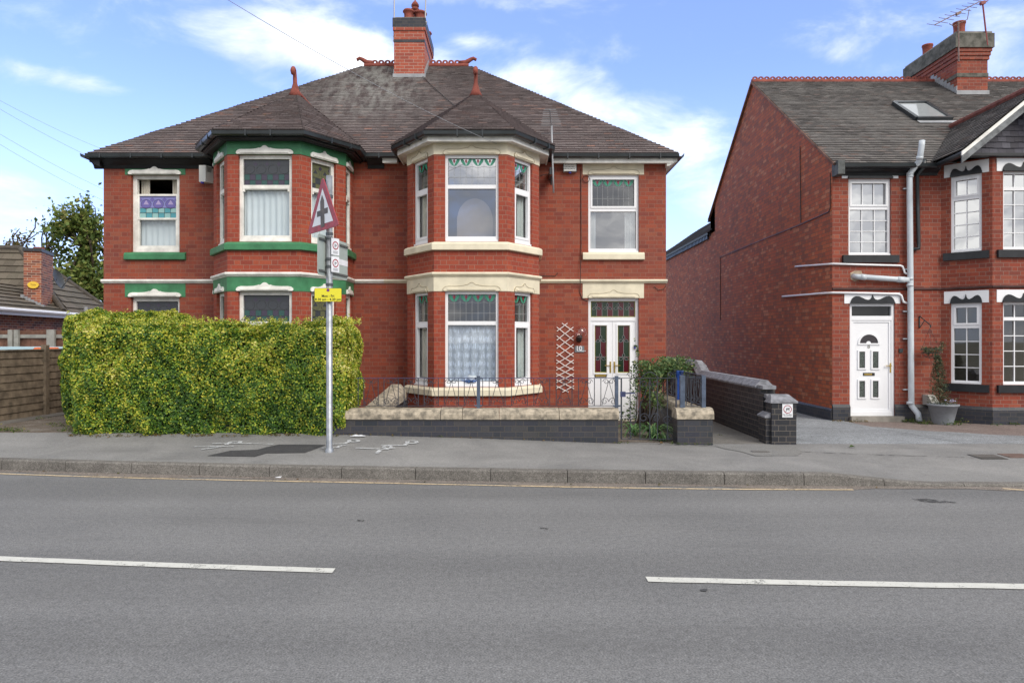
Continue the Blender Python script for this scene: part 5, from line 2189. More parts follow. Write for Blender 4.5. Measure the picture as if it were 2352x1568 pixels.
# node rows measured down the trellis (crop px) : alternate centre / edges
cen = [335, 408, 483, 555, 625, 688, 743, 795, 848, 902]
edg = [370, 446, 519, 589, 653, 713, 768, 820, 874]
cX = lambda px: XatY((1600 + px / 2.9036) * .7656, YF)
cZ = lambda py: Zat((860 + py / 2.9036) * .7656, YF)
for i in range(9):
    for sgn, ex_ in ((-1, 228), (1, 324)):
        c0_ = (cX(274 + i * .4), cZ(cen[i]))
        e_ = (cX(ex_ + i * 1.2 * sgn * .5), cZ(edg[i]))
        c1_ = (cX(275 + i * .4), cZ(cen[i + 1]))
        dd = .018 if sgn < 0 else .024
        tx, tz_ = e_[0] - c0_[0], e_[1] - c0_[1]
        s.ebox(FF(c0_[0] - tx * (.5 if i == 0 else 0), c0_[1] - tz_ * (.5 if i == 0 else 0), dd), FF(e_[0] + tx * .5, e_[1] + tz_ * .5, dd), .006, .016, 0, up=(0, 0, 1))
        tx, tz_ = e_[0] - c1_[0], e_[1] - c1_[1]
        s.ebox(FF(c1_[0] - tx * (.5 if i == 8 else 0), c1_[1] - tz_ * (.5 if i == 8 else 0), dd + .007), FF(e_[0] + tx * .5, e_[1] + tz_ * .5, dd + .007), .006, .016, 0, up=(0, 0, 1))
tag(s.build('trellis', M_TRELL, None, (cX(275), YF, cZ(902))), 'narrow expanding diamond trellis fixed to the brick wall between bay and front door', 'trellis')

# globe wall lamp
s = MB()
gc = FF(cX(405), cZ(398), .12)
lamp = empty('wall_lamp', (gc.x, YF, gc.z), 'clear glass globe wall lamp on a black bracket beside the front door', 'lamp')
s = MB()
s.lathe(gc, [(.125 * sin(pi * (k + 1.2) / 14), .125 * -cos(pi * (k + 1.2) / 14)) for k in range(0, 13)], 20)
mg = glass_mat('globe_glass', (.97, .92, .92), .05, .05)
s.build('lamp_shade', mg, lamp, smooth=True)
s = MB()
b_ = FF(cX(398), cZ(445), .10)
s.lathe(b_, [(0, -.07), (.035, -.065), (.055, -.02), (.06, .03), (.04, .055), (0, .055)], 14)
s.tube([b_ + Vector((0, 0, -.05)), FF(cX(395), cZ(462), .01)], .018, 8)
s.lathe(FF(cX(395), cZ(458), .02), [(0, -.05), (.05, -.05), (.05, .05), (0, .05)], 12)
s.build('bracket', M_SIGNB, lamp, smooth=True)
# house number
s = MB()
a0, a1, b0, b1 = cX(360), cX(443), cZ(570), cZ(516)
s.fbox(FF, a0, a1, b0, b1, 0, .015, 0)
text_mesh(s, FF, '10', (a0 + a1) / 2, (b0 + b1) / 2 + .018, .135, .017, 1)
for k in range(7):
    xx = a0 + .055 + k * .025
    s.fbox(FF, xx, xx + .017, b0 + .022, b0 + .036, .015, .017, 1)
tag(s.build('house_number', [mat('slate_sign', (.16, .18, .20), .5, var=.2), M_SIGNW], None, tuple(FF((a0 + a1) / 2, b0))), 'slate number plate reading 10 on the brickwork beside the front door', 'number plate')
s = MB()
s.fbox(FF, cX(882), cX(896), cZ(540), cZ(507), -.07, -.045, 0)
s.tube([FF(cX(889), cZ(530), -.045), FF(cX(889), cZ(530), -.040)], .014, 10, 1)
tag(s.build('door_bell', [M_SIGNB, M_SBLUE], None, tuple(FF(cX(889), cZ(540)))), 'small black video doorbell on the white frame of the front door', 'doorbell')

# headboard seen through the upper bay window, ornaments in the lower one
s = MB()
FBC = FC[2][0]
Lc = FC[2][1]
ptsA = []
hx0, hx1 = XatY((1150 + 655 / 3.136) * .7656, 12.9) + .08, XatY((1150 + 990 / 3.136) * .7656, 12.9) + .08
zt_h = Zat((380 + 680 / 3.136) * .7656, 12.9)
for k in range(17):
    a = pi * k / 16
    ptsA.append(((hx0 + hx1) / 2 + (hx1 - hx0) / 2 * cos(a), zt_h - .42 + .42 * sin(a)))
Fh = Frame((0, 12.85), (1, 0))
s.extrude(Fh, [(hx1, 3.42)] + ptsA + [(hx0, 3.42)], -.04, 0)
tag(s.build('mirror_back', mat('mirror_back_board', (.52, .45, .39), .8, var=.08, vscale=1.5), None, ((hx0 + hx1) / 2, 12.87, 3.42)), 'arched pale board standing behind the upstairs middle pane of the cream bay', 'mirror')
s = MB()
vx = XatY((1150 + 835 / 3.136) * .7656, 12.7)
s.lathe((vx, 12.72, .92), [(0, 0), (.07, 0), (.10, .04), (.105, .09), (.07, .13), (.035, .16), (.03, .20), (.04, .23), (.015, .26), (0, .27)], 14)
s.tube([(vx + .08, 12.72, 1.0), (vx + .13, 12.72, 1.05), (vx + .12, 12.72, 1.12)], [.02, .015, .008], 6)
tag(s.build('ornament', M_SIGNW, None, (vx, 12.72, .92)), 'white china ornament on the ledge of the lower cream bay window', 'ornament')
s = MB()
s.lathe((vx - .03, 12.66, .90), [(0, 0), (.10, 0), (.16, .03), (.17, .05), (0, .05)], 16)
tag(s.build('dish', mat('blue_dish', (.02, .12, .42), .3), None, (vx, 12.66, .90)), 'shallow blue dish under the white ornament in the lower bay window', 'dish')

# television aerials
s = MB()
Ya = 13.45
aer = empty('tv_aerial', (XatY(1271, Ya), YF, Zat(440, YF)), 'small television aerial on a silver mast beside the cream bay', 'aerial')
s.tube([P(1271.5, 443, Ya), P(1270, 400, Ya), P(1268, 340, Ya), P(1267, 289, Ya)], .018, 8)
s.build('mast', M_ALU, aer, smooth=True)
s = MB()
s.box(XatY(1264, Ya) - .01, XatY(1272, Ya) + .01, Ya + .02, YF, Zat(415, YF), Zat(399, YF))
s.tube([P(1266, 405, Ya + .05), P(1266, 425, Ya + .1)], .02, 6)
s.tube([P(1265, 404, Ya + .3), P(1255, 400, YF), P(1241, 404, YF)], .008, 5)
s.build('bracket', M_GUTTER, aer)
s = MB()
b0_, b1_ = P(1266, 288, Ya + .1), P(1263, 252, Ya - .35)
s.tube([b0_, b1_], .010, 6)
for k in range(9):
    t = k / 8
    c = b0_ + (b1_ - b0_) * t
    w = .20 - .08 * t
    s.tube([c - Vector((w, 0, .0)), c + Vector((w, 0, 0))], .005, 5)
for dz_ in (-.10, .06, .14):
    c = b0_ + Vector((0, .04, dz_ - .05))
    s.tube([c - Vector((.20, 0, 0)), c + Vector((.20, 0, 0))], .005, 5)
s.tube([b0_ + Vector((0, .04, -.18)), b0_ + Vector((0, .04, .12))], .008, 5)
s.build('aerial_array', M_ALU, aer)
for (u, y0_, y1_, xx, lab, yy) in ((905, -60, 97, -3.13, 'slim aerial mast on the left side of the tall shared chimney', 17.95),
                                   (976.5, -60, 62, -2.25, 'aerial mast lashed to the right side of the tall shared chimney', 17.95)):
    s = MB()
    s.tube([P(u, y1_, yy), P(u + (1 if u < 950 else 3), y0_, yy)], .020, 8)
    if u > 950:
        s.tube([P(u - 2, 52, yy), P(u + 4, 54, yy)], .05, 8)
        s.tube([P(u - 3, 62, yy), P(u - 3, 72, yy)], .03, 8)
    else:
        s.box(XatY(u, yy) - .03, XatY(u, yy) + .05, yy - .01, yy + .01, Zat(85, yy), Zat(83, yy))
        s.box(XatY(u, yy) - .03, XatY(u, yy) + .05, yy - .01, yy + .01, Zat(95, yy), Zat(93, yy))
    # yagi array at the top of the mast
    tpv = P(u, y0_, yy)
    s.tube([tpv + Vector((-.5, -.3, 0)), tpv + Vector((.6, .3, 0))], .010, 6)
    for k in range(8):
        c = tpv + Vector((-.5 + k * .15, -.3 + k * .08, 0))
        s.tube([c - Vector((.05, -.12, 0)), c + Vector((.05, -.12, 0))], .006, 5)
    tag(s.build('aerial_mast', M_ALU, None, tuple(P(u, y1_, yy))), lab, 'aerial')
# aerials of the terraced house
s = MB()
yy = 17.9
m0, m1 = P(2202, 142, yy), P(2201, 50, yy)
s.tube([m0, m1], .022, 8)
e0, e1_ = P(2146, 58, yy - .4), P(2252, 3, yy + .5)
s.tube([e0, e1_], .014, 6)
s.tube([P(2180, 55, yy), P(2190, 60, yy), P(2222, 45, yy), P(2226, 22, yy)], .010, 6)
dv = (e1_ - e0).normalized()
for k in range(9):
    c = e0 + (e1_ - e0) * (k / 8)
    s.tube([c - Vector((-.1, .15, .10)), c + Vector((-.1, .15, .10))], .007, 5)
s.ebox(P(2196, 34, yy), P(2206, 29, yy), .06, .07)
tag(s.build('tv_aerial', mat('aerial_rusty', (.20, .13, .12), .5, var=.5, vscale=12), None, tuple(m0)), 'long slanting television aerial on the front left corner of the terrace chimney', 'aerial')
s = MB()
m0, m1 = P(2268, 105, 17.9), P(2257, 8, 17.9)
s.tube([m0, m1], .020, 8)
s.ebox(P(2252, 9, 17.9), P(2262, 6, 17.9), .08, .08)
s.tube([P(2257, 8, 17.9), P(2300, -16, 18.2)], .012, 6)
tag(s.build('aerial_mast', mat('aerial_red', (.22, .04, .04), .5), None, tuple(m0)), 'leaning reddish mast on the right corner of the terrace chimney', 'aerial')

# ================================================================= boundary walls and railings
yw0, yw1 = 10.17, 10.45
WT, WC = .674, .515


def wz(X):
    return zback(X) - .08


gw = empty('garden_wall', (-.5, 10.3, .2), 'low blue brick garden wall with a rounded stone coping, left of the iron gate', 'wall')
FW = Frame((0, yw0), (1, 0))
gx0, gx1 = -2.9, XatY(1420, yw0)
s = MB()
s.box(gx0, gx1, yw0, yw1, .0, WC)
s.build('wall', BLUE_BRICK, gw)


def coping(mb, line, w, zb, zt, cuts=None):
    h = zt - zb
    e = w / 2
    pr = [(-e - .025, zb), (e + .025, zb), (e + .025, zb + h * .45), (e + .005, zb + h * .72), (e - .045, zb + h * .93), (e - .10, zt), (-e + .06, zt), (-e - .01, zt - .03), (-e - .025, zb + h * .6)]
    mb.sweep(pr, line)


cuts = [gx0, XatY(1062 * 1.0, yw0), XatY((1150 + 540 / 3.136) * .7656, yw0), XatY((1150 + 1090 / 3.136) * .7656, yw0), XatY((1600 + 225 / 2.9036) * .7656, yw0), gx1 + .015]
cuts = sorted(cuts)
s = MB()
ym = (yw0 + yw1) / 2
for a, b in zip(cuts, cuts[1:]):
    if b - a > .1:
        coping(s, [(a + .004, ym + random.uniform(-.004, .004)), (b - .004, ym)], yw1 - yw0 + .0, WC, WT + random.uniform(-.006, .006))
s.build('coping', M_STONE, gw)

# dividing wall between the two gardens (raked coping rising to a block)
dw = empty('dividing_wall', (-2.75, 12, .1), 'short garden wall end with pale raked stone coping behind the left railings', 'wall')
s = MB()
s.box(-2.75, -2.50, yw1 + .03, 13.1, 0, .56)
s.build('wall', BLUE_DARK, dw)
s = MB()
p0, p1 = (-2.625, yw1 + .04), (-2.625, 12.6)
s.add([(-2.80, 10.5, .56), (-2.45, 10.5, .56), (-2.45, 10.5, .64), (-2.55, 10.5, .70), (-2.72, 10.5, .70), (-2.80, 10.5, .64),
       (-2.80, 12.6, .60), (-2.45, 12.6, .60), (-2.45, 12.6, .76), (-2.55, 12.6, .88), (-2.72, 12.6, .88), (-2.80, 12.6, .76)],
      [(0, 1, 2, 3, 4, 5), (11, 10, 9, 8, 7, 6), (0, 6, 7, 1), (1, 7, 8, 2), (2, 8, 9, 3), (3, 9, 10, 4), (4, 10, 11, 5), (5, 11, 6, 0)])
s.build('coping', M_STONE, dw)
dw.location.x = 0.0 + dw.location.x
for o_ in (dw,):
    o_.location.x += .50

# side wall right of the gate
sw = empty('side_garden_wall', (2.8, 11, .1), 'blue brick wall with pale stone coping right of the gate, running back to the house', 'wall')
sx0_, sx1_ = XatY(1556, yw0), XatY(1637, yw0)
s = MB()
s.box(sx0_, sx1_, yw0, yw1, .0, WC)
s.box(sx1_ - .26, sx1_ - .01, yw1, 13.8, .0, WC)
s.build('wall', BLUE_BRICK, sw)
s = MB()
coping(s, [(sx0_ - .015, ym), (sx1_ + .015, ym)], yw1 - yw0, WC + .004, WT + .004)
coping(s, [(sx1_ - .135, yw1 + .03), (sx1_ - .135, 13.8)], .25, WC, WT - .003)
s.build('coping', M_STONE, sw)


def scroll(mb, c, e, u, r, flip=1, turns=1.35, rad=.0045, start=-90):
    """flat iron volute in plane (e, u)"""
    pts = []
    n = 14
    for k in range(n + 1):
        t = k / n
        a = RAD(start) + flip * 2 * pi * turns * t
        rr = r * (1 - .72 * t)
        pts.append(c + e * (rr * cos(a)) + u * (rr * sin(a)))
    mb.tube(pts, rad, 5, 0, cap=False)


def railing(parent, a, b, z0, z1, n_groups, blue=True):
    """ornamental panel: upright bars, V struts and scrolls between a and b"""
    a, b = Vector(a), Vector(b)
    e = (b - a)
    e.z = 0
    L = e.length
    e.normalize()
    up = Vector((0, 0, 1))
    s1 = MB()
    s1.ebox(a + up * z1, b + up * z1, .030, .008)
    s1.build('top_rail', M_IRONB if blue else M_IRON, parent)
    s2 = MB()
    s2.ebox(a + up * z0, b + up * z0, .026, .008)
    s2.build('bottom_rail', M_IRON, parent)
    w = L / n_groups
    n_b = 0
    for gI in range(n_groups):
        g0 = gI * w
        for f in (.0, .29):
            x = g0 + w * (f + .10)
            s3 = MB()
            s3.ebox(a + e * x + up * z0, a + e * x + up * (z1 - .004), .011, .011)
            s3.build('upright', M_IRON, parent)
        s4 = MB()
        c = g0 + w * (.10 + .29 + .355)
        hw_ = w * .30
        top = a + e * c + up * (z1 - .04)
        for sg in (-1, 1):
            s4.tube([a + e * (c + sg * hw_) + up * (z0 + .01), top], .0045, 5, 0, cap=False)
            scroll(s4, a + e * (c + sg * .045) + up * (z1 - .055), e, up, .045, sg, 1.2, start=90 - sg * 90)
            scroll(s4, a + e * (c + sg * .062) + up * (z0 + .065), e, up, .060, -sg, 1.2, start=90 + 90 * sg)
        s4.build('scrollwork', M_IRON, parent)


r1 = empty('railing', (-.9, ym, WT), 'low ornamental iron railing with blue-topped scroll panels on the stone-coped garden wall', 'railing')
XPa, XPb, XPc = XatY(818, ym), XatY(1099, ym), XatY(1416, ym)
ztr = Zat(868, ym)
railing(r1, (XPa, ym, 0), (XPb - .03, ym, 0), WT + .03, ztr, 6)
railing(r1, (XPb + .03, ym, 0), (XPc - .03, ym, 0), WT + .03, ztr, 6)
for (xx, y_t) in ((XPb, 864), (XPc, 864)):
    s = MB()
    s.box(xx - .025, xx + .025, ym - .025, ym + .025, WT - .03, Zat(y_t, ym))
    s.box(xx - .027, xx + .027, ym - .027, ym + .027, Zat(y_t, ym), Zat(y_t, ym) + .006)
    for z_ in (WT + .03, ztr):
        for sg in (-1, 1):
            s.tube([(xx + sg * .025, ym - .02, z_), (xx + sg * .055, ym - .02, z_)], .014, 8)
    s.build('post', M_POSTB, r1)
# right-hand railings
r2 = empty('railing', (2.8, 11, WT), 'short railing with a bright blue post on the wall right of the gate', 'railing')
xa_, xb_ = XatY(1567, ym), XatY(1615.5, ym)
zt2 = Zat(862, ym)
s = MB()
s.box(xa_ - .035, xa_ + .035, ym - .03, ym + .03, WT - .03, zt2)
s.build('post', M_POSTB, r2)
s = MB()
s.box(xb_ - .03, xb_ + .03, ym - .03, ym + .03, WT - .03, zt2)
s.build('post', M_POSTB, r2)
Ybp = 11.75
s = MB()
s.box(xb_ - .055, xb_ + .055, Ybp - .05, Ybp + .05, WT - .03, Zat(851, Ybp))
pb = s.build('post', M_BLUE, r2)
pb['label'] = 'bright blue post'
railing(r2, (xa_ + .035, ym, 0), (xb_ - .03, ym, 0), WT + .03, zt2 - .03, 1, False)
railing(r2, (xb_, ym + .03, 0), (xb_, Ybp - .05, 0), WT + .03, zt2 - .0, 4, False)
railing(r2, (xb_, Ybp + .05, 0), (xb_, 13.4, 0), WT + .03, zt2 - .0, 4, False)

# garden gate
gt = empty('garden_gate', (XatY(1490, ym), ym, .15), 'wrought iron garden gate with scrolls and a domed top between the low walls', 'gate')
ga, gb_ = XatY(1424, ym) + .02, XatY(1556, ym) - .02
zg0, zg1 = .20, Zat(868, ym)
s = MB()
for xx in (ga, gb_):
    s.ebox((xx, ym, zg0), (xx, ym, zg1), .02, .02)
s.ebox((ga, ym, zg1), (gb_, ym, zg1), .008, .03, up=(0, 1, 0))
s.ebox((ga, ym, zg0), (gb_, ym, zg0), .008, .03, up=(0, 1, 0))
s.build('gate_frame', M_IRON, gt)
Wg = gb_ - ga
EX, UP = Vector((1, 0, 0)), Vector((0, 0, 1))
for f in (.16, .34, .52, .66, .84):
    s = MB()
    s.ebox((ga + Wg * f, ym, zg0), (ga + Wg * f, ym, zg1), .012, .012)
    s.build('upright', M_IRON, gt)
s = MB()
cg = Vector((ga + Wg * .52, ym, zg1))
s.tube([Vector((ga + Wg * (.36 + .32 * k / 10), ym, zg1 + .09 * sin(pi * k / 10))) for k in range(11)], .006, 5, 0, False)
s.build('arched_top', M_IRON, gt)
s = MB()
for sg in (-1, 1):
    scroll(s, cg + EX * (sg * .30) + UP * .045, EX, UP, .045, sg, 1.2, .006, start=90 - sg * 90)
    scroll(s, cg + EX * (sg * .09) - UP * .09, EX, UP, .055, sg, 1.2, .006, start=90 - sg * 90)
    scroll(s, cg + EX * (sg * .09) - UP * .60, EX, UP, .075, -sg, 1.3, .007, start=90 + sg * 90)
    scroll(s, cg + EX * (sg * .26) - UP * .64, EX, UP, .070, sg, 1.3, .007, start=90 - sg * 90)
    s.tube([cg - UP * .04, cg + EX * (sg * .20) - UP * .56], .005, 5, 0, False)
    scroll(s, cg + EX * (sg * .30) - UP * .88, EX, UP, .060, -sg, 1.2, .006, start=90 + sg * 90)
s.build('scrollwork', M_IRON, gt)
s = MB()
s.ebox((ga - .01, ym - .03, .89), (ga + .20, ym - .03, .90), .012, .02)
s.box(ga - .02, ga + .06, ym - .035, ym - .02, .84, .92)
s.build('latch', M_IRONB, gt)

# tall blue brick wall beside the alley
X3a, X3b = XatY(1768, 10.25), XatY(1831, 10.25)
bw_ = empty('alley_wall', (4.08, 12, .1), 'dark blue brick wall with bevelled brick coping between the alley and the gravel drive', 'wall')
zcop = 1.0
s = MB()
s.box(3.90, 4.13, 10.72, 14.45, .0, .93)
s.box(3.90, 4.13, 14.45, 24, .0, 1.12)
s.box(3.90, 4.13, 10.60, 10.72, .0, .86)
s.box(3.95, 4.10, 10.50, 10.60, .0, .80)
s.box(3.83, 3.90, 10.30, 10.60, .0, .52)
s.box(3.90, 4.27, 10.25, 10.50, .0, .745)
s.build('wall', BLUE_DARK, bw_)
s = MB()
s.box(3.895, 4.272, 10.246, 10.496, .0, .742)
pr = [(-.15, .0), (.15, .0), (.15, .03), (.055, .125), (-.055, .125), (-.15, .03)]


def capline(mb, x, y0, z0, y1, z1):
    v = []
    for (yy_, zz_) in ((y0, z0), (y1, z1)):
        for (d, h) in pr:
            v.append((x + d, yy_, zz_ + h))
    n = len(pr)
    mb.add(v, [tuple(range(n)), tuple(range(2 * n - 1, n - 1, -1))] + [(i, n + i, n + (i + 1) % n, (i + 1) % n) for i in range(n)], 0)


s = MB()
y_ = 10.86
while y_ < 14.25:
    capline(s, 4.015, y_, .932, min(14.25, y_ + .222), .932)
    y_ += .228
capline(s, 4.015, 14.254, .934, 14.65, 1.13)
y_ = 14.655
while y_ < 24:
    capline(s, 4.015, y_, 1.13, y_ + .30, 1.13)
    y_ += .306
# sloped cap on the front pier
s.add([(3.88, 10.235, .748), (4.29, 10.235, .748), (4.29, 10.51, .748), (3.88, 10.51, .748), (3.88, 10.235, .775), (4.29, 10.235, .775), (4.23, 10.44, .865), (3.96, 10.44, .865), (4.23, 10.51, .865), (3.96, 10.51, .865)],
      [(0, 3, 2, 1), (0, 1, 5, 4), (4, 5, 6, 7), (1, 2, 8, 6, 5), (2, 3, 9, 8), (3, 0, 4, 7, 9), (7, 6, 8, 9)])
s.add([(3.81, 10.29, .522), (3.90, 10.29, .522), (3.90, 10.62, .522), (3.81, 10.62, .522), (3.81, 10.29, .545), (3.90, 10.29, .60), (3.90, 10.62, .60), (3.81, 10.62, .545)],
      [(0, 3, 2, 1), (4, 5, 6, 7), (0, 1, 5, 4), (1, 2, 6, 5), (2, 3, 7, 6), (3, 0, 4, 7)])
s.box(3.90, 4.11, 10.62, 10.85, .93, .985)
s.box(3.915, 4.10, 10.50, 10.62, .80, .86)
s.build('coping', mat('blue_coping', (.22, .225, .25), .6, var=.35, vscale=10), bw_)
# no-fouling notice
s = MB()
Fs = Frame((0, 10.25), (1, 0))
sx_a, sx_b = XatY((1980 + 1437 / 3.919) * .7656, 10.25), XatY((1980 + 1560 / 3.919) * .7656, 10.25)
sz_a, sz_b = Zat((1000 + 985 / 3.919) * .7656, 10.25), Zat((1000 + 827 / 3.919) * .7656, 10.25)
s.fbox(Fs, sx_a, sx_b, sz_a, sz_b, .0, .006, 0)
cxs, czs, rr_ = (sx_a + sx_b) / 2, sz_a + (sz_b - sz_a) * .60, .062
for k in range(24):
    a0, a1 = 2 * pi * k / 24, 2 * pi * (k + 1) / 24
    s.add([Fs(cxs + r * cos(a), czs + r * sin(a), .008) for (r, a) in ((rr_ * .84, a0), (rr_, a0), (rr_, a1), (rr_ * .84, a1))], [(0, 1, 2, 3)], 1)
# dog silhouette
dog = [(-.026, -.006), (-.018, .008), (.014, .010), (.022, .022), (.034, .018), (.028, .006), (.020, .0), (.018, -.026), (.011, -.026), (.010, -.006), (-.012, -.006), (-.020, -.026), (-.028, -.026), (-.024, -.010)]
s.poly([Fs(cxs + .006 + a, czs + .010 + b, .009) for a, b in [(-.026, -.006), (.018, -.006), (.026, .014), (.020, .014), (.012, .008), (-.024, .008)]], 2)
for xx in (-.024, -.014, .010, .016):
    s.fbox(Fs, cxs + .006 + xx, cxs + .010 + xx, czs - .022, czs + .004, .008, .009, 2)
s.poly([Fs(cxs + a, czs + b, .009) for a, b in [(-.030, -.038), (-.018, -.038), (-.022, -.022), (-.026, -.022)]], 2)
text_mesh(s, Fs, 'No Fouling', cxs, sz_a + .040, .026, .008, 2, width=.135)
text_mesh(s, Fs, 'Maximum fine', cxs, sz_a + .018, .014, .008, 2, width=.11) if False else None
for k in range(9):
    s.fbox(Fs, sx_a + .025 + k * .013, sx_a + .035 + k * .013, sz_a + .014, sz_a + .019, .006, .0075, 2)
tag(s.build('notice', [M_SIGNW, M_RED, M_SIGNB], None, (cxs, 10.25, sz_a)), 'white no fouling notice with a dog symbol in a red ring on the wall pier', 'sign')

# ================================================================= timber fences
fn = empty('timber_fence', (-8.9, 13, .2), 'weathered brown overlap panel fence at the left edge', 'fence')


def fpanel(parent, y0, y1, z0, z1, X):
    s_ = MB()
    n = 9
    for k in range(n):
        za, zb_ = z0 + (z1 - z0) * k / n, z0 + (z1 - z0) * (k + 1) / n
        j = random.uniform(-.006, .006)
        s_.add([(X + .022, y0, za + j), (X + .022, y1, za + j), (X + .004, y1, zb_ + .02), (X + .004, y0, zb_ + .02), (X - .01, y0, za), (X - .01, y1, za), (X - .01, y1, zb_), (X - .01, y0, zb_)],
               [(0, 1, 2, 3), (0, 4, 5, 1), (0, 3, 7, 4), (1, 5, 6, 2)])
    s_.box(X - .02, X + .03, y0, y1, z1, z1 + .025)
    return s_.build('panel', M_WOOD, parent)


zf0, zf1 = .26, 1.50
for (a, b) in ((9.35, 11.12), (11.25, 12.94), (13.06, 14.84), (14.96, 16.8)):
    if a < 10:
        a = 10.3
    fpanel(fn, a, b, zf0 + (.0), zf1, -8.9)
for y_ in (11.185, 13.0, 14.9):
    s = MB()
    s.box(-8.94, -8.84, y_ - .05, y_ + .05, .2, zf1 + .10)
    s.build('post', M_WOOD, fn)
fn2 = empty('timber_fence', (-11, 15.5, .2), 'taller reddish close-board fence with a grey rail, in front of the bungalow', 'fence')
Yq = 15.6
s = MB()
x_ = -16
while x_ < -9.3:
    s.box(x_, x_ + .095, Yq, Yq + .02, .2, Zat(758, Yq) + random.uniform(-.01, .01))
    x_ += .10
s.build('boards', M_WOODR, fn2)
s = MB()
s.box(-16, -9.3, Yq - .06, Yq - .02, Zat(776, Yq), Zat(768, Yq))
s.build('rail', M_CONC, fn2)
for u_ in (24, 38, 117):
    s = MB()
    xx = XatY(u_, Yq - .1)
    w_ = .05 if u_ < 100 else .09
    s.box(xx - w_, xx + w_, Yq - .12, Yq - .062, .2, Zat(757, Yq))
    s.build('post', M_CONC, fn2)
# striped pool cover showing above the fence
s = MB()
Yp = 14.4
zc = Zat(797, Yp)
s.box(-13.5, -9.3, Yp, Yp + 1.5, .9, zc, 0)
for u_ in (88, 96, 119, 127):
    xx = XatY(u_, Yp)
    s.lathe((xx, Yp - .005, zc - .10), [(.0, 0), (.06, .01), (.09, .06), (.06, .095), (0, .1)], 12, 1)
tag(s.build('paddling_pool', [mat('pool_blue', (.42, .58, .66), .5), mat('pool_orange', (.55, .13, .04), .5)], None, (-11, Yp, .2)), 'pale blue pool edge with orange blobs just above the brown fence', 'pool')

# ================================================================= sign post
PX, PY = -2.453, 9.17
pz = pavez(PX, PY)
sg_ = empty('sign_post', (PX, PY, pz), 'grey metal pole carrying a red warning triangle, a grey sign back and a yellow plate', 'sign post')
s = MB()
zt_p = Zat(404, PY)
s.lathe((PX, PY, 0), [(.057, pz - .05), (.057, pz + .03), (.042, pz + .06), (.042, zt_p), (.0, zt_p + .005)], 16)
s.build('pole', M_GALV, sg_, smooth=True)
# triangle
TL_, TR_, TT_ = Vector((-2.814, 9.47, 3.15)), Vector((-2.223, 8.87, 3.182)), Vector((-2.52, 9.17, 3.893))
off_ = Vector((.02, -.06, 0))
cen_ = (TL_ + TR_ + TT_) / 3
nT = (TR_ - TL_).cross(TT_ - TL_).normalized()
if nT.y > 0:
    nT = -nT
# place it just in front of the pole
dpl = (Vector((PX, PY, cen_.z)) - cen_).dot(nT)
shift = nT * (dpl + .075)
TL_, TR_, TT_, cen_ = TL_ + shift, TR_ + shift, TT_ + shift, cen_ + shift


def tri_ring(k, push, r=.0):
    out = []
    for c in (TL_, TR_, TT_):
        out.append(cen_ + (c - cen_) * k + nT * push)
    return out


def rounded(k, push, cut=.07):
    t = tri_ring(k, push)
    out = []
    for i in range(3):
        p, q_, r_ = t[i - 1], t[i], t[(i + 1) % 3]
        a = q_ + (p - q_) * cut
        b = q_ + (r_ - q_) * cut
        out += [a, (a + b + q_ * 1.2) / 3.2, b]
    return out


s = MB()
f_ = rounded(1.0, 0)
b_ = rounded(1.0, -.012)
n = len(f_)
s.add(f_ + b_, [tuple(range(n)), tuple(range(2 * n - 1, n - 1, -1))] + [(i, n + i, n + (i + 1) % n, (i + 1) % n) for i in range(n)], 0)
s.poly(tri_ring(.66, .002), 1)
ex_ = (TR_ - TL_).normalized()
uy_ = nT.cross(ex_)
if uy_.z < 0:
    uy_ = -uy_
# staggered-junction symbol: wide upright with pointed top, one arm each side
wU = .052
hh_ = (TT_ - TL_).length


def sp_(a, b):
    return cen_ + ex_ * a + uy_ * b + nT * .004


s.poly([sp_(-wU, -.20), sp_(wU, -.20), sp_(wU, .15), sp_(0, .235), sp_(-wU, .15)], 2)
s.poly([sp_(-.145, -.045), sp_(-wU, -.045), sp_(-wU, .03), sp_(-.145, .03)], 2)
s.poly([sp_(wU, -.035), sp_(.145, -.035), sp_(.145, .04), sp_(wU, .04)], 2)
s.build('warning_sign', [M_RED, M_SIGNW, M_SIGNBR], sg_)
s = MB()
for z_ in (3.35, 3.62):
    s.lathe((PX, PY, z_), [(.048, -.02), (.048, .02)], 14)
    s.ebox((PX, PY - .045, z_), Vector((PX, PY - .045, z_)) + nT * .03, .08, .03)
for z_ in (3.06, 2.78, 2.68, 2.44, 2.35, 3.12):
    s.lathe((PX, PY, z_), [(.044, -.018), (.050, -.014), (.050, .014), (.044, .018)], 14)
s.build('clamps', mat('clamp_grey', (.10, .11, .12), .4, metal=.5), sg_)
# rectangular sign seen from behind
A_ = Vector((-2.545, 8.95, 0))
B_ = Vector((-2.385, 9.90, 0))
FR = Frame((A_.x, A_.y), (B_.x - A_.x, B_.y - A_.y))
Lr = (B_ - A_).length
zr0, zr1 = Zat(627.5, 8.8), Zat(531.5, 8.8)
sgn = 1 if FR.N.x > 0 else -1
s = MB()
dk = 0.0
pts = []
rr2 = .05
for (cx_, cz_, a0) in ((Lr - rr2, zr1 - rr2, 0), (rr2, zr1 - rr2, 90), (rr2, zr0 + rr2, 180), (Lr - rr2, zr0 + rr2, 270)):
    for k in range(5):
        a = RAD(a0 + k * 22.5)
        pts.append((cx_ + rr2 * cos(a), cz_ + rr2 * sin(a)))
s.extrude(FR, pts, -dk - .008, -dk, 0)
for z_ in (zr0 + .06, zr1 - .06):
    s.fbox(FR, .02, Lr - .02, z_ - .012, z_ + .012, -dk, -dk + .022, 1)
s.fbox(FR, .55, Lr, zr0 + .20, zr0 + .28, -dk, -dk + .003, 2)
s.build('information_sign', [M_SIGNG, mat('channel_dark', (.09, .10, .10), .5), M_SIGNW], sg_)
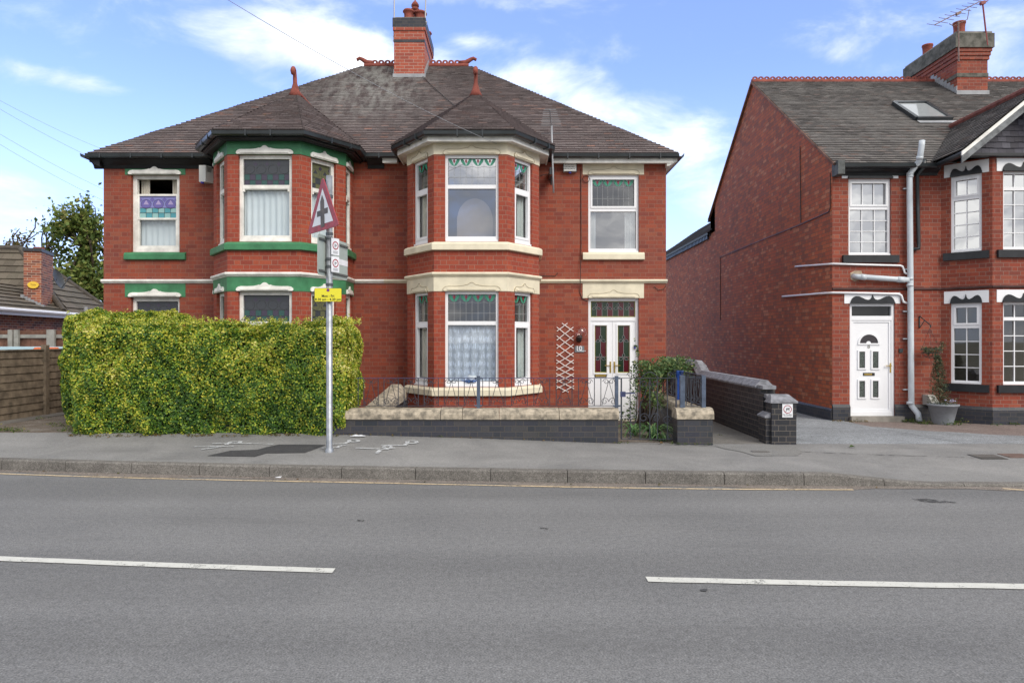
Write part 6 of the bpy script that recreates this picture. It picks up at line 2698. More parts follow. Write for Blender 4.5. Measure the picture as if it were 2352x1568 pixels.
# two small disc notices on the pole
for (za, zb2) in ((Zat((480 + 920 / 3.268) * .7656, 9.05), Zat((480 + 755 / 3.268) * .7656, 9.05)), (Zat((480 + 1090 / 3.268) * .7656, 9.05), Zat((480 + 935 / 3.268) * .7656, 9.05))):
    s = MB()
    Fp = Frame((PX + .040, PY - .060), (.50, .87))
    s.fbox(Fp, 0, .145, za, zb2, 0, .004, 0)
    cz_ = (za + zb2) / 2 + .015
    for k in range(18):
        a0, a1 = 2 * pi * k / 18, 2 * pi * (k + 1) / 18
        s.add([Fp(.075 + r * cos(a), cz_ + r * sin(a), .006) for (r, a) in ((.042, a0), (.056, a0), (.056, a1), (.042, a1))], [(0, 1, 2, 3)], 1)
    s.fbox(Fp, .058, .075, cz_ - .025, cz_ + .020, .004, .006, 2)
    s.fbox(Fp, .075, .098, cz_ - .005, cz_ + .012, .004, .0065, 2)
    for k in range(4):
        s.fbox(Fp, .03, .12, za + .018 + k * .010, za + .022 + k * .010, .004, .0055, 2)
    s.build('restriction_plate', [M_SIGNW, M_RED, mat('print_grey', (.25, .25, .27), .5)], sg_)
# yellow clearway plate
Fy = Frame((0, PY - .065), (1, 0))
yx0, yx1 = XatY(722, PY - .065), XatY(785, PY - .065)
yz0, yz1 = Zat(693, PY - .065), Zat(661.5, PY - .065)
s = MB()
pts = []
rr2 = .014
for (cx_, cz_, a0) in ((yx1 - rr2, yz1 - rr2, 0), (yx0 + rr2, yz1 - rr2, 90), (yx0 + rr2, yz0 + rr2, 180), (yx1 - rr2, yz0 + rr2, 270)):
    for k in range(4):
        a = RAD(a0 + k * 30)
        pts.append((cx_ + rr2 * cos(a), cz_ + rr2 * sin(a)))
s.extrude(Fy, pts, -.004, 0, 1)
ptsi = [((a - (yx0 + yx1) / 2) * .975 + (yx0 + yx1) / 2, (b - (yz0 + yz1) / 2) * .955 + (yz0 + yz1) / 2) for a, b in pts]
s.poly([Fy(a, b, .001) for a, b in ptsi], 0)
mx_ = (yx0 + yx1) / 2
text_mesh(s, Fy, 'Mon - Fri', mx_, yz0 + .078, .048, .003, 1, width=.165)
text_mesh(s, Fy, '8.30 am - 4.30 pm', mx_, yz0 + .028, .044, .003, 1, width=.345)
s.poly([Fy(mx_ + .021 * cos(2 * pi * k / 16), yz1 - .028 + .021 * sin(2 * pi * k / 16), .002) for k in range(16)], 3)
s.poly([Fy(mx_ + .015 * cos(2 * pi * k / 16), yz1 - .028 + .015 * sin(2 * pi * k / 16), .003) for k in range(16)], 2)
for a in (45, 135):
    d_ = Vector((cos(RAD(a)), 0, sin(RAD(a))))
    c_ = Fy(mx_, yz1 - .028, .004)
    s.ebox(c_ - d_ * .014, c_ + d_ * .014, .002, .004, 3)
s.build('time_plate', [M_YEL, M_SIGNB, M_SBLUE, M_RED], sg_)
s = MB()
s.fbox(Fy, mx_ - .05, mx_ + .05, (yz0 + yz1) / 2 - .015, (yz0 + yz1) / 2 + .015, -.03, -.005)
s.build('clamp_bracket', MATS['clamp_grey'], sg_)

# ================================================================= foliage helpers
def leafcloud(name, pts, nrm, size, m, parent=None, loc=(0, 0, 0), aspect=.55, jitn=.9, fold=.0, rnds=None):
    """one small pointed leaf per point"""
    pts = np.asarray(pts, float)
    nrm = np.asarray(nrm, float)
    N = len(pts)
    nn = nrm + rng.normal(0, jitn, (N, 3))
    nn /= np.linalg.norm(nn, axis=1)[:, None] + 1e-9
    a = rng.normal(0, 1, (N, 3))
    t = np.cross(nn, a)
    t /= np.linalg.norm(t, axis=1)[:, None] + 1e-9
    b = np.cross(nn, t)
    sz = size * rng.uniform(.6, 1.35, N)[:, None] if np.isscalar(size) else size[:, None] * rng.uniform(.7, 1.3, N)[:, None]
    v = np.empty((N, 4, 3))
    v[:, 0] = pts - t * sz * .5
    v[:, 1] = pts - b * sz * aspect * .5 + nn * sz * .06
    v[:, 2] = pts + t * sz * .5
    v[:, 3] = pts + b * sz * aspect * .5 + nn * sz * .06
    off = np.array(parent.location if parent is not None else loc)
    v = v.reshape(-1, 3) - off
    me = bpy.data.meshes.new(name)
    me.vertices.add(4 * N)
    me.vertices.foreach_set('co', v.ravel())
    me.loops.add(4 * N)
    me.loops.foreach_set('vertex_index', np.arange(4 * N))
    me.polygons.add(N)
    me.polygons.foreach_set('loop_start', np.arange(N) * 4)
    me.polygons.foreach_set('loop_total', np.full(N, 4))
    at = me.attributes.new('rnd', 'FLOAT', 'FACE')
    at.data.foreach_set('value', np.clip(rng.uniform(0, 1, N) if rnds is None else rnds, 0, 1))
    me.materials.append(m)
    me.update()
    me.validate()
    o = bpy.data.objects.new(name, me)
    col.objects.link(o)
    if parent is not None:
        o.parent = parent
    else:
        o.location = loc
    return o


LEAF_H = rnd_mat('hedge_leaves', [(0, (.036, .095, .018)), (.25, (.080, .180, .022)), (.45, (.21, .33, .030)), (.62, (.42, .45, .040)), (.82, (.62, .58, .075)), (1, (.70, .66, .24))],
                 .5, spec=.4, trans=.25)
LEAF_T = rnd_mat('tree_leaves', [(0, (.06, .10, .024)), (.5, (.13, .19, .045)), (.85, (.23, .27, .065)), (1, (.30, .27, .09))], .55, trans=.3)
LEAF_B = rnd_mat('autumn_leaves', [(0, (.06, .07, .02)), (.5, (.12, .10, .03)), (1, (.20, .11, .03))], .6, trans=.3)
LEAF_D = rnd_mat('shrub_leaves', [(0, (.035, .075, .028)), (.6, (.080, .145, .045)), (.9, (.17, .23, .075)), (1, (.32, .32, .14))], .5, trans=.25)
LEAF_W = rnd_mat('weed_leaves', [(0, (.035, .07, .015)), (.7, (.08, .13, .03)), (1, (.24, .20, .06))], .6, trans=.25)
GRASSB = rnd_mat('blade_leaves', [(0, (.05, .13, .045)), (.7, (.12, .25, .085)), (1, (.28, .36, .14))], .5, trans=.25)
TWIG = mat('twig_bark', (.075, .055, .04), .9, var=.3)


def hash3(p, sc, seed):
    """cheap smooth noise for foliage clumps"""
    r = np.random.default_rng(seed)
    k = r.normal(0, 1, (7, 3)) * sc
    ph = r.uniform(0, 6.28, 7)
    return sum(np.sin(p @ k[i] + ph[i]) for i in range(7)) / 7 ** .5


# ---- the variegated hedge: clipped front, a return along each side
hedge = empty('hedge', (-4.6, 10.6, .28), 'large clipped variegated yellow and green hedge hiding the front of the left house', 'hedge')


def box_surface(x0, x1, y0, y1, z0, z1, dens, faces='ftlrb', rad=.10):
    P_, N_ = [], []

    def put(n, f, nv):
        a = rng.uniform(0, 1, (n, 2))
        p = f(a)
        P_.append(p)
        N_.append(np.tile(nv, (n, 1)))
    if 'f' in faces:
        put(int(dens * (x1 - x0) * (z1 - z0)), lambda a: np.c_[x0 + (x1 - x0) * a[:, 0], np.full(len(a), y0), z0 + (z1 - z0) * a[:, 1]], (0, -1, 0.2))
    if 'b' in faces:
        put(int(dens * .3 * (x1 - x0) * (z1 - z0)), lambda a: np.c_[x0 + (x1 - x0) * a[:, 0], np.full(len(a), y1), z0 + (z1 - z0) * a[:, 1]], (0, 1, 0.2))
    if 't' in faces:
        put(int(dens * .9 * (x1 - x0) * (y1 - y0)), lambda a: np.c_[x0 + (x1 - x0) * a[:, 0], y0 + (y1 - y0) * a[:, 1], np.full(len(a), z1)], (0, 0, 1))
    if 'l' in faces:
        put(int(dens * (y1 - y0) * (z1 - z0)), lambda a: np.c_[np.full(len(a), x0), y0 + (y1 - y0) * a[:, 0], z0 + (z1 - z0) * a[:, 1]], (-1, 0, .2))
    if 'r' in faces:
        put(int(dens * (y1 - y0) * (z1 - z0)), lambda a: np.c_[np.full(len(a), x1), y0 + (y1 - y0) * a[:, 0], z0 + (z1 - z0) * a[:, 1]], (1, 0, .2))
    p = np.concatenate(P_)
    n = np.concatenate(N_)
    # round the edges off
    c = np.array([(x0 + x1) / 2, (y0 + y1) / 2, (z0 + z1) / 2])
    h = np.array([(x1 - x0) / 2, (y1 - y0) / 2, (z1 - z0) / 2])
    inner = np.clip(p, c - h + rad, c + h - rad)
    inner[:, 2] = np.minimum(p[:, 2], z1 - rad)
    d = p - inner
    L = np.linalg.norm(d, axis=1)
    k = L > rad
    p[k] = inner[k] + d[k] / L[k][:, None] * rad
    return p, n


HB = [(-6.64, -2.42, 10.12, 11.3, .24, 1.93, 'ftlr'), (-7.6, -5.9, 11.4, 13.0, .22, 2.05, 'ftl'), (-3.05, -2.60, 10.9, 12.15, .2, 1.97, 'tlr')]
allp, alln = [], []
for (x0, x1, y0, y1, z0, z1, fc_) in HB:
    p, n = box_surface(x0, x1, y0, y1, z0, z1, 6200, fc_, .20)
    allp.append(p)
    alln.append(n)
p = np.concatenate(allp)
n = np.concatenate(alln)
# taper in towards the base, uneven clipping, depth through the outer layer
dep = np.abs(rng.normal(0, .045, len(p)))
bulge = .055 * hash3(p, 2.2, 3) + .040 * hash3(p, 6.5, 4) + .035 * hash3(p, 13.0, 5)
p[:, 2] += np.clip((-5.7 - p[:, 0]) / .8, 0, 1) * np.clip((p[:, 2] - .9) / 1.0, 0, 1) * .12
side_ = np.abs(n[:, 2]) < .5
p = p + n * (bulge - dep)[:, None]
fr_ = side_ & (p[:, 2] < .75)
p[fr_, 1] += (.75 - p[fr_, 2]) * .16 * (n[fr_, 1] < 0)
p[side_ & (n[:, 0] < 0) & (p[:, 2] < 1.0), 0] += (1.0 - p[side_ & (n[:, 0] < 0) & (p[:, 2] < 1.0), 2]) * .30
p[fr_, 0] -= (.75 - p[fr_, 2]) * .45 * (n[fr_, 0] > 0)
cl = hash3(p, 1.6, 11) * .06 + hash3(p, 5.5, 12) * .11 + hash3(p, 14.0, 13) * .08
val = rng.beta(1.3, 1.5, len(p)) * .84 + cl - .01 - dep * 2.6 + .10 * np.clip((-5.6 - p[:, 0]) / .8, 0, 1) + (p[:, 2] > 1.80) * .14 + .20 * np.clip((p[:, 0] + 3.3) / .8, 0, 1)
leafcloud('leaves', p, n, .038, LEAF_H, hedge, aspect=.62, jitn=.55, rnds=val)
# tufts sprouting above the clipped top
tp_, tn_ = [], []
for k in range(430):
    bx = HB[0] if rng.uniform() < .72 else (HB[1] if rng.uniform() < .75 else HB[2])
    x_, y_ = rng.uniform(bx[0] + .05, bx[1] - .02), rng.uniform(bx[2] + .02, bx[3])
    h_ = rng.uniform(.03, .15) * (1.3 if bx is HB[1] else 1)
    lx, ly = rng.normal(0, .02, 2)
    for q in range(16):
        t = rng.uniform(0, 1)
        tp_.append((x_ + lx * t + rng.normal(0, .014), y_ + ly * t + rng.normal(0, .014), bx[5] + h_ * t))
        tn_.append((0, -.3, 1))
leafcloud('shoots', tp_, tn_, .030, LEAF_H, hedge, rnds=rng.beta(2.5, 1.6, len(tp_)))
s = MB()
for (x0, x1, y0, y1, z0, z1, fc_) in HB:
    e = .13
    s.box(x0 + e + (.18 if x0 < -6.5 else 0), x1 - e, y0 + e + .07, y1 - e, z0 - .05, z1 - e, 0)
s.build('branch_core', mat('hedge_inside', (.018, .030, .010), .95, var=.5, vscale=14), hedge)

# ---- shrub over the side railing, strappy plants, weeds
shr = empty('shrub', (2.3, 12.2, .1), 'loose green shrub spilling over the side railing beside the front door', 'shrub')
cl_ = []
for (cx_, cy_, cz_, rx_, ry_, rz_, nn_) in ((2.72, 12.5, 1.22, .50, .50, .24, 1900), (2.42, 12.2, 1.05, .24, .36, .30, 900), (3.05, 12.6, 1.2, .32, .4, .20, 800), (2.16, 12.0, .78, .09, .15, .40, 110),
                                          (2.45, 11.9, .72, .26, .3, .26, 300), (2.12, 12.3, .32, .16, .3, .22, 130), (2.16, 11.9, 1.5, .04, .05, .25, 36)):
    v = rng.normal(0, 1, (nn_, 3))
    v /= np.linalg.norm(v, axis=1)[:, None]
    v *= (rng.uniform(0, 1, nn_) ** .5)[:, None]
    cl_.append(v * np.array([rx_, ry_, rz_]) + np.array([cx_, cy_, cz_]))
pp_ = np.concatenate(cl_)
pp_ = pp_ + .05 * np.c_[hash3(pp_, 6, 21), hash3(pp_, 6, 22), hash3(pp_, 6, 23)]
leafcloud('leaves', pp_, np.tile((0, -.4, .8), (len(pp_), 1)), .058, LEAF_D, shr, aspect=.5)
s = MB()
for k in range(26):
    a = rng.uniform(0, 6.28)
    e_ = pp_[rng.integers(0, 3000)]
    r0 = Vector((2.35 + .1 * cos(a), 12.4 + .1 * sin(a), .05))
    mid_ = (r0 + Vector(e_)) / 2 + Vector((0, 0, .12))
    s.tube([r0, mid_, Vector(e_)], [.012, .008, .004], 5)
s.build('stems', TWIG, shr)


def blades(name, c, n_, L, spread, m, label, cat, w=.018):
    s_ = MB()
    for k in range(n_):
        a = rng.uniform(0, 6.28)
        d = Vector((cos(a), sin(a), 0))
        l_ = L * rng.uniform(.6, 1.15)
        o = Vector(c) + d * rng.uniform(0, .07)
        sd_ = Vector((-d.y, d.x, 0)) * w * rng.uniform(.7, 1.2)
        pr_ = None
        out = rng.uniform(.5, 1.0) * spread
        for q in range(7):
            t = q / 6
            p_ = o + d * (out * l_ * t ** 1.4) + Vector((0, 0, l_ * (t * 1.25 - .72 * t * t * (1 + out))))
            ww = sd_ * (1 - t) ** .6 * (.5 + min(1, t * 3) * .5)
            if pr_:
                s_.quad(pr_[0] - pr_[1], pr_[0] + pr_[1], p_ + ww, p_ - ww, 0, rng.uniform())
            pr_ = (p_, ww)
    o_ = s_.build(name, m, None, c)
    return tag(o_, label, cat, 'strap-leaved plants behind the gate')


def gz_(X, Y):
    return zland(X, Y)


blades('strappy_plant', (2.28, 11.0, gz_(2.28, 11.0)), 62, .62, .9, GRASSB, 'tall strap-leaved plant just inside the gate against the side wall', 'plant')
blades('strappy_plant', (2.02, 11.3, gz_(2.0, 11.3)), 40, .50, 1.0, GRASSB, 'smaller drooping strap-leaved plant left of the taller clump behind the gate', 'plant')
blades('strappy_plant', (2.33, 10.62, gz_(2.33, 10.6)), 38, .34, .9, GRASSB, 'low grassy clump at the foot of the wall nearest the gate', 'plant')


def weeds(name, spots, label, cat, m=LEAF_W, size=.045, kind=None):
    P_ = []
    for (x, y, r, n_, h) in spots:
        q = rng.normal(0, r * .5, (n_, 2))
        for a in q:
            X_, Y_ = x + a[0], y + a[1]
            P_.append((X_, Y_, (zland(X_, Y_) if Y_ > YB else pavez(X_, Y_)) + .01 + abs(rng.normal(0, h * .5))))
    o = leafcloud(name, P_, np.tile((0, -.3, 1), (len(P_), 1)), size, m, None, (spots[0][0], spots[0][1], 0), aspect=.4)
    return tag(o, label, cat, kind=kind)


def at(u, y, Y=None):
    p = on_pave(u, y)
    if p.y > YB:
        z = .1
        for _ in range(12):
            Yq_ = (CAMZ - z) * 1568 / (y - 780)
            z = zland(XatY(u, Yq_), Yq_)
        return XatY(u, Yq_), Yq_
    return p.x, p.y


wsp = []
for (u, y, r, n_, h) in ((2075, 968, .12, 40, .05), (2095, 970, .14, 60, .07), (2120, 974, .18, 90, .07), (2140, 972, .2, 80, .08), (2185, 976, .22, 110, .06), (2200, 972, .16, 70, .09), (2230, 968, .08, 50, .16),
                         (2290, 978, .12, 20, .04), (2330, 976, .14, 40, .05)):
    X_, Y_ = at(u, y)
    wsp.append((X_, min(Y_, 14.1), r, n_, h))
weeds('weeds', wsp, 'straggling green weeds along the foot of the terraced house wall', 'weeds', kind='stuff')
wsp = []
for (u, y) in ((1925, 969), (1950, 967), (1975, 968)):
    X_, Y_ = at(u, y)
    wsp.append((X_, min(Y_, 14.15), .16, 50, .03))
weeds('fallen_leaves', wsp, 'brown dead leaves in front of the step of door 8', 'leaves', LEAF_B, .04, kind='stuff')
wsp = []
for k in range(70):
    u = rng.uniform(150, 830)
    X_, Y_ = XatY(u, 10.1), 10.08 + rng.uniform(-.04, .06)
    wsp.append((X_, Y_, .05, 8, .015))
for u in np.linspace(830, 1410, 26):
    wsp.append((XatY(u, 10.15), 10.13 + rng.uniform(-.02, .01), .03, int(rng.integers(1, 6)), .02))
weeds('fallen_leaves', wsp, 'small dead leaves lying along the foot of the hedge and low wall', 'leaves', LEAF_B, .032, kind='stuff')
wsp = []
for (u, y, n_) in ((1010, 1000, 16), (1425, 1013, 30), (1560, 1018, 30), (1575, 1019, 26), (1600, 1019, 26), (1630, 1019, 20), (1655, 1003, 24), (1545, 1017, 30), (1440, 1015, 16)):
    X_, Y_ = XatY(u, 10.1), 10.13
    if y < 1005 and u > 1600:
        X_, Y_ = at(u, y)
    wsp.append((X_, Y_, .05, n_, .03))
weeds('weeds', wsp, 'tiny green weeds in the joint between pavement and blue brick walls', 'weeds', LEAF_W, .022, kind='stuff')
wsp = []
for (u, y, n_, h) in ((20, 990, 90, .06), (40, 992, 70, .06), (0, 990, 60, .05), (100, 963, 18, .04), (120, 976, 30, .04), (140, 980, 40, .05), (165, 985, 60, .06), (150, 992, 60, .06), (180, 996, 40, .05)):
    X_, Y_ = at(u, y)
    wsp.append((X_, Y_, .12, n_, h))
weeds('weeds', wsp, 'patchy grass and weeds beside the left end of the hedge', 'weeds', LEAF_W, .035, kind='stuff')
wsp = []
for k in range(60):
    X_ = rng.uniform(-9, 7)
    wsp.append((X_, kerbY(X_) - rng.uniform(.03, .17), .02, 1, .004))
P_ = [(x, y, .012) for (x, y, *_r) in wsp]
tag(leafcloud('gutter_litter', P_, np.tile((0, 0, 1), (len(P_), 1)), .035, LEAF_B, None, (0, 8, 0), jitn=.25), 'scattered dead leaves and grit in the gutter along the kerb', 'leaves', kind='stuff')
# single leaves that stand out
for (u, y, sz, lab) in ((1227 * .7656 * 1.0, 1098, .09, 'green leaf lying in the gutter below the kerb'), (1957, 1026, .09, 'curled green leaf on the drive crossing'), (1519, 1018, .06, 'orange leaf at the foot of the gate')):
    if y > 1085:
        Y_ = CAMZ * 1568 / (y - 780)
        p_ = Vector((XatY(u, Y_), Y_, .012))
    else:
        p_ = on_pave(u, y, .012)
    s = MB()
    s.poly([p_ + Vector((-sz * .5, 0, 0)), p_ + Vector((-sz * .1, -sz * .4, .02)), p_ + Vector((sz * .5, -.01, .005)), p_ + Vector((.0, sz * .35, .03))], 0, .9 if 'orange' in lab else .4)
    tag(s.build('leaf', LEAF_B if 'orange' in lab else LEAF_W, None, tuple(p_)), lab, 'leaf')

# ---- plant pot with conifer, hanging basket and bracket
PCx, PCy = 8.66, 13.72
pz_ = zland(PCx, PCy)
pot_ = empty('plant_pot', (PCx, PCy, pz_), 'tapered pale grey pot holding a spindly evergreen beside the canted bay', 'plant pot')
s = MB()
s.lathe((PCx, PCy, pz_), [(0, 0), (.175, 0), (.18, .02), (.262, .37), (.285, .375), (.29, .41), (.27, .41), (.25, .36), (0, .36)], 28)
s.build('pot', mat('pot_grey', (.24, .26, .29), .55, var=.12), pot_, smooth=True)
pl_ = []
for k in range(2300):
    t = rng.uniform(0, 1)
    rr_ = (.19 * (1 - t) + .04) * rng.uniform(.1, 1) + .02
    a = rng.uniform(0, 6.28)
    pl_.append((PCx - .06 * t + rr_ * cos(a) - .05, PCy + rr_ * sin(a), pz_ + .40 + t * .98))
for k in range(160):
    a = rng.uniform(0, 6.28)
    r_ = rng.uniform(0, .25)
    pl_.append((PCx + r_ * cos(a) + .05, PCy + r_ * sin(a), pz_ + .42 + rng.uniform(0, .10)))
leafcloud('foliage', pl_, np.tile((0, 0, 1), (len(pl_), 1)), .050, rnd_mat('conifer_leaves', [(0, (.03, .055, .03)), (.6, (.065, .10, .05)), (1, (.16, .14, .08))], .7), pot_, aspect=.25)
s = MB()
s.tube([(PCx - .05, PCy, pz_ + .36), (PCx - .08, PCy, pz_ + .8), (PCx - .10, PCy, pz_ + 1.35)], [.012, .008, .003], 6)
for k in range(16):
    a, z_ = rng.uniform(0, 6.28), rng.uniform(.45, 1.2)
    s.tube([(PCx - .06, PCy, pz_ + z_), (PCx - .06 + .16 * cos(a), PCy + .16 * sin(a), pz_ + z_ + .15)], [.005, .002], 4)
s.build('stem', TWIG, pot_)
fl = [(PCx + rng.uniform(-.02, .17), PCy - .12 + rng.uniform(-.05, .05), pz_ + .46 + rng.uniform(0, .05)) for _ in range(14)]
leafcloud('flowers', fl, np.tile((0, -1, .3), (len(fl), 1)), .030, mat('petal_lilac', (.55, .52, .80), .6), pot_, aspect=.9)
# pale plastic cover beside it
s = MB()
vx_, vz_ = XatY((2450 + 1140 / 3.408) * .7656, TY), Zat((840 + 1215 / 3.408) * .7656, TY)
s.add([(vx_ - .12, TY, vz_ + .10), (vx_ + .10, TY, vz_ + .10), (vx_ + .10, TY, vz_ - .12), (vx_ - .12, TY, vz_ - .12), (vx_ - .08, TY - .12, vz_ + .09), (vx_ + .06, TY - .12, vz_ + .09),
       (vx_ + .14, TY - .22, vz_ - .09), (vx_ - .04, TY - .22, vz_ - .09)], [(0, 1, 5, 4), (4, 5, 6, 7), (1, 2, 6, 5), (0, 4, 7, 3), (3, 7, 6, 2)])
tag(s.build('vent_cowl', mat('cowl_grey', (.36, .35, .33), .5), None, (vx_, TY, vz_)), 'small pale grey vent cowl low on the wall behind the plant pot', 'vent')
bkx, bkz0, bkz1 = XatY((2450 + 1048 / 3.408) * .7656, TY), dz(490), dz(370)
s = MB()
s.ebox((bkx, TY - .01, bkz0), (bkx, TY - .01, bkz1), .02, .015)
tipx = Vector((XatY((2450 + 1165 / 3.408) * .7656, TY - .30), TY - .30, Zat((840 + 462 / 3.408) * .7656, TY - .3)))
s.tube([(bkx, TY - .02, bkz1), tipx], .010, 6)
s.tube([(bkx, TY - .02, bkz0), Vector((bkx, TY - .02, bkz1)) * .55 + tipx * .45], .008, 6)
s.tube([tipx, tipx - Vector((0, 0, .05))], .012, 6)
tag(s.build('basket_bracket', M_GUTTER, None, (bkx, TY, bkz0)), 'black iron wall bracket projecting above the hanging basket', 'bracket')
bc = Vector((XatY((2450 + 1170 / 3.408) * .7656, TY - .28), TY - .28, Zat((840 + 705 / 3.408) * .7656, TY - .28)))
bk = empty('hanging_basket', tuple(bc), 'round wire hanging basket trailing tired green foliage beside the drain pipe', 'hanging basket')
s = MB()
for k in range(8):
    a = 2 * pi * k / 8
    s.tube([bc + Vector((.19 * cos(a) * cos(q * pi / 12), .19 * sin(a) * cos(q * pi / 12), -.19 * sin(q * pi / 12))) for q in range(7)], .004, 4)
for (r_, z_) in ((.19, 0), (.17, -.08), (.11, -.15)):
    s.tube([bc + Vector((r_ * cos(2 * pi * k / 16), r_ * sin(2 * pi * k / 16), z_)) for k in range(17)], .004, 4)
for k in range(3):
    a = 2 * pi * k / 3
    s.tube([bc + Vector((.19 * cos(a), .19 * sin(a), 0)), bc + Vector((-.03, 0, .42))], .003, 4)
s.build('basket', M_GUTTER, bk)
pl_ = []
for k in range(420):
    v = rng.normal(0, 1, 3)
    v /= np.linalg.norm(v)
    r_ = .19 * rng.uniform(.5, 1.05)
    pl_.append((bc.x + v[0] * r_, bc.y + v[1] * r_, bc.z - abs(v[2]) * r_ * .9 + .04))
for k in range(160):
    t = rng.uniform(0, 1)
    pl_.append((bc.x + .18 + .06 * sin(t * 6) + rng.normal(0, .02), bc.y + rng.normal(0, .05), bc.z + .16 - t * .34))
leafcloud('foliage', pl_, np.tile((0, -.3, .6), (len(pl_), 1)), .045, MATS['conifer_leaves'], bk, aspect=.4)

# ---- drain covers
def cover(u, y, w, d, m, lab, round_=False, grate=False):
    c = on_pave(u, y, .004)
    if c.y > YB:
        X_, Y_ = at(u, y)
        c = Vector((X_, Y_, zland(X_, Y_) + .006))
    s_ = MB()
    zf = (lambda X, Y: pavez(X, Y) + .004) if c.y <= YB else (lambda X, Y: zland(X, Y) + .006)
    if round_:
        q = [(c.x + w / 2 * cos(2 * pi * k / 24), c.y + d / 2 * sin(2 * pi * k / 24)) for k in range(24)]
    else:
        q = [(c.x - w / 2, c.y - d / 2), (c.x + w / 2, c.y - d / 2), (c.x + w / 2, c.y + d / 2), (c.x - w / 2, c.y + d / 2)]
    s_.add([(a, b, zf(a, b)) for a, b in q] + [(a, b, zf(a, b) - .05) for a, b in q],
           [tuple(range(len(q)))] + [(i, len(q) + i, len(q) + (i + 1) % len(q), (i + 1) % len(q)) for i in range(len(q))], 0)
    if grate:
        for k in range(1, 8):
            xx = c.x - w / 2 + w * k / 8
            s_.box(xx - .008, xx + .008, c.y - d / 2 + .02, c.y + d / 2 - .02, zf(xx, c.y), zf(xx, c.y) + .004, 1)
            yy_ = c.y - d / 2 + d * k / 8
            s_.box(c.x - w / 2 + .02, c.x + w / 2 - .02, yy_ - .006, yy_ + .006, zf(c.x, yy_), zf(c.x, yy_) + .003, 1)
    tag(s_.build('drain_cover', [m, mat('iron_light', (.17, .16, .15), .6, metal=.3)], None, tuple(c)), lab, 'drain cover', 'iron covers in the pavement')


IR = mat('cast_iron', (.075, .072, .070), .65, metal=.2, var=.3, vscale=20)
cover(1746, 1036.5, .26, .16, IR, 'small oval iron cover in the pavement in front of the alley', True, True)
cover(2268, 1048, .36, .30, IR, 'gridded rectangular cover in the pavement, left of the rusty one', False, True)
cover(2334, 1045.5, .34, .26, mat('rusty_iron', (.13, .085, .07), .8, var=.3), 'rusty plain rectangular cover near the right edge')

# scrap of white litter under the hedge and paper in the gutter
for (u, y, w_, lab) in ((824, 1001 * 1.0, .24, 'x'),):
    pass
c = on_pave(822, 1000.5, .008)
s = MB()
pr_ = None
for k in range(7):
    x_ = c.x - .11 + k * .037
    h_ = [.0, .01, .018, .01, .015, .006, 0][k]
    if pr_:
        s.quad((pr_[0], c.y - .04, c.z), (x_, c.y - .04, c.z), (x_, c.y + .03, c.z + h_), (pr_[0], c.y + .03, c.z + pr_[1]))
    pr_ = (x_, h_)
tag(s.build('litter', M_SIGNW, None, tuple(c)), 'crumpled white litter on the pavement at the foot of the hedge', 'litter')
Y_ = CAMZ * 1568 / (1098 - 780) + .02
s = MB()
x_ = XatY(639, Y_)
s.poly([(x_ - .04, Y_ - .015, .008), (x_ + .035, Y_ - .02, .008), (x_ + .04, Y_ + .02, .018), (x_ - .02, Y_ + .025, .012)])
tag(s.build('litter', M_SIGNW, None, (x_, Y_, 0)), 'scrap of pale paper in the gutter', 'litter')

# ---- trees behind the bungalow
def limb(mb, a, b, r0, r1, bend=.1):
    a, b = Vector(a), Vector(b)
    L = (b - a).length
    m1 = a.lerp(b, .35) + Vector(rng.normal(0, bend * L, 3))
    m2 = a.lerp(b, .7) + Vector(rng.normal(0, bend * L, 3))
    mb.tube([a, m1, m2, b], [r0, r0 * .8, r0 * .45 + r1 * .5, r1], 7)
    return m1, m2


def tree(base, h, crown, nleaf, lsize, m, label, n_br=9, trunk_r=.18, seed=0, sparse=False):
    r_ = empty('tree', base, label, 'tree', 'trees behind the bungalow')
    s_ = MB()
    base = Vector(base)
    top_ = base + Vector((0, 0, h * .55))
    s_.tube([base, base + Vector((.05, 0, h * .25)), top_], [trunk_r * .7, trunk_r * .5, trunk_r * .3], 9)
    P_ = []
    for (cx_, cy_, cz_, rx_, ry_, rz_, w_) in crown:
        c = base + Vector((cx_, cy_, cz_))
        m1, m2 = limb(s_, base + Vector((0, 0, h * rng.uniform(.25, .5))), c, trunk_r * .45, .02)
        for q in range(n_br):
            v = Vector(rng.normal(0, 1, 3)).normalized()
            e_ = c + Vector((v.x * rx_, v.y * ry_, v.z * rz_)) * .9
            limb(s_, m2, e_, .05 if sparse else .035, .018 if sparse else .008, .08)
            # leaves in tufts near twig ends
            k_ = int(nleaf * w_ / n_br)
            t = rng.uniform(.25, 1.05, k_)
            b_ = np.array(m2)[None, :] + (np.array(e_) - np.array(m2))[None, :] * t[:, None]
            b_ = b_ + rng.normal(0, 1, (k_, 3)) * np.array([rx_, ry_, rz_]) * (.12 if sparse else .22)
            P_.append(b_)
    s_.build('trunk', TWIG, r_)
    P_ = np.concatenate(P_)
    keep = hash3(P_, 2.0, seed + 40) > (-.9 if not sparse else .0)
    P_ = P_[keep]
    leafcloud('crown', P_, np.tile((0, -.2, .7), (len(P_), 1)), lsize, m, r_, aspect=.7)
    return r_


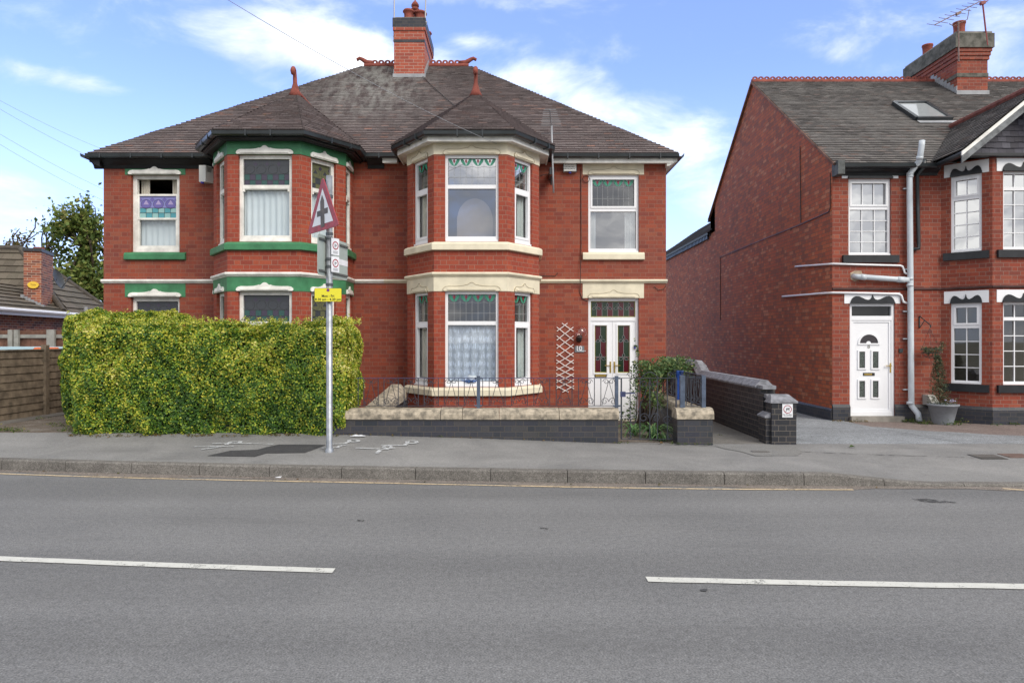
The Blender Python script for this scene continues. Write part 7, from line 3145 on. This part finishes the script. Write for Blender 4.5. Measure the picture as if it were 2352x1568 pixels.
tree((-21.3, 33, 0), 8, [(0, 0, 5.2, 1.7, 1.5, 1.9, .9), (-.2, 0, 7.2, 1.0, 1.1, 1.2, .5), (1.3, 0, 6.6, .9, 1, 1.5, .4), (1.7, .5, 4.2, 1.3, 1.2, 1.2, .4), (-.6, 0, 3.6, 1.2, 1.0, 1.0, .4),
                         (.8, 0, 7.8, .5, .6, .8, .15)],
     5200, .21, LEAF_T, 'dense green broadleaf tree rising behind the bungalow, against the house corner', 12, .22, 1)
tree((-23.9, 34, 0), 8, [(-.2, 0, 6.5, 1.0, .8, 1.7, .5), (.7, 0, 6.2, .8, .8, 1.6, .4), (-1.2, 0, 5.6, .9, .7, 1.0, .4)], 3000, .14, LEAF_B,
     'sparse nearly bare tree with fine twigs behind the bungalow chimney', 14, .14, 2, True)
tree((-27.2, 36, 0), 6, [(0, 0, 5.0, 1.7, 1.2, 1.0, .6), (1.6, 0, 4.6, 1.0, 1.0, .8, .3), (-2, 0, 4.6, 1.5, 1.0, 1.0, .4)], 1700, .22, LEAF_T,
     'low leafy tree at the far left edge above the bungalow ridge', 9, .16, 3)

# ---- overhead service cables
def wire(a, b, lab, sag=.25, r=.005):
    a, b = Vector(a), Vector(b)
    pts = [a.lerp(b, k / 14) - Vector((0, 0, sag * 4 * (k / 14) * (1 - k / 14))) for k in range(15)]
    s_ = MB()
    s_.tube(pts, r, 5)
    tag(s_.build('overhead_cable', MATS['wire_grey'], None, tuple(a)), lab, 'cable', 'overhead cables')


mat('wire_grey', (.28, .30, .33), .6)
wire(P(500, -14, 7.5), P(1241, 369, 13.95), 'overhead cable crossing the roof and landing on the wall right of the cream bay', .15, .0038)
wire(P(-60, 198, 24), P(228, 340, 30), 'highest of the overhead cables at the left edge of the sky', .1, .0055)
wire(P(-60, 215, 24), P(232, 372, 30), 'overhead cable just below the highest at the left edge of the sky', .1, .0055)
wire(P(-60, 272, 24), P(240, 436, 30), 'overhead cable third from the top at the left edge of the sky', .1, .0055)
wire(P(-60, 295, 24), P(240, 462, 30), 'lowest of the overhead cables at the left edge of the sky', .1, .0055)
# aerial lead lying on the roof slope
s = MB()


def on_main(u, y, l=.035):
    k = (780 - y) / 1568
    Y = (zE + l * 1.25 - CAMZ - sl * yE) / (k - sl)
    return Vector((XatY(u, Y), Y, CAMZ + k * Y))


s.tube([on_main(971, 176), on_main(995, 200), on_main(1044, 243)], .010, 5)
tag(s.build('aerial_lead', M_SIGNB, None, tuple(on_main(971, 176))), 'black aerial lead lying on the roof tiles below the chimney, towards the cream bay', 'cable')


# ---- worn patches and smears on the carriageway and footway
def decal(name, pts, m, onp=True, lift=.006):
    s_ = MB()
    q = []
    for (u, y) in pts:
        if onp:
            q.append(on_pave(u, y, lift))
        else:
            Yd = CAMZ * 1568 / (y - 780)
            q.append(Vector((XatY(u, Yd), Yd, lift)))
    c = sum(q, Vector()) / len(q)
    for i in range(len(q)):
        s_.poly([c, q[i], q[(i + 1) % len(q)]])
    return tag(s_.build(name, m), kind='structure')


SMEAR = paint_mat('oil_smear', (.055, .055, .058), .50, .08, 14)
OLDP = ground_mat('old_patch', (.165, .164, .160), (.20, .197, .19), .3, 2, 120)
decal('road_stain', [(2090, 1146), (2130, 1146), (2170, 1150), (2200, 1155), (2160, 1156), (2120, 1152)], SMEAR, False)
decal('road_stain', [(1240, 1212), (1262, 1213), (1258, 1217), (1242, 1216)], SMEAR, False)
decal('road_stain', [(1608, 1352), (1626, 1353), (1622, 1359), (1610, 1358)], SMEAR, False)
decal('road_stain', [(820, 1194), (838, 1195), (834, 1198), (822, 1197)], SMEAR, False)
decal('pavement_patch', [(1640, 1023), (1828, 1024), (1842, 1038), (1830, 1046), (1735, 1046), (1700, 1036), (1665, 1030)], OLDP, True, .0035)
for pts_ in ([(1838, 1036), (1950, 1041), (2100, 1046), (2300, 1052)], [(1215, 1008), (1330, 1012), (1480, 1018), (1640, 1024)]):
    s = MB()
    pp = [on_pave(u, y, .004) for u, y in pts_]
    for a, b in zip(pp, pp[1:]):
        s.quad(a - Vector((0, .012, 0)), b - Vector((0, .012, 0)), b + Vector((0, .012, 0)), a + Vector((0, .012, 0)))
    tag(s.build('pavement_joint', SMEAR), kind='structure')
